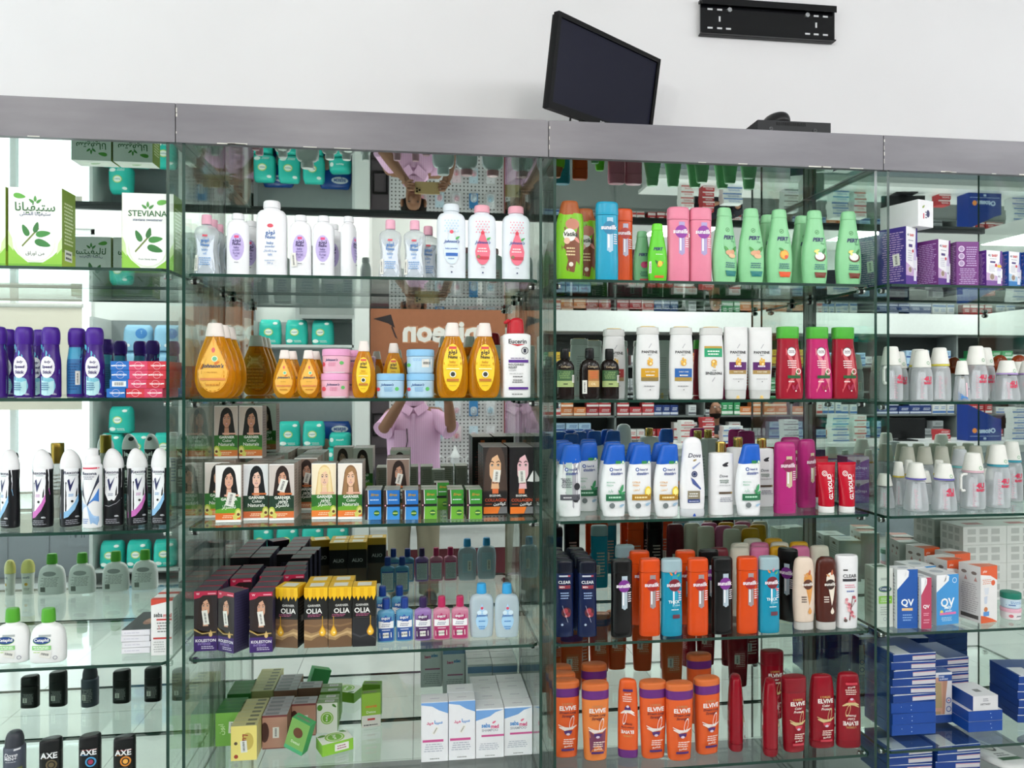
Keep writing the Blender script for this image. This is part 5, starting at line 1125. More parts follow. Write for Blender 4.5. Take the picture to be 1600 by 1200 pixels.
bottle('clear_white', 'shampoo_bottle', 'white shampoo bottle with pink blossom branches', (1305, 1338, 867, 'C4', 983), .6, [('bottle_body', [(0, .86, .88, 2.6), (.012, .91, .93, 2.6), (.4, .96, 1, 2.6), (.75, .98, .97, 2.6), (.93, 1, .92, 2.6), (.985, .98, .85, 2.6), (1, .92, .78, 2.6)], '#f2f1f3', .3)],
       [('r', -.6, .80, -.2, .82, '#444'), ('t', 'CLEAR', 0, .73, 1.25, '#33343a', {'b': .015}), ('r', -.65, .655, .6, .69, '#2e2e34'), ('g', -.5, .56, .5, .62, 2, '#d890a0'), ('g', -.4, .5, .5, .54, 1, '#6a7ab0')] + [('p', [(-.1, .12), (.0, .12), (.25, .45), (.2, .46)], '#7a3a3a'), ('p', [(.1, .3), (.15, .3), (.6, .40), (.6, .41)], '#7a3a3a')] + [('c', -.45 + .97 * ((q * .37) % 1), .15 + .31 * ((q * .61) % 1), .09 + .05 * (q % 2), ('#d88a94', '#b8505e', '#e8b0b4')[q % 3]) for q in range(18)] + [('c', -.45, .12, .15, '#5a4a44')], blurb(None, '#c8b8bc', False))
# spare bottles standing behind in the fourth shelf
for k, c, cp, nm in (('back_yellow', '#d8a018', '#e2ac1c', 'yellow'), ('back_pink', '#cf6f98', '#d67ea4', 'pink'), ('back_cream', '#ddd6c6', '#e2dccf', 'pale cream'), ('back_maroon', '#6a1c28', '#72202c', 'maroon')):
    bottle(k, 'conditioner_bottle', '%s conditioner bottle standing in the rear rows' % nm, (1239, 1271, 870, 'C4', 985), .6, [('bottle_body', SC_, c, .3)], [('c', .1, .64, .4, '#8a3a4a'), ('g', -.5, .3, .5, .5, 5, '#eee')], blurb('#d8d4cc', '#8a8a80', False, .5, .3, .5))
# bottom shelf
EL = [(0, .78, .80, 2.6), (.012, .83, .87, 2.6), (.3, .92, .95, 2.5), (.6, .98, 1, 2.4), (.80, 1, 1, 2.4)]
ELC = [(.801, 1.0, 1.0, 2.4), (.805, 1.02, 1.02, 2.4), (.915, 1.02, 1.02, 2.4)]
ELT = [(.916, 1.02, 1.02, 2.4), (.95, 1.02, 1.02, 2.4), (.985, .98, .98, 2.4), (.995, .9, .9, 2.4), (1, .7, .7, 2.4)]
SW = [('p', [(-.62, .42), (-.2, .385), (.45, .40), (.7, .43), (.72, .42), (.4, .38), (-.2, .365), (-.6, .405)], 0), ('p', [(-.65, .45), (-.2, .405), (.3, .405), (.3, .40), (-.2, .395), (-.66, .44)], 0)]
def elv(ink, lip, sub, bk, label=None, cond=False):
    c = []
    if label: c.append(('p', [(-.6, .42), (.7, .42), (.6, .11), (-.5, .11)], label))
    c += [('t', "L'OREAL", .05, .715, .85, bk), ('t', 'ELVIVE', .05, .66, 1.25, '#f6ece8', {'b': .035}), ('t', sub[0], .05, .60, .125 * len(sub[0]), ink, {'sh': .25, 'b': .02}), ('t', sub[1], .05, .555, .115 * len(sub[1]), ink, {'sh': .25, 'b': .02})]
    c += [('p', s[1], '#f2e4dc' if ink != '#f2e4dc' else '#d8c08a') for s in SW]
    lc = '#f6f0ec' if ink != '#f2e4dc' else '#e0c48a'
    th = [2 * pi * q / 20 for q in range(20)]
    ring = lambda t, k: (.32 + .19 * k * cos(t) * .8 + .12 * sin(t) * k, .48 + .085 * k * sin(t))
    for q in range(20):
        c.append(('p', [ring(th[q], 1), ring(th[(q + 1) % 20], 1), ring(th[(q + 1) % 20], .80), ring(th[q], .80)], lc))
    c += [('p', [(-.28, .37), (.36, .37), (.28, .33), (.04, .305), (-.2, .33)], lip), ('e', .04, .325, .14, .016, '#d8c8d8'), ('g', -.4, .19, .6, .27, 3, '#f6e0d4'), ('t', ar('شامبو'), .05, .17, .6, '#f6e8e0'), ('r', -.45, .105, .5, .135, lip)]
    return c
OR, PU = '#e4602a', '#6a2a7c'
bottle('elv_o', 'shampoo_bottle', 'orange shampoo bottle with purple cap band and white swirl', (998, 1039, 1063, 'C5', 1187), .58, [('bottle_body', EL, OR, .3), ('cap_band', ELC, PU, .3), ('cap', ELT, '#d87038', .35)], elv('#5a2030', '#4a2468', ('Dream Long', 'Strength'), '#c89060'), blurb('#d86830', '#f0d0b8', True, .6, .3, .6))
bottle('elv_o2', 'shampoo_bottle', 'lighter orange shampoo bottle with purple lower label', (909, 950, 1065, 'C5', 1190), .58, [('bottle_body', EL, '#ea8340', .3), ('cap_band', ELC, PU, .3), ('cap', ELT, '#d87038', .35)], elv('#5a2030', '#4a2468', ('Dream Long', 'Straight'), '#c89060', '#7a3a5a'), blurb('#d86830', '#f0d0b8', True, .6, .3, .6))
ELK = [(0, .92, .9, 2.5), (.02, .97, .97, 2.5), (.10, 1, 1, 2.5), (.101, .97, .97, 2.5), (.4, .98, .97, 2.4), (.8, .92, .88, 2.4), (.95, .82, .74, 2.4), (.985, .7, .6, 2.4), (1, .4, .4, 2.4)]
def elcond(key, nm, body, ink, lip, sub, base, ref):
    bottle(key, 'conditioner_bottle', nm, ref, .6, [('bottle_body', [(max(s[0], .105),) + tuple(s[1:]) for s in ELK[3:]], body, .3), ('cap', [(0, .92, .9, 2.5), (.02, .97, .97, 2.5), (.104, .98, .98, 2.5)], base, .3)], flip(elv(ink, lip, sub, '#c8a060')), blurb(None, '#e8c8b8', True))
elcond('elv_oc', 'orange conditioner bottle with purple foot, label upside down', OR, '#5a2030', '#4a2468', ('Dream Long', 'Strength'), PU, (969, 1000, 1060, 'C5', 1185))
RE = '#900d20'
bottle('elv_r', 'shampoo_bottle', 'deep red shampoo bottle with gold swirl and flat cap', (1220, 1257, 1056, 'C5', 1177), .58, [('bottle_body', EL, RE, .25), ('cap', [(.801, .99, .99, 2.4), (.81, 1.01, 1.01, 2.4), (.98, 1.0, 1.0, 2.4), (.995, .94, .94, 2.4), (1, .8, .8, 2.4)], '#861020', .3)], elv('#f2e4dc', '#c83a4a', ('Color', 'Protect'), '#d8a058'), blurb('#98101f', '#e8b8b8', True, .6, .3, .6))
bottle('elv_rc', 'conditioner_bottle', 'deep red conditioner bottle with gold swirl and rounded top', (1265, 1303, 1053, 'C5', 1170), .58, [('bottle_body', [(.105, .97, .97, 2.4), (.4, 1, 1, 2.4), (.7, .96, .94, 2.4), (.9, .86, .80, 2.4), (.97, .76, .66, 2.4), (.99, .66, .56, 2.4), (1, .4, .4, 2.4)], RE, .25), ('cap', [(0, .92, .9, 2.5), (.02, .96, .96, 2.5), (.10, .98, .98, 2.5)], '#861020', .3)], [x for x in elv('#f2e4dc', '#c83a4a', ('Color', 'Protect'), '#d8a058')], blurb('#98101f', '#e8b8b8', True, .6, .3, .6))
elcond('elv_ri', 'deep red conditioner bottle with its label upside down', RE, '#f2e4dc', '#c83a4a', ('Color', 'Protect'), '#861020', (1307, 1343, 1050, 'C5', 1170))

# -------------------------------------------------- rightmost case
def fbox(key, desc, ref, d, base, sidec, sz=None):
    fr = [('r', -1, 0, 1, 1, '#f2f1f4'), ('r', -1, 0, 1, .18, base), ('p', [(-1, .18), (1, .18), (1, .26), (-1, .40)], '#c9a8d0' if base != '#2a78b8' else '#a8cce6'), ('p', [(.72, 1), (1, 1), (1, .5), (.62, .55)], sidec), ('t', '4U', -.62, .865, .35, '#4a4a6a', {'b': .03}), ('t', 'BABY', .05, .865, .75, '#c8484a', {'b': .05}), ('g', -.7, .76, .3, .79, 1, '#889'), ('r', -.55, .66, .1, .71, '#4a3a78'), ('g', -.75, .42, .1, .62, 5, '#c8c8d4'),
          ('c', -.3, .28, .34, '#d8d0d4'), ('c', -.3, .28, .26, '#9a8474'), ('r', .35, .10, .8, .45, '#e8e8f2'), ('p', [(.3, .45), (.86, .45), (.74, .62), (.62, .7), (.54, .7), (.42, .62)], '#d0c4e4'), ('c', .18, .60, .15, '#c83a48'), ('t', '4U', .58, .3, .3, '#5a4a6a')]
    sd = [('r', -1, 0, 1, 1, sidec), ('g', -.8, .08, .85, .93, 22, '#b99ac8')]
    carton(key, 'feeding_bottle_box', desc, ref, d, sidec, fr, left=sd, right=sd, top=[('r', -1, 0, 1, 1, '#e6e2ea')], sz=sz)
fbox('fb_tall', 'tallest violet feeding bottle box with barcode sticker on its side', None, .085, '#5a3a90', '#3f2a86', sz=(.062, .178))
TY['fb_tall']['faces']['L'] = TY['fb_tall']['faces']['L'] + [('s', .3, .45, .5, .2, 5)]
fbox('fb_mid', 'white-fronted purple feeding bottle box turned to show purple side', None, .075, '#5a2f86', '#6c2a78', sz=(.062, .142))
fbox('fb_side', 'purple box face with three round pictures', None, .05, '#5a2f86', '#6c2a78', sz=(.068, .137))
TY['fb_side']['faces']['F'] = [('r', -1, 0, 1, 1, '#6f2a7a')] + [('c', -.55, b_, .28, '#d8c4de') for b_ in (.84, .68, .52)] + [('c', -.55, b_, .2, '#a890b8') for b_ in (.84, .68, .52)] + [('g', -.15, .45, .85, .9, 9, '#b99ac8'), ('g', -.8, .06, .85, .42, 9, '#b99ac8')]
fbox('fb_small', 'short purple and white feeding bottle box with yellow teat print', None, .06, '#7a4a98', '#5a2a86', sz=(.066, .111))
TY['fb_small']['faces']['F'] += [('e', .6, .58, .28, .04, '#e8bc3a')]
fbox('fb_blue', 'short blue and white feeding bottle box', None, .06, '#2a78b8', '#1f4a9a', sz=(.058, .111))
carton('tiny_white', 'ointment_box', 'small white carton with tiny emblem lying on the tall violet box', None, .13, '#f2f1f4', [('e', .3, .5, .22, .14, '#2a2a5a'), ('g', -.1, .3, .2, .6, 3, '#5a5a7a'), ('r', -.35, .3, -.2, .5, '#c8485a'), ('leaf', -.3, .75, .4, 40, '#8aa04a')], sz=(.068, .080))
def bb(key, desc, ref, ring=None, handle=False, wide=False, prt=True, sz=None, capc='#f1f0ea'):
    body = [(0, .90, .90, 2), (.015, .97, .97, 2), (.10, 1, 1, 2), (.40, .97, .97, 2), (.55, .92, .92, 2), (.63, .82, .82, 2), (.65, .74, .74, 2)] if not wide else [(0, .93, .93, 2.4), (.02, 1, 1, 2.4), (.15, 1, 1, 2.4), (.45, .86, .86, 2.2), (.60, .80, .80, 2), (.62, .76, .76, 2)]
    parts = [('bottle_body', body, '#dfe2e6', .1, 'clear')]
    if ring: parts.append(('ring', [(.651, .82, .82, 2), (.655, .86, .86, 2), (.685, .86, .86, 2)], ring, .4))
    parts.append(('cap', [(.686 if ring else .652, .80, .80, 2), (.69 if ring else .66, .84, .84, 2), (.80, .74, .74, 2), (.96, .60, .60, 2), (.99, .55, .55, 2), (1, .45, .45, 2)], capc, .4))
    parts.append(('liner_card', [(.03, .62, .1, 6), (.56, .40, .1, 6)], '#e9e9ee', .6))
    pr = [('t', '4U', -.02, .43, .75, '#cf2f52', {'b': .05}), ('t', 'BABY', 0, .35, .8, '#cf2f52', {'b': .06}), ('o', .1, .74, .16, .04, '#5aa870')] if prt else []
    pr += [('r', -.66, .06 + .03 * q, -.5 if q % 3 else -.4, .066 + .03 * q, '#e08aa0') for q in range(14)]
    bottle(key, 'feeding_bottle', desc, ref, 1, parts, pr, [('s', 0, .25, .5, .2, 0)], sz=sz)
    if handle: TY[key]['handle'] = True
bb('bb_tall', 'tall clear feeding bottle with white cap', None, sz=(.064, .168))
bb('bb_mid', 'clear feeding bottle with white cap and green seal', None, sz=(.062, .155))
bb('bb_yel', 'clear feeding bottle with white cap and yellow ring', None, ring='#dcd052', prt=False, sz=(.063, .163))
bb('bb_lil', 'short clear feeding bottle with white cap and lilac ring', None, ring='#b89ad8', wide=True, sz=(.066, .124))
bb('bb_small', 'short clear feeding bottle with tall white cap and blue wave', None, wide=True, sz=(.044, .122))
TY['bb_small']['faces']['F'] = [('p', [(-.9, .22), (0, .1), (.4, .02), (-.9, .02)], '#4a86c8'), ('t', '4U', .4, .3, .4, '#5a3a5a', {'b': .04}), ('r', -.1, .1, .1, .45, '#e8c0cc')]
bb('bb_handle', 'clear feeding bottle with a white side handle', None, handle=True, sz=(.066, .165))
bb('bn_small', 'small clear feeding bottle with plain white cap', None, wide=True, prt=False, sz=(.056, .105))
bb('bn_yel', 'slim small feeding bottle with yellow ring and grey card', None, ring='#d8c048', prt=False, sz=(.040, .140))
bb('bn_blue', 'small feeding bottle with violet-blue ring flaring to its foot', None, ring='#6a62b8', wide=True, prt=False, sz=(.066, .145))
bb('bn_logo', 'small feeding bottle with blue ring and coloured print', None, ring='#6a62b8', wide=True, sz=(.066, .143))
bb('bn_handle', 'tall feeding bottle with pink ring and white loop handle', None, ring='#e8c0cc', handle=True, sz=(.070, .172))
bb('bn_teal', 'largest feeding bottle with teal ring and white dome cap', None, ring='#3a9ab0', sz=(.068, .196))
bb('bn_dome', 'clear-domed feeding bottle in the rear row', None, prt=False, capc='#d4d2c4', sz=(.062, .172))
bb('bn_aqua', 'feeding bottle with aqua ring in the rear row', None, ring='#7cc8cc', prt=False, capc='#c9ccd0', sz=(.062, .172))
carton('cet_box', 'cleanser_box', 'tall white and green carton behind the side glass', (1367, 1393, 888, 'D4', 980), .06, '#e9ebe6', [('r', -.5, .80, .5, .84, '#b8bcb8'), ('e', 0, .645, .8, .055, '#8ec63f'), ('e', 0, .648, .76, .048, '#14386a'), ('t', 'Cetaphil', 0, .648, 1.2, '#fff', {'b': .02}), ('r', -.75, .40, .85, .53, '#8cc63e'), ('g', -.6, .42, .7, .51, 3, '#eef6e4'), ('g', -.6, .2, .6, .36, 4, '#b0b4b0'), ('o', 0, .14, .2, .05, '#99a')], right=[('g', -.6, .2, .6, .8, 8, '#b8bab4')], left=[('r', -1, 0, 1, 1, '#dfe2dc'), ('g', -.6, .2, .6, .8, 8, '#b8bab4')], top=[('r', -.7, .3, .7, .7, '#3a5a44')])
def qv(key, desc, ref, c, c2, extra, w=1):
    carton(key, 'skin_care_box', desc, ref, .05 if w else .085, '#e9e9ea', [('r', -1, 0, 1, 1, c), ('p', [(-1, 1), (-.1, 1), (-.15, .9), (-.5, .82), (-1, .70)], '#f4f4f6'), ('p', [(-.1, 1), (.15, .97), (.1, .88), (-.4, .78), (-1, .66), (-1, .70), (-.5, .82), (-.15, .9)], c2), ('t', 'QV', .0, .43, 1.25, '#f6f8fa', {'b': .03})] + extra, left=[('r', -1, 0, 1, 1, '#e2e2e4'), ('g', -.7, .1, .7, .9, 14, '#b0b0b8'), ('r', -.3, .86, .3, .92, '#444')], right=[('r', -1, 0, 1, 1, '#20386a')], top=[('r', -1, 0, 1, 1, '#e8e8ea'), ('e', 0, .5, .5, .2, '#b8bcc4')])
qv('qv_blue', 'tall white and royal blue skin care carton', (1397, 1428, 890, 'D4', 982), '#1c56a8', '#f4f4f6', [('r', -.55, .30, .5, .345, '#e8c08a'), ('g', -.5, .12, .5, .25, 3, '#8ab0e0')])
qv('qv_pink', 'narrow white and raspberry pink skin care carton', (1430, 1446, 903, 'D4', 983), '#b8405e', '#f4f4f6', [('g', -.6, .25, .6, .32, 2, '#e8a8b8'), ('g', -.6, .1, .6, .2, 2, '#e0a0b0')])
qv('qv_baby', 'wide white and sky blue baby powder carton', (1457, 1496, 898, 'D4', 976), '#3f94d4', '#f4f4f6', [('t', 'baby', .05, .34, .7, '#eaf4fa', {'sh': .3, 'b': .03}), ('c', -.55, .26, .14, '#e8d85a'), ('t', 'powder', .1, .27, .6, '#eaf4fa'), ('r', -.7, .2, .75, .245, '#e070a8'), ('g', -.6, .07, .5, .16, 3, '#b8dcf2'), ('o', .62, .88, .2, .04, '#e8f2fa')], 0)
carton('ors', 'rehydration_box', 'white and orange carton with pictures on its front', (1530, 1562, 885, 'D4', 973), .075, '#efeceb',
       [('r', -1, .83, 1, 1, '#dc5a2c'), ('p', [(-1, .90), (1, .90), (1, .74), (.2, .83), (-1, .86)], '#dc5a2c'), ('p', [(-1, .86), (.2, .83), (-.2, .80), (-1, .80)], '#efeceb'), ('t', 'plus', -.5, .91, .5, '#f8e8e0', {'sh': .2}), ('g', -.8, .68, .4, .78, 3, '#e0a08a'), ('c', .5, .70, .24, '#d8582a'), ('p', [(-.6, .62), (.0, .62), (-.1, .5), (-.5, .5)], '#d8dce4'), ('p', [(-.6, .46), (-.2, .48), (-.25, .34), (-.55, .34)], '#c8d0e0'), ('c', -.4, .24, .22, '#c87a4a'), ('r', -.7, .12, .0, .2, '#5a94d4'), ('p', [(-1, 0), (1, 0), (.4, .06), (-.5, .12), (-1, .14)], '#dc5a2c')],
       left=[('r', -1, 0, 1, 1, '#e6e2e0'), ('e', -.5, .86, .25, .03, '#8a7a74'), ('e', .4, .86, .25, .03, '#8a7a74'), ('p', [(-.5, .72), (-.2, .72), (-.35, .80)], '#c8908a'), ('p', [(.4, .72), (.7, .72), (.55, .80)], '#c8908a'), ('g', -.8, .15, .8, .68, 14, '#c0b8b8'), ('r', -.8, .05, .8, .12, '#5a5654')], top=[('r', -1, 0, 1, 1, '#e2dedc'), ('p', [(-1, 0), (1, .0), (1, .35), (-1, .6)], '#d06a48')])
jar('jar_green', 'round pale blue ointment jar with dark green lid', '#cfe2f0', '#1f7a66', [('g', -.7, .3, .7, .5, 2, '#5a8ac0'), ('r', -.9, .2, -.2, .26, '#2a5aa0')], (.056, .047), .62)
jar('jar_rose', 'round white cream jar with pink lid under the green-lidded jar', '#f0e8ea', '#e8b4c4', [('t', "Johnson's", .3, .35, .9, '#4a3a5a', {'sh': .3, 'b': .03}), ('c', -.6, .35, .18, '#d8707e')], (.056, .034), .66)
carton('white_carton', 'tissue_carton', 'white printed carton in the tall stack by the rear mirror', None, .11, '#d9dad6', [('r', -.8 + .55 * q, .15 + .42 * r_, -.42 + .55 * q, .45 + .42 * r_, '#b4b6b2') for q in range(3) for r_ in range(2)], left=[('r', -.8 + .55 * q, .15 + .42 * r_, -.42 + .55 * q, .45 + .42 * r_, '#b4b6b2') for q in range(3) for r_ in range(2)], right=[('r', -1, 0, 1, 1, '#c8cac6')], top=[('r', -.9, .1, .9, .9, '#cfd0cc'), ('r', -.5, .3, .3, .6, '#b0686a')], sz=(.16, .062))
carton('brace', 'support_box', 'blue bandage box with white end flap in a pile', None, .14, '#163f8c', [('r', -.1, .15, .98, .62, '#c9c6cc'), ('r', -.1, .60, .98, .66, '#d88a8a'), ('r', -1, .92, 1, 1, '#e2e4ea')], top=[('r', -1, 0, 1, 1, '#163a7e'), ('r', -.9, .0, -.2, .5, '#d4d6dc'), ('r', .0, .3, .8, .6, '#16387a')], right=[('r', -1, .3, 1, .7, '#c9c6cc')], sz=(.145, .0245))
carton('brace_plain', 'support_box', 'plain closed blue bandage box at the foot of the pile', None, .14, '#17489e', [('c', -.1, .3, .02, '#c8d8f0'), ('c', -.1, .7, .02, '#c8d8f0'), ('r', -.98, .97, .98, 1, '#173f88'), ('c', -.55, .6, .015, '#c8d8f0')], sz=(.145, .033))
def knee():
    return [('r', -1, 0, 1, 1, '#d8d6da'), ('p', [(-.75, .90), (.1, .90), (.35, .5), (.25, .17), (-.55, .17)], '#c99a80'), ('p', [(-.72, .8), (-.05, .8), (.05, .3), (-.6, .3)], '#b09a6e'), ('r', -.75, .17, -.1, .23, '#a88c66'), ('p', [(.1, .90), (.6, .90), (.4, .5), (.3, .17), (.1, .17)], '#b98870'), ('r', -.3, .83, 1, .95, '#1d4a98'), ('t', 'KNEE', .0, .915, .5, '#dfe6f4', {'b': .03}), ('t', 'SUPPORT', .2, .865, .85, '#dfe6f4', {'b': .03}), ('r', -1, .955, 1, 1, '#e8e8ec'), ('o', .68, .44, .26, .07, '#2a4a98'), ('r', .6, .43, .76, .45, '#c83a4a'), ('o', .68, .27, .26, .07, '#2a4a98'), ('r', -1, 0, 1, .16, '#1d4694')]
carton('knee', 'knee_support_box', 'upright carton picturing a bandaged knee', (1468, 1500, 1052, 'D5', 1131), .045, '#1d4a98', knee(), top=[('r', -1, 0, 1, 1, '#1d4a98')], back=knee())
carton('plaster', 'dressing_box', 'white dressing box with small dark print', None, .10, '#dedde0', [('t', 'DETTWIST', 0, .42, .8, '#3a3a44', {'b': .03}), ('g', -.2, .6, .3, .85, 2, '#8a8a94')], left=[('r', -1, 0, 1, 1, '#1d4a98')], top=[('r', -1, 0, 1, 1, '#dedde0'), ('r', -.2, .3, .3, .5, '#777')], sz=(.085, .045))
carton('plaster_blue', 'dressing_box', 'closed blue dressing box under the white dressing box', None, .12, '#17489e', [('c', .35, .3, .025, '#c8d8f0'), ('c', .3, .7, .025, '#c8d8f0'), ('r', -1, .95, 1, 1, '#173f88')], top=[('r', -1, 0, 1, 1, '#e4e3e8'), ('r', -.1, .3, .3, .5, '#777')], sz=(.115, .032))
bottle('amber_pot', 'teether_bottle', 'feeding bottle with an amber ear-shaped lid in the rear row', None, .7,
       [('bottle_body', [(0, .7, .9, 2), (.02, .75, 1, 2), (.55, .75, 1, 2), (.6, .7, .9, 2)], '#dfe2e6', .1, 'clear'), ('lid', [(.605, .8, 1, 2.2), (.62, .9, 1, 2.2), (.75, 1, .9, 2.2), (.88, .85, .7, 2.2), (.97, .5, .5, 2.2), (1, .2, .3, 2.2)], '#a8461c', .15, 'amber')],
       [('c', .1, .82, .22, '#6a2a3a')], sz=(.062, .150))

bottle('packet', 'paper_packet', 'white paper packet', None, 1.5, [('wrapper', [(0, .9, .92, 6), (.2, 1, 1, 5), (.6, .98, .98, 5), (.9, .85, .88, 5), (1, .7, .75, 5)], '#d9dad8', .5)], [], cat='packet', sz=(.14, .022))
TY['packet']['top'] = [('e', .1, .62, .5, .22, '#3a3432'), ('e', .1, .62, .42, .17, '#c9c6c0'), ('r', -.9, .05, .9, .16, '#2f5a3a'), ('g', -.6, .2, .6, .34, 2, '#55585a')]

# ================================================================== PUTTING THE GOODS ON THE SHELVES
PROTO, ITEMS = {}, []
def shelf_z(s):
    return SHELF[s[0]][int(s[1])] + .0006

def dims(key):
    t = TY[key]
    if 'dims' in t: return t['dims']
    if t['sz']:
        w, h = t['sz']
        d = t['dr'] * w if t['loft'] else t['d']
    else:
        x0, x1, yt, s, yf = t['ref']
        z = shelf_z(s); xc = (x0 + x1) / 2
        if yf > 100: yf = Ydepth(xc, yf, z)
        if t['loft']:
            d = .04
            for _ in range(3):
                w = X(x1, yf + d / 2) - X(x0, yf + d / 2); d = t['dr'] * w
            h = Zh(xc, yt, yf + d / 2) - z
        else:
            d = t['d']; w = X(x1, yf) - X(x0, yf); h = Zh(xc, yt, yf) - z
    t['dims'] = (w, d, h)
    return t['dims']

def nest(out):
    """print belongs to the body it is on, a cap's disc to the cap"""
    caps = [o for o in out if o.name.split('.')[0] == 'cap']
    for o in out[1:]:
        n = o.name.split('.')[0]
        if n in ('label', 'back_label', 'front_print', 'back_print', 'side_print', 'top_print'): o.parent = out[0]
        elif n == 'cap_disc' and caps: o.parent = caps[0]
        elif n == 'pump_spout':
            o.parent = [q for q in out if q.name.startswith('pump_collar')][0]

def copy_part(o, parent):
    c = o.copy(); COL.objects.link(c); c.parent = parent
    for k in list(o.children): copy_part(k, c)

def build_proto(key):
    t = TY[key]
    w, d, h = dims(key)
    out = []
    if t['loft']:
        Ss = []
        for pt in t['parts']:
            name, S, col, ro = pt[:4]
            kind = pt[4] if len(pt) > 4 else 'plastic'
            R = resample(S, t['m'])
            if name not in ('liner_card', 'pump_spout'): Ss.append(R)
            v, f = loft(R, w, d, h, t['n'] if len(S) > 3 else 24)
            o = mesh_obj(name, v, f, M(col, ro, kind), None, smooth=38)
            out.append(o)
        if t.get('handle'):
            mb = MB().path([(-.30 * w, -.1 * d, .62 * h), (-.62 * w, -.15 * d, .62 * h), (-.70 * w, -.15 * d, .58 * h), (-.70 * w, -.15 * d, .36 * h), (-.62 * w, -.15 * d, .32 * h), (-.5 * w, -.12 * d, .33 * h)], .0042, n=10)
            out.append(mb.build('handle', M('#eeeeea', .4), None, 50))
        fy = surf(Ss, w, d, h)
        ik = Ink(lambda x, z, l: (x, fy(x, z) - l, z), w, h, False).run(t['faces']['F'])
        kk = None
        if ik.v: out.append(ik.build('label', None))
        if t['faces']['K']:
            ik = Ink(lambda x, z, l: (-x, -fy(x, z) + l, z), w, h, False).run(t['faces']['K'])
            out.append(ik.build('back_label', None))
        if t.get('top'):
            out.append(Ink(lambda x, z, l: (x * .8, (z - d / 2) * .8, h + l), w, d, True).run(t['top']).build('top_print', None))
        nest(out)
    else:
        e = min(.0012, h * .1)
        bm = bmesh.new()
        bmesh.ops.create_cube(bm, size=1)
        for v in bm.verts: v.co = Vector((v.co.x * w, v.co.y * d, (v.co.z + .5) * h))
        bmesh.ops.bevel(bm, geom=list(bm.edges), offset=.0006, segments=1, affect='EDGES')
        me = bpy.data.meshes.new('carton'); bm.to_mesh(me); bm.free()
        me.materials.append(M(t['col'], t['rough'], 'card'))
        out.append(link(bpy.data.objects.new('carton', me)))
        P = {'F': (lambda x, z, l: (x, -d / 2 - l, z), w, h), 'K': (lambda x, z, l: (-x, d / 2 + l, z), w, h), 'R': (lambda x, z, l: (w / 2 + l, x, z), d, h),
             'L': (lambda x, z, l: (-w / 2 - l, -x, z), d, h), 'T': (lambda x, z, l: (x, z - d / 2, h + l), w, d)}
        nm = {'F': 'front_print', 'K': 'back_print', 'R': 'side_print', 'L': 'side_print', 'T': 'top_print'}
        for k in 'FKRLT':
            c = t['faces'][k]
            if c:
                out.append(Ink(*P[k], True).run(c).build(nm[k], None))
        nest(out)
    return out[:1] + [o for o in out[1:] if o.parent is None]

def put(key, s, px=None, y=2.05, rot=0, rows=1, dy=None, dz=0, X_=None, lab=None, tip=0, jit=.0, col=None):
    """y: front of the thing (metres) or, above 100, the pixel row of its foot in the photograph"""
    t = TY[key]
    w, d, h = dims(key)
    z = shelf_z(s) + dz
    yf = Ydepth(px, y, shelf_z(s)) if y > 100 else y
    dy = dy or d + .0045
    yc = yf + d / 2
    x = X_ if X_ is not None else X(px, yc if t['loft'] else yf)
    for r in range(rows):
        if yc + r * dy + d / 2 > YM - .0015: break
        e = empty(t['obj'], (x + (random.uniform(-1, 1) * jit if r else 0), yc + r * dy, z), radians(rot))
        if tip:
            e.rotation_euler = (0, radians(tip), radians(rot))
        if key not in PROTO:
            PROTO[key] = build_proto(key)
            for o in PROTO[key]: o.parent = e
        else:
            for o in PROTO[key]: copy_part(o, e)
        e['category'] = t['cat']
        ITEMS.append(dict(o=e, desc=t['desc'], s=s, row=r, x=x, y=yc + r * dy, lab=lab if r == 0 else None, key=key, z=z))
        t.setdefault('shelves', set()).add(s)
    return

# ---- leftmost case
put('sweet_ar', 'A1', 55, 2.035); put('sweet_ar', 'A1', -34, 2.035); put('sweet_en', 'A1', 231, 2.10)
for px, y, r in ((-4, 2.06, 150), (38, 2.06, 0), (84, 2.06, 4), (148, 2.06, 10), (116, 2.09, 180), (11, 2.15, 10), (64, 2.16, -8)):
    put('lady', 'A2', px, y, r)
st = [[(181, 'cream_blue1'), (211.5, 'cream_red0'), (239.5, 'cream_pink1')], [(186, 'cream_code'), (214.5, 'cream_pink1'), (243, 'cream_red1')],
      [(188, 'cream_blue0'), (216.5, 'cream_pink1'), (245, 'cream_red0')], [(187, 'cream_blue0'), (216, 'cream_pink0'), (245, 'cream_red1')]]
lv = ('bottom', 'second', 'third', 'top')
for r, row in enumerate(st):
    for c, (px, k) in enumerate(row):
        nm = {'b': 'blue', 'r': 'red', 'p': 'pink-red', 'c': 'blue'}[k[6]]
        put(k, 'A2', px, 2.06, 0, dz=r * .0240, lab='small %s medicine box, %s column of the pile, %s layer' % (nm if k != 'cream_code' else 'blue barcode-ended', ('left', 'middle', 'right')[c], lv[r]))
for px, k, r in ((16, 'rex_blue', -32), (67, 'rex_pink', -8), (111, 'rex_blue', 26), (177.5, 'rex_black', 3), (214.5, 'rex_pink', 30), (252, 'rex_blue', -12)):
    put(k, 'A3', px, 2.08, r)
put('rex_spray', 'A3', 144.5, 2.05); put('mist', 'A3', 90, 2.22)
put('cetaphil', 'A4', 76, 1037); put('cetaphil', 'A4', 20, 1037)
put('cetaphil', 'A4', 0, 2.06, X_=-1.145); put('cetaphil', 'A4', 0, 2.06, X_=-1.242)
put('rollon', 'A4', 0, 2.06, X_=-1.322); put('rollon', 'A4', 0, 2.06, X_=-1.379, rot=40)
put('seba_red', 'A4', 253, 1024, rows=2)
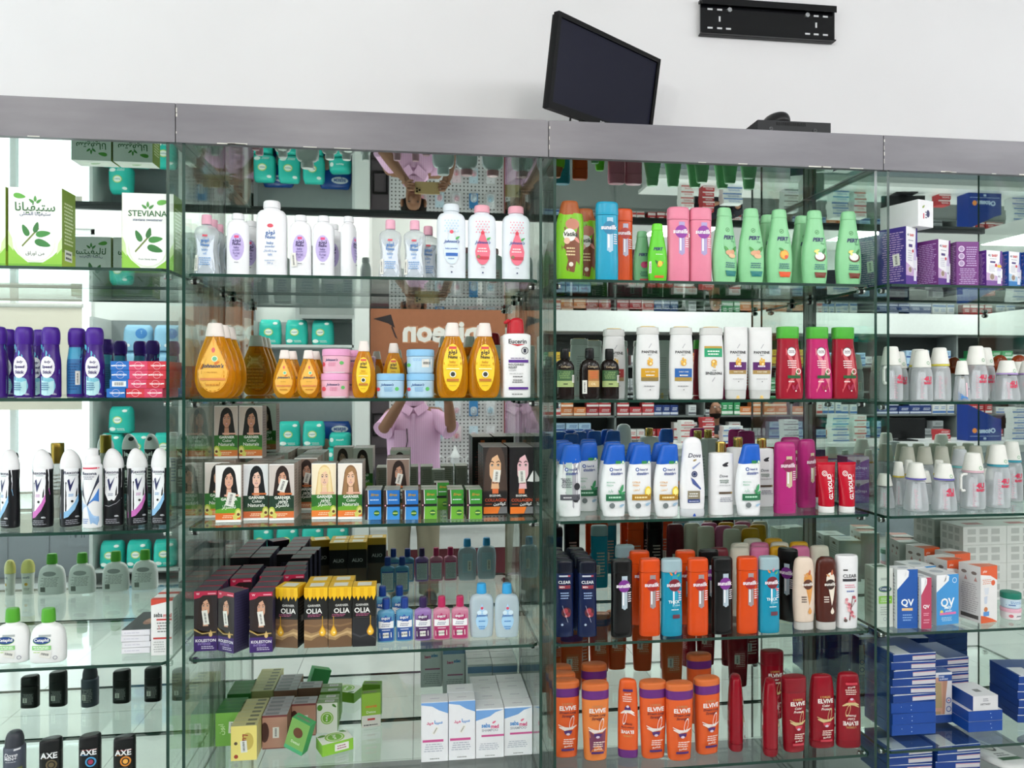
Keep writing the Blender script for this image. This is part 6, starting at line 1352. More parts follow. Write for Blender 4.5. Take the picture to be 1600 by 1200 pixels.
for q in range(4):
    put('leaflet_box', 'A4', 212, 1021, rot=(0, 1, -1, 0)[q], dz=q * .0158, lab='flat white portrait-lidded box, %s of the pile of four' % lv[q])
for px, k in ((23, 'dove_men'), (80, 'axe_dark'), (141, 'axe_blue'), (195, 'axe_orange'), (-45, 'axe_blue'), (-100, 'axe_orange')):
    put(k, 'A5', px, 2.14, rot=4)

# ---- second case
put('oil', 'B1', 323, 2.05, rows=3, dy=.06); put('powder_s', 'B1', 372, 2.05); put('powder_l', 'B1', 425, 2.05); put('powder_st', 'B1', 470, 2.05)
put('powder_s', 'B1', 505.5, 2.05); put('powder_s', 'B1', 545, 2.05, rot=72); put('oil', 'B1', 610, 2.05); put('oil', 'B1', 648, 2.05, rot=-6); put('oil', 'B1', 669, 2.12)
put('jj_white', 'B1', 705, 2.05); put('jj_pink', 'B1', 753, 2.05, lab='white powder bottle with pink cap and drop, beside the white-capped one')
put('jj_pink2', 'B1', 806, 2.05, lab='white powder bottle with pink cap and drop, beside the right-hand glass side')
put('powder_s', 'B1', 392, 2.14); put('powder_s', 'B1', 520, 2.15)
put('amber_l', 'B2', 336, 2.05, rows=3, dy=.066); put('amber_s', 'B2', 452, 2.06, rows=2, dy=.06); put('amber_s', 'B2', 487, 2.06, rot=14, rows=2, dy=.06)
put('jar_pink', 'B2', 524, 2.05, lab='round pink jelly jar under another pink jar, front pair')
put('jar_pink', 'B2', 526, 2.05, dz=.0668, rot=-12, lab='round pink jelly jar on top of the front pink jar')
put('jar_pink', 'B2', 551, 2.128, lab='round pink jelly jar at the foot of the rear pink pair')
put('jar_pink', 'B2', 551, 2.128, dz=.0668, lab='round pink jelly jar on top of the rear pink pair')
put('nunu_s', 'B2', 568.5, 2.06); put('nunu_s', 'B2', 615, 2.16, rows=2, dy=.05)
put('jar_blue', 'B2', 610, 2.05, lab='round pale blue jelly jar standing alone before small amber bottles')
put('jar_blue', 'B2', 657, 2.05, lab='round pale blue jelly jar under the stickered blue jar')
put('jar_blue_st', 'B2', 657, 2.05, dz=.0668, lab='round pale blue jelly jar with a price sticker on top of another')
put('nunu_l', 'B2', 707, 2.05, rows=2, dy=.066); put('nunu_l', 'B2', 757, 2.05, rows=2, dy=.066); put('eucerin', 'B2', 807, 2.045, rows=2)
GH = dims('gar_a')[2]
put('gar_a', 'B3', 0, 2.165, X_=-.5575, rows=3); put('gar_b', 'B3', 358, 816); put('gar_c', 'B3', 398.5, 813, rows=4); put('gar_d', 'B3', 440, 813, rows=2)
put('gar_h', 'B3', 478, 2.255, rows=2); put('gar_e', 'B3', 506, 811); put('gar_f', 'B3', 547, 811, rows=2)
put('gar_g', 'B3', 0, 2.262, X_=-.5575, dz=GH + .001, lab='upper hair colour box, dark-haired woman, second layer by the side glass')
put('gar_g', 'B3', 0, 2.262, X_=-.488, dz=GH + .001, lab='upper hair colour box, dark-haired woman, second layer, further from the side glass')
put('gar_h', 'B3', 622, 2.2, rows=2)
for px in (583, 612, 641): put('bigen_blue', 'B3', px, 812, rows=2)
for px in (670.5, 712, 741): put('bigen_green', 'B3', px, 811, rows=2)
put('bigen_green', 'B3', 690, 2.21)
put('colla_a', 'B3', 774, 805, rows=3); put('colla_b', 'B3', 815, 805, rows=3)
put('koleston', 'B4', 318.5, 1017, X_=-.5625, rows=5); put('koleston', 'B4', 358.5, 1019, X_=-.497, rot=-33); put('koleston', 'B4', 366, 2.19, X_=-.4985, rows=3); put('koleston', 'B4', 408, 1019, rows=5)
put('koleston', 'B4', 452, 2.215, rows=3)
put('olia_l', 'B4', 452, 1012, rot=-14); put('olia_b', 'B4', 494, 1012, rows=2); put('olia_l', 'B4', 531.5, 1011, rows=2); put('olia_k', 'B4', 568.5, 1010, rows=1)
put('enj_blue', 'B4', 603, 1004, rot=3); put('enj_blue', 'B4', 632, 1002, rot=2); put('enj_blue', 'B4', 600, 2.20); put('enj_blue', 'B4', 622, 2.20)
put('enj_purple', 'B4', 661, 1001); put('enj_pink', 'B4', 690, 1000); put('enj_pink', 'B4', 719, 999, rot=-4)
put('jj_bath', 'B4', 752, 997); put('jj_bath', 'B4', 792, 997)
put('soap_yellow', 'B5', 381, 2.186, rows=8, dy=.0268); put('soap_brown', 'B5', 0, 2.245, X_=-.4165, rows=5, dy=.0268); put('soap_brown', 'B5', 0, 2.315, X_=-.344, rows=2, dy=.0268)
put('soap_green', 'B5', 0, 2.28, X_=-.5565, rows=4, dy=.0268)
put('soap_white', 'B5', 0, 2.325, X_=-.276, rows=2)
put('soap_lying', 'B5', 521, 1178, rot=24); put('soap_tilt', 'B5', 0, 2.20, X_=-.352, rot=-24, tip=18, dz=.0100); put('soap_palm', 'B5', 579, 2.35, rot=8)
put('seba_ar', 'B5', 680, 1190); put('seba_ar', 'B5', 722, 1187, rows=2); put('seba_en', 'B5', 765, 1184, rows=4); put('seba_en', 'B5', 809.5, 1180, rows=4)

# ---- third case
put('vatika', 'C1', 890, 2.045); put('vatika', 'C1', 914, 2.13); put('sun_cyan_t', 'C1', 948, 2.045); put('sun_orange_t', 'C1', 974, 2.095)
put('pert_dark', 'C1', 1002, 2.095); put('pert_lime', 'C1', 1027, 2.045); put('sun_pink_t', 'C1', 1060, 2.045); put('sun_pink_t', 'C1', 1094, 2.045)
put('pert_a', 'C1', 1131, 2.045, rot=12); put('pert_a', 'C1', 1173, 2.045); put('pert_b', 'C1', 1217, 2.045, rows=2, dy=.07); put('pert_c', 'C1', 1272, 2.045, rows=2, dy=.07); put('pert_c', 'C1', 1325, 2.045)
put('pert_b', 'C1', 1252, 2.19)
put('dark_herb', 'C2', 882, 2.05); put('dark_oil', 'C2', 921, 2.05); put('dark_herb', 'C2', 952, 2.075); put('pan_red', 'C2', 959, 2.14)
put('pan_gold', 'C2', 1012, 2.045); put('pan_blue', 'C2', 1064, 2.045); put('pan_green', 'C2', 1111, 2.045); put('pan_con', 'C2', 1149, 2.045); put('pan_con', 'C2', 1187, 2.05, rot=-6)
put('herb_red', 'C2', 1233, 2.045); put('herb_pink', 'C2', 1279, 2.045); put('herb_red', 'C2', 1319, 2.045)
put('hs_k', 'C3', 888, 808, rows=3, dy=.078); put('hs_m', 'C3', 926, 2.15, rows=2, dy=.10); put('hs_m', 'C3', 958, 808, rows=2, dy=.10); put('hs_c', 'C3', 997, 808, rows=2, dy=.07); put('hs_c', 'C3', 1040, 808, rows=2, dy=.07)
put('dove', 'C3', 1081, 808); put('dove_gold', 'C3', 1126, 805); put('dove_gold', 'C3', 1153, 2.21); put('hs_m', 'C3', 1168, 807); put('dove_gold', 'C3', 1190, 2.165)
put('sun_mag', 'C3', 1226, 803); put('sun_mag', 'C3', 1260, 2.13, rot=24); put('sun_mag', 'C3', 1240, 2.22)
put('glysolid', 'C3', 1291, 802); put('glysolid', 'C3', 1323, 802); put('glysolid', 'C3', 1283, 2.20, rot=14); put('glysolid', 'C3', 0, 2.24, X_=1.225); put('glysolid', 'C3', 0, 2.29, X_=1.262)
put('clear_men', 'C4', 881, 996, rows=4, dy=.052); put('clear_men', 'C4', 917, 996, rows=4, dy=.052)
put('sun_black', 'C4', 971, 997); put('sun_cyan', 'C4', 976, 2.22); put('sun_orange', 'C4', 1015, 995, rows=2, dy=.1); put('sun_cyan', 'C4', 1049, 995); put('sun_orange', 'C4', 1090, 994, rows=2, dy=.1)
put('sun_black', 'C4', 1128, 992, rows=2, dy=.1); put('sun_orange', 'C4', 1167, 991); put('sun_cyan', 'C4', 1201, 990); put('sun_black', 'C4', 1231, 2.115, rot=-52)
put('sun_cream', 'C4', 1258, 985); put('sun_brown', 'C4', 1289, 985); put('clear_white', 'C4', 1321, 983)
for x_, y, k in ((.925, 2.185, 'back_maroon'), (.995, 2.18, 'back_cream'), (1.058, 2.18, 'back_pink'), (1.121, 2.18, 'back_yellow'), (1.184, 2.175, 'back_pink'), (1.247, 2.175, 'back_cream'),
                (1.02, 2.24, 'back_cream'), (1.085, 2.24, 'back_pink'), (1.15, 2.235, 'back_cream'), (1.215, 2.235, 'back_yellow'), (1.09, 2.30, 'back_cream'), (1.16, 2.295, 'back_yellow')):
    put(k, 'C4', 0, y, X_=x_)
put('elv_o', 'C5', 884, 1185, rows=3, dy=.055); put('elv_o2', 'C5', 930, 1190); put('elv_o', 'C5', 928, 2.21); put('elv_oc', 'C5', 983, 1185, rot=-14)
put('elv_o', 'C5', 1018, 1187); put('elv_o', 'C5', 1061, 1190); put('elv_o', 'C5', 1104, 1180, rot=8); put('elv_o', 'C5', 1092, 2.25)
put('elv_rc', 'C5', 1149, 1172, rot=68); put('elv_rc', 'C5', 1204, 1180, rot=66); put('elv_r', 'C5', 1206, 2.25); put('elv_r', 'C5', 1239, 1177, rot=4); put('elv_rc', 'C5', 1284, 1170); put('elv_ri', 'C5', 1325, 1170, rot=-4)

# ---- rightmost case
put('fb_tall', 'D1', 1417, 2.06, rot=26, rows=2, dy=.13); put('tiny_white', 'D1', 1438, 2.055, rot=18, dz=.179); put('fb_mid', 'D1', 1470, 2.06, rot=22); put('fb_side', 'D1', 1516, 2.055, rot=-6)
put('fb_small', 'D1', 1551, 2.05, rot=12); put('fb_blue', 'D1', 1583, 2.06, rot=16); put('fb_blue', 'D1', 1611, 2.06, rot=2); put('fb_mid', 'D1', 1490, 2.22, rot=8)
put('bb_handle', 'D2', 1392, 2.055, rot=20); put('bb_mid', 'D2', 1440, 2.05); put('bb_yel', 'D2', 1473, 2.065); put('bb_yel', 'D2', 1430, 2.16); put('bb_small', 'D2', 1498, 2.05); put('bb_tall', 'D2', 1525, 2.05)
put('bb_tall', 'D2', 1538, 2.14); put('bb_lil', 'D2', 1573, 2.05); put('bb_lil', 'D2', 1608, 2.055); put('bb_mid', 'D2', 1408, 2.17); put('bb_mid', 'D2', 1466, 2.21); put('bb_lil', 'D2', 1592, 2.15)
for px in (1530, 1562, 1592): put('amber_pot', 'D2', px, 2.27)
put('bn_small', 'D3', 1382, 795); put('bn_yel', 'D3', 1404, 2.155); put('bn_blue', 'D3', 1431, 800); put('bn_logo', 'D3', 1475, 800); put('bn_handle', 'D3', 1520, 797); put('bn_teal', 'D3', 1559, 795)
put('bn_teal', 'D3', 1580, 2.20); put('bn_aqua', 'D3', 1500, 2.20); put('bn_yel', 'D3', 1420, 2.20); put('bn_yel', 'D3', 1462, 2.19)
for px in (1418, 1445, 1471, 1497, 1524, 1552): put('bn_dome', 'D3', px, 2.31)
put('vapo', 'D3', 0, 2.24, X_=1.412, lab='lower purple inhalant box by the side glass'); put('vapo', 'D3', 0, 2.24, X_=1.412, dz=.0755, lab='upper purple inhalant box by the side glass')
put('cet_box', 'D4', 1383, 980); put('qv_blue', 'D4', 1413, 982, rot=-3); put('qv_pink', 'D4', 1438, 983); put('qv_baby', 'D4', 1478, 976, rot=8, rows=2, dy=.1); put('ors', 'D4', 1542, 973, rot=12, rows=4, dy=.082)
put('jar_rose', 'D4', 1579, 970); put('jar_green', 'D4', 1579, 970, dz=.0343)
for c in range(3):
    for q in range(4):
        put('white_carton', 'D4', 0, 2.275, X_=1.89 + .161 * c, dz=q * .0624, lab='white printed carton, %s layer, %s column of the rear stack' % (lv[q], ('inner', 'middle', 'outer')[c]))
NB = ('bottom', 'second', 'third', 'fourth', 'fifth', 'sixth', 'seventh', 'eighth', 'top')
for q in range(9):
    k = 'brace_plain' if q < 3 else 'brace'
    put(k, 'D5', 1428, 1148, rot=(0, 1, -1, 2, -2, 1, 3, -1, 2)[q], dz=min(q, 3) * .0334 + max(q - 3, 0) * .0249, lab='%s blue bandage box, %s of the nine-box pile' % ('plain' if q < 3 else 'white-flapped', NB[q]))
put('knee', 'D5', 1486, 2.16, rows=2, dy=.1)
for q in range(3):
    put('plaster_blue' if q < 2 else 'plaster', 'D5', 1540, 2.09, dz=q * .0324, lab=('closed blue dressing box, bottom of a short pile', 'closed blue dressing box, middle of a short pile', 'white dressing box on two blue dressing boxes')[q])
for q in range(6):
    put('brace', 'D5', 0, 2.12, X_=1.965, rot=-8 + (q % 3), dz=q * .0249, lab='white-flapped blue bandage box, %s of the right-hand pile of six' % (NB[q] if q < 5 else 'top'))
for q in range(7):
    put('brace', 'D5', 0, 2.235, X_=1.725, rot=4 - q % 3, dz=q * .0249, lab='white-flapped blue bandage box, %s of the rear pile behind the dressings' % (NB[q] if q < 6 else 'top'))
put('bn_small', 'D3', 1448, 2.19); put('bn_small', 'D3', 1541, 2.22)
# lowest compartment of the rightmost case: a low shelf with more bandage boxes and paper packets
z6 = .298
SHELF['D'].append(z6)
for c, (x_, n_) in enumerate(((1.48, 4), (1.64, 4))):
    for q in range(n_):
        put('brace', 'D6', 0, 2.08, X_=x_, rot=(2, -2, 1)[q % 3], dz=q * .0249, lab='white-flapped blue bandage box, %s of the lowest %s pile' % (NB[q] if q < 3 else 'top', ('inner', 'outer')[c]))

# settle: neighbours on one shelf are eased apart sideways until nothing touches
def foot(i):
    w, d, h = dims(i['key']); a = abs(i['o'].rotation_euler.z)
    k = .93 if TY[i['key']]['loft'] and abs(sin(a)) > .1 else 1
    return k * .5 * (w * abs(cos(a)) + d * abs(sin(a))) + .0008, k * .5 * (w * abs(sin(a)) + d * abs(cos(a))) + .0008
STACKED = ('cream_', 'leaflet', 'jar_', 'white_carton', 'brace', 'plaster', 'vapo', 'fb_tall', 'tiny', 'soap_')
byshelf = {}
for it in ITEMS:
    if it['key'] != 'tiny_white' and it['z'] - shelf_z(it['s']) < .011: byshelf.setdefault(it['s'], []).append(it)
for s_, L in byshelf.items():
    k = 'ABCD'.index(s_[0])
    xa, xb = JOINT[k] + .0145 + .0085, JOINT[k + 1] - .0165 - .0085
    for _ in range(120):
        moved = False
        for a in L:
            hx, hy = foot(a); fa = a['key'].startswith(STACKED)
            for b in L:
                if b is a: continue
                gx, gy = foot(b)
                oy = hy + gy - abs(a['y'] - b['y']); ox = hx + gx - abs(a['x'] - b['x'])
                if ox <= 0 or oy <= 0: continue
                if TY[a['key']]['loft'] and TY[b['key']]['loft'] and (ox / (hx + gx)) < .22 and abs(a['y'] - b['y']) > .35 * (hy + gy): continue
                fb_ = b['key'].startswith(STACKED)
                if fa and fb_: continue
                if oy < .6 * ox and oy < .012 and not (fa or fb_) and b['y'] > a['y'] and b['y'] + gy + oy < YM - .002:
                    b['y'] += oy; moved = True; continue
                sg = 1 if b['x'] >= a['x'] else -1
                if not fa: a['x'] -= sg * ox * (.5 if not fb_ else 1)
                if not fb_: b['x'] += sg * ox * (.5 if not fa else 1)
                moved = True
            if not fa: a['x'] = min(max(a['x'], xa + hx), xb - hx)
        if not moved: break
    for a in L:
        a['o'].location.x, a['o'].location.y = a['x'], a['y']

for q, (x_, y_, rz, tp) in enumerate(((1.81, 2.06, 18, 9), (1.93, 2.20, -12, 12), (2.06, 2.06, 30, 8), (1.80, 2.22, 8, 14), (2.15, 2.22, -20, 10))):
    put('packet', 'D6', 0, y_, X_=x_, rot=rz, dz=.14 * sin(radians(tp)) / 2 + .0008, tip=tp, lab='white paper packet lying tilted on the lowest ledge, ' + ('nearest the blue piles', 'behind with a dark oval', 'at the front middle', 'far back by the mirror', 'outermost')[q])

SHN = ('', 'top shelf', 'second shelf', 'third shelf', 'fourth shelf', 'bottom shelf', 'lowest ledge')
ORD = ('first', 'second', 'third', 'fourth', 'fifth', 'sixth', 'seventh', 'eighth', 'ninth', 'tenth')
ROWN = ('front row', 'second row', 'third row', 'fourth row', 'fifth row', 'sixth row', 'seventh row', 'eighth row', 'ninth row', 'tenth row')
grp = {}
for it in ITEMS: grp.setdefault(it['desc'], []).append(it)
for desc, L in grp.items():
    for it in L: it['o']['group'] = desc.split(' with ')[0].split(',')[0] + ' set, ' + SHN[int(it['s'][1])] if len(L) > 1 else ''
    for it in L:
        if it['o']['group'] == '': del it['o']['group']
    if all(i['lab'] for i in L):
        for i in L: i['o']['label'] = i['lab']
        continue
    if len(L) == 1:
        L[0]['o']['label'] = desc + ' on the ' + SHN[int(L[0]['s'][1])] if len(desc.split()) < 12 else desc
        continue
    # rows by depth: a step of more than 4 cm starts a new row
    L2 = sorted(L, key=lambda i: i['y'])
    rows, last = [], None
    for i in L2:
        if last is None or i['y'] - last > (.04 if TY[i['key']]['cat'] != 'box' or 'soap' not in i['key'] else .01):
            rows.append([]); last = i['y']
        rows[-1].append(i)
    for r, row in enumerate(rows):
        row.sort(key=lambda i: i['x'])
        for n, i in enumerate(row):
            if len(row) == 1:
                tail = ', ' + ORD[r] + ' from the front'
            else:
                tail = ', ' + ORD[n] + ' from left' + ((', ' + ROWN[min(r, 9)]) if len(rows) > 1 else '')
            i['o']['label'] = i['lab'] or desc + tail
for it in ITEMS:
    if len(it['o']['label'].split()) > 16: print('LONG', it['o']['label'])

# ================================================================== ACROSS THE AISLE (seen in the mirrors)
def rack(label, x0, x1, y0, y1, boards, col, back=None, top=2.0, sides=True, name='shop_rack'):
    e = empty(name, ((x0 + x1) / 2, y0, 0))
    tag(e, label, 'shelving')
    hw = (x1 - x0) / 2
    for z in boards:
        MB().box((-hw, .0, z - .02), (hw, y1 - y0, z)).build('shelf_board', M(col, .4), e)
    if sides:
        for s in (-1, 1):
            MB().box((s * hw - .012, 0, 0), (s * hw + .012, y1 - y0, top)).build('upright', M(col, .4), e)
    MB().box((-hw, 0, .02), (hw, .012, top)).build('back_panel', M(back or col, .6), e)
    return e

rack('tall pale shelving of nappy packs beside the bright shop window', -2.40, -1.77, YR + .005, YR + .36, (.12, .55, .93, 1.55), '#c4cac8', '#8d9597')
rack('pale shelving of teal nappy packs left of the white pillar', -1.29, -.49, YR + .005, YR + .38, (.20, .90, 1.80), '#cfd3d2', '#a9b0b0')
MB_ = MB().box((-1.76, YR, 0), (-1.30, YR + .06, 2.5)).build('wall_panel', GREYPAN); tag(MB_, kind='structure')
hb = empty('header_box', (-.70, YR + .01, 2.12)); tag(hb, 'grey framed box fixed high on the wall above the nappy shelving', 'box')
MB().box((-.22, 0, -.10), (.22, .30, .14)).build('box_body', M('#8c9290', .5), hb)
MB().box((-.235, .30, -.115), (.235, .315, -.085)).box((-.235, .30, .125), (.235, .315, .155)).box((-.235, .30, -.085), (-.205, .315, .125)).box((.205, .30, -.085), (.235, .315, .125)).build('box_frame', M('#c8ccca', .3, 'metal'), hb)
pl = MB().box((-.478, YR, 0), (-.372, YR + .42, CEIL)).build('pillar', PAINT2); tag(pl, kind='structure')

def pack_mesh(w, d, h, col, fr):
    S = [(0, .80, .70, 4), (.03, .93, .88, 4), (.2, 1, 1, 3.4), (.55, 1, 1, 3.2), (.85, .95, .9, 3.4), (.97, .85, .5, 4), (1, .8, .25, 4)]
    R = resample(S, 3)
    v, f = loft(R, w, d, h, 24)
    rnd = random.Random(5)
    v = [(x + rnd.uniform(-.002, .002), y + rnd.uniform(-.003, .003), z) for x, y, z in v]
    o = mesh_obj('wrapper', v, f, M(col, .22), None, smooth=60)
    fy = surf([R], w, d, h)
    ik = Ink(lambda x, z, l: (-x, -fy(x, z) + l + .002, z), w, h, False).run(fr)
    return [o, ik.build('label', None)]
PACKS = {'teal': (.165, .13, .20, '#33c2b4', [('e', .05, .50, .40, .14, '#b8d048'), ('e', .05, .50, .33, .11, '#eef4ee'), ('t', 'Pampers', .05, .5, .56, '#1f8a8a', {'b': .03}), ('e', -.55, .84, .2, .05, '#e8f4f0'), ('e', .5, .16, .3, .07, '#e8f4f0'), ('g', -.6, .1, .1, .2, 2, '#d8f0ec')]),
         'teal_flat': (.165, .14, .11, '#33c2b4', [('c', .6, .5, .2, '#e8f4f0'), ('t', 'Pampers', -.2, .5, .7, '#e8f4f0', {'b': .03})]),
         'blue_big': (.26, .10, .30, '#1f4fa0', [('e', -.3, .8, .5, .09, '#e8ecf4'), ('t', 'BEBEM', -.3, .8, .7, '#1f4fa0', {'b': .03}), ('e', .5, .35, .3, .2, '#c8a894'), ('e', -.2, .3, .25, .2, '#e8ecf4'), ('r', -.7, .3, -.5, .6, '#d8b040')]),
         'sky': (.20, .16, .20, '#8fc0de', [('e', -.4, .65, .4, .2, '#3f7fc0'), ('c', -.5, .2, .12, '#e8f0f4'), ('c', 0, .2, .12, '#e8f0f4'), ('c', .5, .2, .12, '#e8f0f4')])}
PP = {}
PACKITEMS = []
def pack(kind, x, y, z, lab, rz=0):
    w, d, h, c, fr = PACKS[kind]
    e = empty('nappy_pack', (x, y, z + .001), radians(rz))
    if kind not in PP:
        PP[kind] = pack_mesh(w, d, h, c, fr)
        for o in PP[kind]: o.parent = e
    else:
        for o in PP[kind]:
            q = o.copy(); COL.objects.link(q); q.parent = e
    tag(e, lab, 'pack', 'nappy packs in the shelving across the aisle')
CN = ('first', 'second', 'third', 'fourth', 'fifth', 'sixth')
for b, (z, nm) in enumerate(((.12, 'lowest'), (.55, 'second'), (.93, 'third'))):
    for k in range(3):
        pack('teal', -2.28 + .19 * k, YR + .27, z, 'teal nappy pack, %s from the window, %s board of tall shelving' % (CN[k], nm), random.uniform(-6, 6))
pack('teal', -2.22, YR + .26, 1.13, 'teal nappy pack lying on top of the third-board packs in tall shelving', 4)
for k in range(2):
    pack('sky', -2.12 + .22 * k, YR + .2, 1.55, 'pale blue nappy pack, %s on the top board of tall shelving' % CN[k], 2)
    pack('sky', -2.12 + .22 * k, YR + .2, 1.751, 'pale blue nappy pack stacked above the %s top-board pack' % CN[k], -2)
for k in range(4):
    pack('teal', -1.19 + .19 * k, YR + .28, .20, 'teal nappy pack, %s from the side, bottom board left of the pillar' % CN[k], random.uniform(-5, 5))
    pack('teal_flat', -1.19 + .19 * k, YR + .29, .90, 'flat teal nappy pack, %s from the side, middle board left of the pillar' % CN[k], random.uniform(-4, 4))
for k in range(3):
    pack('teal', -1.17 + .185 * k, YR + .29, 1.012, 'teal nappy pack standing on the %s flat pack of the middle board' % CN[k], random.uniform(-8, 8))
pack('teal_flat', -.60, YR + .28, 1.012, 'crumpled flat teal pack near the pillar, upper layer', 12)
pack('blue_big', -1.10, YR + .11, .90, 'large dark blue nappy pack behind the teal packs', 3)
pack('blue_big', -.66, YR + .11, .90, 'large dark blue pack in shadow beside the white pillar', -3)
for k in range(3):
    pack('teal', -1.14 + .2 * k, YR + .22, 1.80, 'teal nappy pack, %s on the top board under the header box' % CN[k], 5 * k)

# display stand with pegboard and sign
GX0, GX1, GY = -.365, .705, -1.13
gm = bpy.data.materials.new('pegboard')
gm.use_nodes = True
nt = gm.node_tree; p_ = nt.nodes['Principled BSDF']
tc = nt.nodes.new('ShaderNodeTexCoord'); sp = nt.nodes.new('ShaderNodeSeparateXYZ')
nt.links.new(tc.outputs['Object'], sp.inputs[0])
ds = []
for ax in ('X', 'Z'):
    m1 = nt.nodes.new('ShaderNodeMath'); m1.operation = 'MULTIPLY'; m1.inputs[1].default_value = 1 / .030
    m2 = nt.nodes.new('ShaderNodeMath'); m2.operation = 'FRACT'
    m3 = nt.nodes.new('ShaderNodeMath'); m3.operation = 'SUBTRACT'; m3.inputs[1].default_value = .5
    m4 = nt.nodes.new('ShaderNodeMath'); m4.operation = 'POWER'; m4.inputs[1].default_value = 2
    nt.links.new(sp.outputs[ax], m1.inputs[0]); nt.links.new(m1.outputs[0], m2.inputs[0]); nt.links.new(m2.outputs[0], m3.inputs[0]); nt.links.new(m3.outputs[0], m4.inputs[0])
    ds.append(m4)
ad = nt.nodes.new('ShaderNodeMath'); nt.links.new(ds[0].outputs[0], ad.inputs[0]); nt.links.new(ds[1].outputs[0], ad.inputs[1])
lt = nt.nodes.new('ShaderNodeMath'); lt.operation = 'LESS_THAN'; lt.inputs[1].default_value = .045
nt.links.new(ad.outputs[0], lt.inputs[0])
mx = nt.nodes.new('ShaderNodeMixRGB'); mx.inputs[1].default_value = (*lin('#d9d6d8'), 1); mx.inputs[2].default_value = (*lin('#4a4648'), 1)
nt.links.new(lt.outputs[0], mx.inputs[0]); nt.links.new(mx.outputs[0], p_.inputs['Base Color'])
gd = empty('display_stand', ((GX0 + GX1) / 2, YR, 0))
tag(gd, 'pegboard display stand with a brown header sign behind the photographer', 'display stand')
gh = (GX1 - GX0) / 2
g0, g1 = .005, GY - YR
MB().box((-gh + .14, g1 - .01, .40), (gh, g1, 1.66)).build('pegboard', gm, gd)
MB().box((-gh, g0, .40), (-gh + .138, g1, 1.66)).build('side_cabinet', M('#5c5358', .5), gd)
MB().box((-gh + .13, g0, .40), (gh, g1 - .012, 1.66)).build('carcass', M('#b8b4b6', .5), gd)
MB().box((gh - .02, g1, .40), (gh + .0, g1 + .05, 1.66)).build('edge_strip', M('#8a3a40', .4), gd)
MB().box((-gh, g0, 1.662), (gh, g1 + .09, 2.10)).build('header_sign', M('#a5694c', .4), gd)
MB().box((-gh, g0, 2.101), (gh, g1 + .095, 2.125)).build('header_trim', M('#8f2c34', .4), gd)
MB().box((-gh, g1 + .001, 1.60), (gh, g1 + .06, 1.661)).build('lower_trim', M('#7d2730', .4), gd)
ik = Ink(lambda x, z, l: (-x, g1 + .09 + l, 1.662 + z), .72, .44, True)
ik.run([('t', 'pigeon', -.02, .50, 1.64, '#c98d6a', {'b': .085}), ('t', 'pigeon', -.02, .50, 1.64, '#efe9e4', {'b': .04})])
lt_ = ik.build('header_lettering', gd); 
ik = Ink(lambda x, z, l: (-x, g1 + .09 + l, 1.662 + z), 1.05, .44, True)
ik.run([('p', [(.98, .78), (.72, .86), (.66, .62), (.76, .70)], '#2a2024'), ('p', [(.70, .66), (.62, .42), (.66, .46), (.72, .64)], '#3a2a2c')])
ik.build('header_drawing', gd)
MB().box((-gh + .14, g1, .80), (gh - .02, g1 + .16, .82)).build('cup_shelf', M('#d4d0d2', .3), gd)
MB().box((-gh, g0, .22), (gh, g1 + .14, .39)).box((-gh, g0, .385), (gh, g1 + .17, .40)).build('white_ledge', M('#e4e4e4', .35), gd)
MB().box((-gh, g0, .0), (gh, g1 + .08, .22)).build('kick_board', M('#6a2a34', .35), gd)
fb = MB()
for a, b in (((-.06, -.09), (.06, -.075)), ((-.06, .075), (.06, .09)), ((-.06, -.075), (-.045, .075)), ((.045, -.075), (.06, .075))):
    fb.box((-gh + .07 + a[0], g1, 1.18 + a[1]), (-gh + .07 + b[0], g1 + .012, 1.18 + b[1]))
fb.build('dark_frame', M('#151415', .3), gd)
for z in (.58, .70, .95):
    MB().box((-gh + .008, g1, z), (-gh + .13, g1 + .02, z + .05)).build('drawer_front', M('#3b3336' if z > .6 else '#7a6048', .4), gd)

def hang(x, z, c1, c2, lab, k):
    e = empty('soother_card', (x, GY + .02, z)); tag(e, lab, 'card', 'soother cards on the pegboard')
    MB().box((-.035, 0, -.075), (.035, .002, .045)).build('backing_card', M(c1, .5), e)
    v, f = loft(resample([(0, .5, .5, 2), (.1, .9, .9, 2), (.5, 1, 1, 2), (.85, .9, .7, 2), (1, .4, .3, 2)], 2), .055, .03, .07, 16)
    mesh_obj('clear_blister', [(a, b + .018, c - .07) for a, b, c in v], f, M('#dfe2e6', .1, 'clear'), e, smooth=60)
    MB().tube((0, .004, -.03), (0, .012, -.03), .022, n=16).tube((0, .012, -.03), (0, .026, -.03), .011, .006, n=12).build('soother', M(c2, .35), e)
    MB().tube((0, -.018, .03), (0, .05, .036), .002, n=6).build('hook', M('#c9cccb', .2, 'metal'), e)
HC = (('#cfe2f0', '#e58aa0'), ('#e8e6ea', '#e89ab0'), ('#3f86c0', '#c8dcec'), ('#e8e6ea', '#9ac8e0'), ('#f0d8e0', '#e8607a'))
for r in range(3):
    for c in range(6):
        if (r, c) in ((2, 0), (2, 1), (1, 0)): continue
        q = (r * 3 + c) % 5
        hang(-.10 + .135 * c, 1.52 - .20 * r, *HC[q], '%s soother card, %s from the dark cabinet, %s row of the pegboard' % (('pale blue', 'white', 'deep blue', 'white', 'pink')[q], CN[c], ('top', 'middle', 'lower')[r]), q)
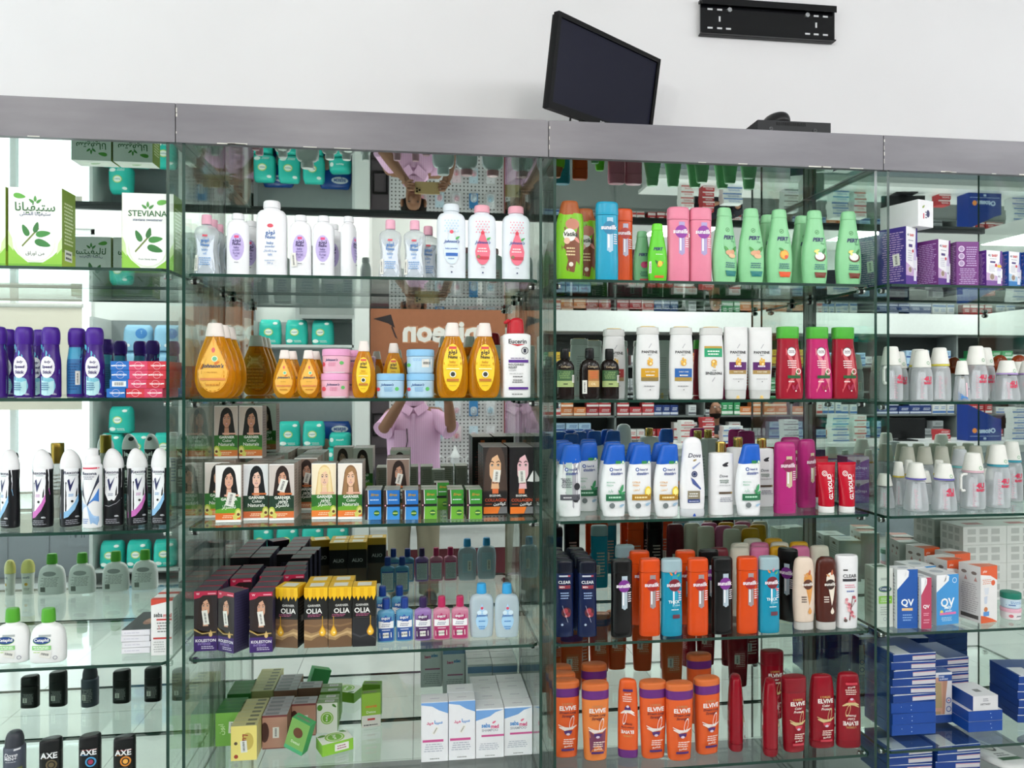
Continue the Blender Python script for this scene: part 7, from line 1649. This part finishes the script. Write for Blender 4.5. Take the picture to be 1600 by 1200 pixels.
for k in range(4):
    e = empty('spouted_cup', (.14 + .15 * k, GY + .08, .8206)); tag(e, 'white handled training cup, %s on the pegboard shelf' % CN[k], 'cup', 'training cups on the pegboard shelf')
    MB().lathe([(.028, 0), (.034, .006), (.036, .05), (.033, .095), (.030, .10)], n=20).build('cup_body', M('#e4e4e6', .25, 'milky'), e, 50)
    MB().lathe([(.036, .101), (.037, .12), (.022, .14), (.012, .17), (.009, .19)], n=20).build('cap', M('#efeff0', .3), e, 50)
    for s in (-1, 1):
        MB().path([(s * .033, 0, .11), (s * .062, 0, .10), (s * .066, 0, .06), (s * .036, 0, .045)], .005).build('handle', M('#efeff0', .3), e, 50)

# ================================================================== PEOPLE
def skin_body(name, V, E, R, mat, parent, root=0, sub=2):
    me = bpy.data.meshes.new(name)
    me.from_pydata(V, E, [])
    o = bpy.data.objects.new(name, me)
    COL.objects.link(o)
    sk = o.modifiers.new('skin', 'SKIN')
    if not me.skin_vertices:
        bpy.context.view_layer.objects.active = o
    for k, r in enumerate(R):
        sv = me.skin_vertices[0].data[k]
        sv.radius = r if isinstance(r, tuple) else (r, r)
        sv.use_root = (k == root)
    sb = o.modifiers.new('sub', 'SUBSURF'); sb.levels = sub; sb.render_levels = sub
    dg = bpy.context.evaluated_depsgraph_get()
    m2 = bpy.data.meshes.new_from_object(o.evaluated_get(dg))
    bpy.data.objects.remove(o)
    m2.materials.clear(); m2.materials.append(mat)
    m2.shade_smooth()
    o = bpy.data.objects.new(name, m2)
    return link(o, parent)

def tube_loft(rows, n=20):
    """rows: (centre, rx, ry) horizontal or oriented ellipses joined along the path"""
    v, f = [], []
    for k, (c, rx, ry) in enumerate(rows):
        c = Vector(c)
        a = Vector(rows[max(k - 1, 0)][0]); b = Vector(rows[min(k + 1, len(rows) - 1)][0])
        d = (b - a).normalized()
        ax = Vector((1, 0, 0)) - d * d.x
        if ax.length < .2: ax = Vector((0, 1, 0)) - d * d.y
        ax.normalize(); ay = d.cross(ax)
        for q in range(n):
            t = 2 * pi * q / n
            v.append(tuple(c + ax * (rx * cos(t)) + ay * (ry * sin(t))))
    for j in range(len(rows) - 1):
        for q in range(n):
            f.append((j * n + q, j * n + (q + 1) % n, (j + 1) * n + (q + 1) % n, (j + 1) * n + q))
    f.append(tuple(range(n - 1, -1, -1))); f.append(tuple(range((len(rows) - 1) * n, len(rows) * n)))
    return v, f

pm = bpy.data.materials.new('pink_striped_cotton')
pm.use_nodes = True
nt = pm.node_tree; p_ = nt.nodes['Principled BSDF']
tc = nt.nodes.new('ShaderNodeTexCoord'); wv = nt.nodes.new('ShaderNodeTexWave')
wv.wave_type = 'BANDS'; wv.bands_direction = 'X'; wv.inputs['Scale'].default_value = 26; wv.inputs['Distortion'].default_value = .6
mx = nt.nodes.new('ShaderNodeMixRGB'); mx.inputs[1].default_value = (*lin('#e3b9d8'), 1); mx.inputs[2].default_value = (*lin('#cf9dc4'), 1)
nt.links.new(tc.outputs['Object'], wv.inputs[0]); nt.links.new(wv.outputs['Fac'], mx.inputs[0]); nt.links.new(mx.outputs[0], p_.inputs['Base Color'])
p_.inputs['Roughness'].default_value = .8
SKIN = M('#8a5f48', .5)

ph = empty('person', (-.03, -.38, 0))
tag(ph, 'man in a pink striped shirt holding up a phone, seen in the mirror', 'person')
V = [(0, 0, .88), (0, .005, 1.04), (0, .01, 1.20), (0, .02, 1.33), (0, .035, 1.40), (0, .06, 1.455), (0, .055, 1.53), (0, .04, 1.60)]
E_ = [(k, k + 1) for k in range(7)]
R = [(.14, .10), (.135, .095), (.15, .10), (.075, .065), (.052, .055), (.058, .070), (.072, .090), (.05, .06)]
V += [(0, .15, 1.51)]; E_ += [(6, 8)]; R += [.012]                       # nose
for s in (-1, 1):
    b = len(V)
    el = (-.205, .11, 1.185) if s < 0 else (.255, .11, 1.185)
    wr = (-.060, .275, 1.42) if s < 0 else (.225, .285, 1.42)
    pa = (-.022, .315, 1.478) if s < 0 else (.192, .325, 1.478)
    V += [(s * .165, .0, 1.285), tuple((Vector((s * .165, 0, 1.285)) + Vector(el)) / 2), el, tuple((Vector(el) + Vector(wr)) / 2), wr, pa]
    E_ += [(2, b), (b, b + 1), (b + 1, b + 2), (b + 2, b + 3), (b + 3, b + 4), (b + 4, b + 5)]
    R += [.062, .05, .044, .040, .028, (.030, .018)]
    tip_x = .035 if s < 0 else -.035
    for q in range(4):                                                   # fingers closed over the phone edge
        zz = .030 - .019 * q
        f = len(V)
        ln = (1, 1.12, 1.05, .85)[q]
        px_ = pa[0] - tip_x * .25
        V += [(px_, pa[1] + .022, pa[2] + zz), (px_ + tip_x * .45 * ln, pa[1] + (.045 if s < 0 else .036), pa[2] + zz + .004), (px_ + tip_x * 1.15 * ln, pa[1] + .0495 if s < 0 else pa[1] + .0395, pa[2] + zz + .006)]
        E_ += [(b + 5, f), (f, f + 1), (f + 1, f + 2)]
        R += [.0095, .0085, .007]
    f = len(V)                                                           # thumb on the near face
    V += [(pa[0] + tip_x * .3, pa[1] - .012, pa[2] - .012), (pa[0] + tip_x * .8, pa[1] - .006, pa[2] + .006), (pa[0] + tip_x * 1.3, pa[1] + .004, pa[2] + .018)]
    E_ += [(b + 4, f), (f, f + 1), (f + 1, f + 2)]
    R += [.012, .010, .0085]
for s in (-1, 1):
    b = len(V)
    V += [(s * .09, -.005, .80), (s * .10, .015, .46), (s * .105, -.02, .10), (s * .115, .09, .045)]
    E_ += [(0, b), (b, b + 1), (b + 1, b + 2), (b + 2, b + 3)]
    R += [.085, .058, .042, .04]
skin_body('body', V, E_, R, SKIN, ph)
# shirt
sm = MB()
v, f = tube_loft([((0, -.005, .80), .185, .125), ((0, 0, .86), .188, .13), ((0, .005, 1.0), .178, .125), ((0, .01, 1.14), .185, .125), ((0, .01, 1.25), .188, .115), ((0, .01, 1.30), .165, .10), ((0, .015, 1.335), .11, .08), ((0, .025, 1.365), .072, .07)], 28)
sm.add(v, f)
for s in (-1, 1):
    el = Vector((-.205, .11, 1.185) if s < 0 else (.255, .11, 1.185))
    sh_ = Vector((s * .135, .0, 1.275))
    v, f = tube_loft([(tuple(sh_ + Vector((-s * .03, 0, .0))), .060, .066), (tuple(sh_.lerp(el, .15)), .064, .070), (tuple(sh_.lerp(el, .5)), .066, .068), (tuple(sh_.lerp(el, .8)), .068, .066), (tuple(sh_.lerp(el, .99)), .072, .070)], 18)
    sm.add(v, f)
sm.build('shirt', pm, ph, 60)
MB().box((-.012, .126, .84), (.012, .134, 1.30)).build('button_placket', pm, ph)
cl = MB()
cl.add([(-.075, .07, 1.375), (0, .115, 1.335), (-.03, .135, 1.285), (-.10, .085, 1.33)], [(0, 1, 2, 3)]).add([(.075, .07, 1.375), (0, .115, 1.335), (.03, .135, 1.285), (.10, .085, 1.33)], [(3, 2, 1, 0)])
cl.lathe([(.070, 1.35), (.074, 1.37), (.070, 1.40), (.064, 1.40), (.066, 1.36)], (0, .03, 0), 20)
cl.build('collar', pm, ph, 50)
MB().box((-.13, .120, 1.08), (-.045, .130, 1.19)).build('chest_pocket', pm, ph)
MB().path([(-.045, .132, 1.20), (-.04, .135, 1.12), (-.055, .135, 1.04), (-.075, .132, 1.00)], .003).build('eyewear_cord', M('#3a3238'), ph)
tr = MB()
for s in (-1, 1):
    v, f = tube_loft([((s * .085, -.005, .90), .10, .12), ((s * .09, 0, .78), .102, .115), ((s * .10, .012, .46), .078, .082), ((s * .105, -.01, .10), .068, .075), ((s * .105, -.01, .055), .07, .08)], 18)
    tr.add(v, f)
tr.build('trousers', M('#8f8674', .85, 'cloth'), ph, 60)
for s in (-1, 1):
    v, f = loft(resample([(0, .9, .95, 2.4), (.3, 1, 1, 2.4), (.7, .8, .75, 2.4), (1, .5, .4, 2.2)], 3), .10, .27, .085, 20)
    mesh_obj('shoe', [(a + s * .112, b + .045, c) for a, b, c in v], f, M('#2a2422', .4), ph, smooth=50)
v, f = tube_loft([((0, .03, 1.49), .080, .095), ((0, .03, 1.55), .090, .108), ((0, .035, 1.62), .078, .095), ((0, .04, 1.665), .04, .05)], 20)
hv = [(a, b - (.022 if b > .05 and c < 1.58 else 0) - .022, c) for a, b, c in v]
mesh_obj('hair', hv, f, M('#1d1715', .7, 'cloth'), ph, smooth=60)
for s in (-1, 1):
    MB().lathe([(.002, -.006), (.008, -.003), (.009, 0), (.008, .003), (.002, .006)], (s * .030, .132, 1.535), 12).build('eye', M('#4a3a34', .3), ph, 60)
    MB().lathe([(.004, -.025), (.011, -.012), (.013, .008), (.009, .024), (.002, .03)], (s * .078, .045, 1.52), 10).build('ear', SKIN, ph, 60)
MB().tube((-.022, .142, 1.475), (.022, .142, 1.475), .005, n=8).build('mouth', M('#6a3a34', .5), ph)

fo = empty('mobile_phone', (.060, -.0315, 1.497), 0)
tag(fo, 'tan cased mobile phone held sideways in both hands in the mirror', 'phone')
v, f = loft(resample([(0, .98, 1, 8), (.03, 1, 1, 8), (.97, 1, 1, 8), (1, .98, 1, 8)], 1), .162, .009, .078, 32)
mesh_obj('phone_case', [(a, b, c - .039) for a, b, c in v], f, M('#b59a6e', .4), fo, smooth=50)
MB().box((-.076, .0045, -.002), (-.040, .0068, .034)).build('camera_bump', M('#a08860', .35), fo)
for a, b in ((-.066, .025), (-.066, .007), (-.050, .016)):
    MB().tube((a, .0066, b), (a, .0078, b), .0065, n=14).build('lens', M('#0a0a0c', .1), fo)

# ================================================================== THE DISPENSARY
fs = MB().box((1.06, YP, 2.06), (RX1, YP + .40, 2.42)); tag(fs.build('trim_1', M('#dfe3e0', .4)), kind='structure')
BO = (.90, 1.16, 1.42, 1.70)
ds_ = rack('long dark dispensary shelving along the far wall, full of cartons', 1.10, 7.6, YP + .005, YP + .34, BO, '#6f7573', '#3f4443', top=2.05, name='dispensary_shelving')
for xx in (2.1, 3.1, 4.1, 5.1, 6.1, 7.1):
    MB().box((xx - 4.35 - .01, .012, .0), (xx - 4.35 + .01, .335, 2.05)).build('divider', M('#7d8482', .3), ds_)
MB().box((-3.24, .02, .0), (3.24, .33, .878)).build('drawer_cabinet', M('#8b908e', .4), ds_)
MEDS = [('white', '#dfe1e0', '#3f6fb0'), ('white', '#e6e4e2', '#c04a4a'), ('pale blue', '#a9c6de', '#2a4f90'), ('red', '#b83a40', '#e8e4e4'), ('yellow', '#d8b43a', '#7a4a2a'), ('green', '#3f9a62', '#e8f0e8'), ('orange', '#d8804a', '#f0e0d0'), ('white', '#d4d8da', '#6a6a72'), ('dark blue', '#2a3f7a', '#d8dcea'), ('grey', '#a6aaac', '#5a5e60')]
MP = {}
rm = random.Random(21)
def med(k, x, y, z, w, d, h, lab, grp):
    key = (k, round(w, 3), round(h, 3))
    e = empty('medicine_carton', (x, y, z + .0008))
    if key not in MP:
        nm, c, c2 = MEDS[k]
        o = MB().box((-w / 2, -d / 2, 0), (w / 2, d / 2, h)).build('carton', M(c, .45, 'card'), e)
        ik = Ink(lambda a, b, l: (-a, d / 2 + l * 2, b), w, h, True).run([('r', -1, .08, 1, .3, c2), ('g', -.8, .45, .8, .8, 2, c2)])
        MP[key] = [o, ik.build('front_print', e)]
    else:
        for o in MP[key]:
            q = o.copy(); COL.objects.link(q); q.parent = e
    tag(e, lab, 'box', grp)
WH = [(.085, .11), (.11, .075), (.065, .14), (.13, .09)]
BN = ('lowest', 'second', 'third', 'top')
for b, z in enumerate(BO):
    x = 1.16; run = 0; cnt = 0
    while x < 7.45:
        if run == 0:
            k = rm.randrange(10); sz = rm.choice(WH); run = rm.randint(2, 5)
        w, h = sz
        near = min(abs(x + w / 2 - t) for t in (2.1, 3.1, 4.1, 5.1, 6.1, 7.1))
        if near < w / 2 + .014: x += .02; continue
        n = 2 if h < .10 and rm.random() < .6 else 1
        for q in range(n):
            cnt += 1
            od = '%d%s' % (cnt, 'th' if 10 < cnt % 100 < 14 else {1: 'st', 2: 'nd', 3: 'rd'}.get(cnt % 10, 'th'))
            med(k, x + w / 2, YP + .255 + rm.uniform(-.01, .02), z + q * (h + .001), w, .10, h, '%s medicine carton, %s from the left on the %s dispensary board' % (MEDS[k][0], od, BN[b]), 'cartons on the %s dispensary board' % BN[b])
        x += w + rm.uniform(.003, .012); run -= 1
        if run == 0 and rm.random() < .35: x += rm.uniform(.03, .12)
ct = empty('shop_counter', (4.3, -1.75, 0)); tag(ct, 'white dispensary counter in front of the far shelving', 'counter')
MB().box((-2.2, -.25, .0), (2.2, .22, .93)).build('counter_body', M('#c9cfce', .4), ct)
MB().box((-2.23, -.28, .931), (2.23, .27, .965)).build('worktop', M('#e6e8e6', .25), ct)
MB().box((-2.2, .221, .10), (2.2, .23, .86)).build('front_panel', M('#8f9aa0', .4), ct)
PILE = iter(('at the counter end', 'second from its end', 'before the clerk', 'beyond the clerk', 'amid the counter', 'before the dark screen', 'beside the dark screen', 'past the blue stand', 'last on the counter'))
for k, x, n, w, h in ((1, 2.42, 4, .12, .05), (3, 2.62, 5, .11, .045), (0, 2.85, 3, .18, .05), (7, 3.42, 4, .14, .05), (0, 3.9, 5, .16, .05), (1, 4.1, 4, .12, .06), (3, 4.95, 2, .12, .05), (0, 5.75, 6, .15, .05), (7, 6.0, 3, .14, .06)):
    pn = next(PILE)
    for q in range(n):
        med(k, x, -1.72 + rm.uniform(-.015, .015), .965 + q * (h + .001), w, .10, h, '%s carton, %s of the pile %s' % (MEDS[k][0], NB[q], pn), 'cartons piled on the counter')
cs = empty('counter_screen', (4.55, -1.70, .966), .15); tag(cs, 'black computer screen standing on the white dispensary counter', 'monitor')
MB().box((-.2, -.012, .02), (.2, .012, .21)).build('screen_shell', M('#131416', .4), cs)
MB().box((-.03, -.03, .012), (.03, .012, .10)).box((-.1, -.08, 0), (.1, .08, .012)).build('stand', M('#131416', .4), cs)
sd = empty('leaflet_stand', (5.30, -1.68, .966), 0); tag(sd, 'dark blue sloping cardboard stand with white tablets on the counter', 'display')
MB().poly([(-.17, 0), (.17, 0), (.17, .20), (.10, .22), (-.17, .34)], -.05, .10).build('stand_card', M('#1d3a8a', .4), sd)
ik = Ink(lambda x, z, l: (-x, .10 + l, z), .34, .34, True).run([('t', 'Otosan', -.1, .28, 1.1, '#c8d8f0', {'b': .05}), ('c', .62, .28, .14, '#e08a3a'), ('r', -.9, .12, .9, .13, '#c8d8f0'), ('r', -.08, .03, .08, .09, '#c8d8f0')])
ik.build('front_print', sd)
for k in range(4):
    med(0, 5.22 + .05 * k, -1.60 + .001 * k, .966 + .0, .045, .03, .10, 'tiny white packet, %s in the row before the blue stand' % CN[k], 'packets before the blue stand')

# pharmacist behind the counter
pc = empty('person', (3.02, -2.55, 0))
tag(pc, 'man with glasses and dark beard standing behind the far counter', 'person')
s0 = -.26
V = [(0, 0, .80), (0, 0, 1.0), (0, .01, 1.16 + s0 * .4), (0, .02, 1.33 + s0), (0, .04, 1.385 + s0), (0, .055, 1.44 + s0), (0, .055, 1.52 + s0), (0, .045, 1.585 + s0), (0, .155, 1.485 + s0)]
E_ = [(k, k + 1) for k in range(7)] + [(6, 8)]
R = [(.14, .10), (.14, .10), (.15, .10), (.07, .06), (.05, .055), (.055, .07), (.07, .088), (.05, .06), .011]
for s in (-1, 1):
    b = len(V)
    V += [(s * .17, 0, 1.26 + s0), (s * .23, .08, 1.0), (s * .15, .28, .98), (s * .11, .34, .98)]
    E_ += [(2, b), (b, b + 1), (b + 1, b + 2), (b + 2, b + 3)]
    R += [.06, .045, .03, .025]
    for q in range(5):
        f = len(V)
        V += [(s * (.13 - .017 * q), .36, .985), (s * (.13 - .017 * q), .395 - .006 * abs(q - 2), .975)]
        E_ += [(b + 3, f), (f, f + 1)]; R += [.009, .007]
b = len(V)
for s in (-1, 1):
    V += [(s * .09, 0, .72), (s * .10, .01, .42), (s * .10, 0, .07), (s * .11, .1, .04)]
    k = len(V) - 4
    E_ += [(0, k), (k, k + 1), (k + 1, k + 2), (k + 2, k + 3)]; R += [.085, .06, .045, .035]
skin_body('body', V, E_, R, M('#9a6f58', .5), pc)
sm = MB()
v, f = tube_loft([((0, 0, .70), .185, .125), ((0, 0, .9), .185, .125), ((0, .01, 1.0), .185, .12), ((0, .01, 1.04), .165, .10), ((0, .02, 1.09), .08, .075)], 24)
sm.add(v, f)
for s in (-1, 1):
    v, f = tube_loft([((s * .14, 0, 1.01), .07, .07), ((s * .23, .08, .985), .062, .06), ((s * .16, .26, .985), .042, .042)], 16)
    sm.add(v, f)
sm.build('shirt', M('#2a2c33', .8, 'cloth'), pc, 60)
tr = MB()
for s in (-1, 1):
    v, f = tube_loft([((s * .085, 0, .82), .10, .12), ((s * .10, .01, .42), .08, .08), ((s * .10, 0, .05), .07, .075)], 16)
    tr.add(v, f)
tr.build('trousers', M('#24262c', .85, 'cloth'), pc, 60)
v, f = tube_loft([((0, .02, 1.50 + s0), .076, .09), ((0, .02, 1.56 + s0), .077, .09), ((0, .03, 1.61 + s0), .06, .07), ((0, .035, 1.63 + s0), .03, .04)], 18)
mesh_obj('hair', [(a, b - .016 - (.02 if b > .05 and c < 1.57 + s0 else 0), c) for a, b, c in v], f, M('#1a1614', .7, 'cloth'), pc, smooth=60)
v, f = tube_loft([((0, .075, 1.405 + s0), .03, .03), ((0, .075, 1.425 + s0), .052, .055), ((0, .072, 1.455 + s0), .060, .066)], 18)
mesh_obj('beard', v, f, M('#1f1916', .8, 'cloth'), pc, smooth=60)
gl = MB()
for s in (-1, 1):
    gl.path([(s * .03 + .022 * cos(t * pi / 6), .150, 1.525 + s0 + .016 * sin(t * pi / 6)) for t in range(13)], .002, 6)
    gl.tube((s * .052, .15, 1.527 + s0), (s * .076, .05, 1.53 + s0), .002, n=6)
gl.tube((-.008, .152, 1.527 + s0), (.008, .152, 1.527 + s0), .002, n=6)
gl.build('glasses', M('#151518', .3), pc)
for s in (-1, 1):
    MB().lathe([(.002, -.009), (.009, 0), (.002, .009)], (s * .03, .134, 1.525 + s0), 10).build('eye', M('#d8d4d0', .3), pc, 60)
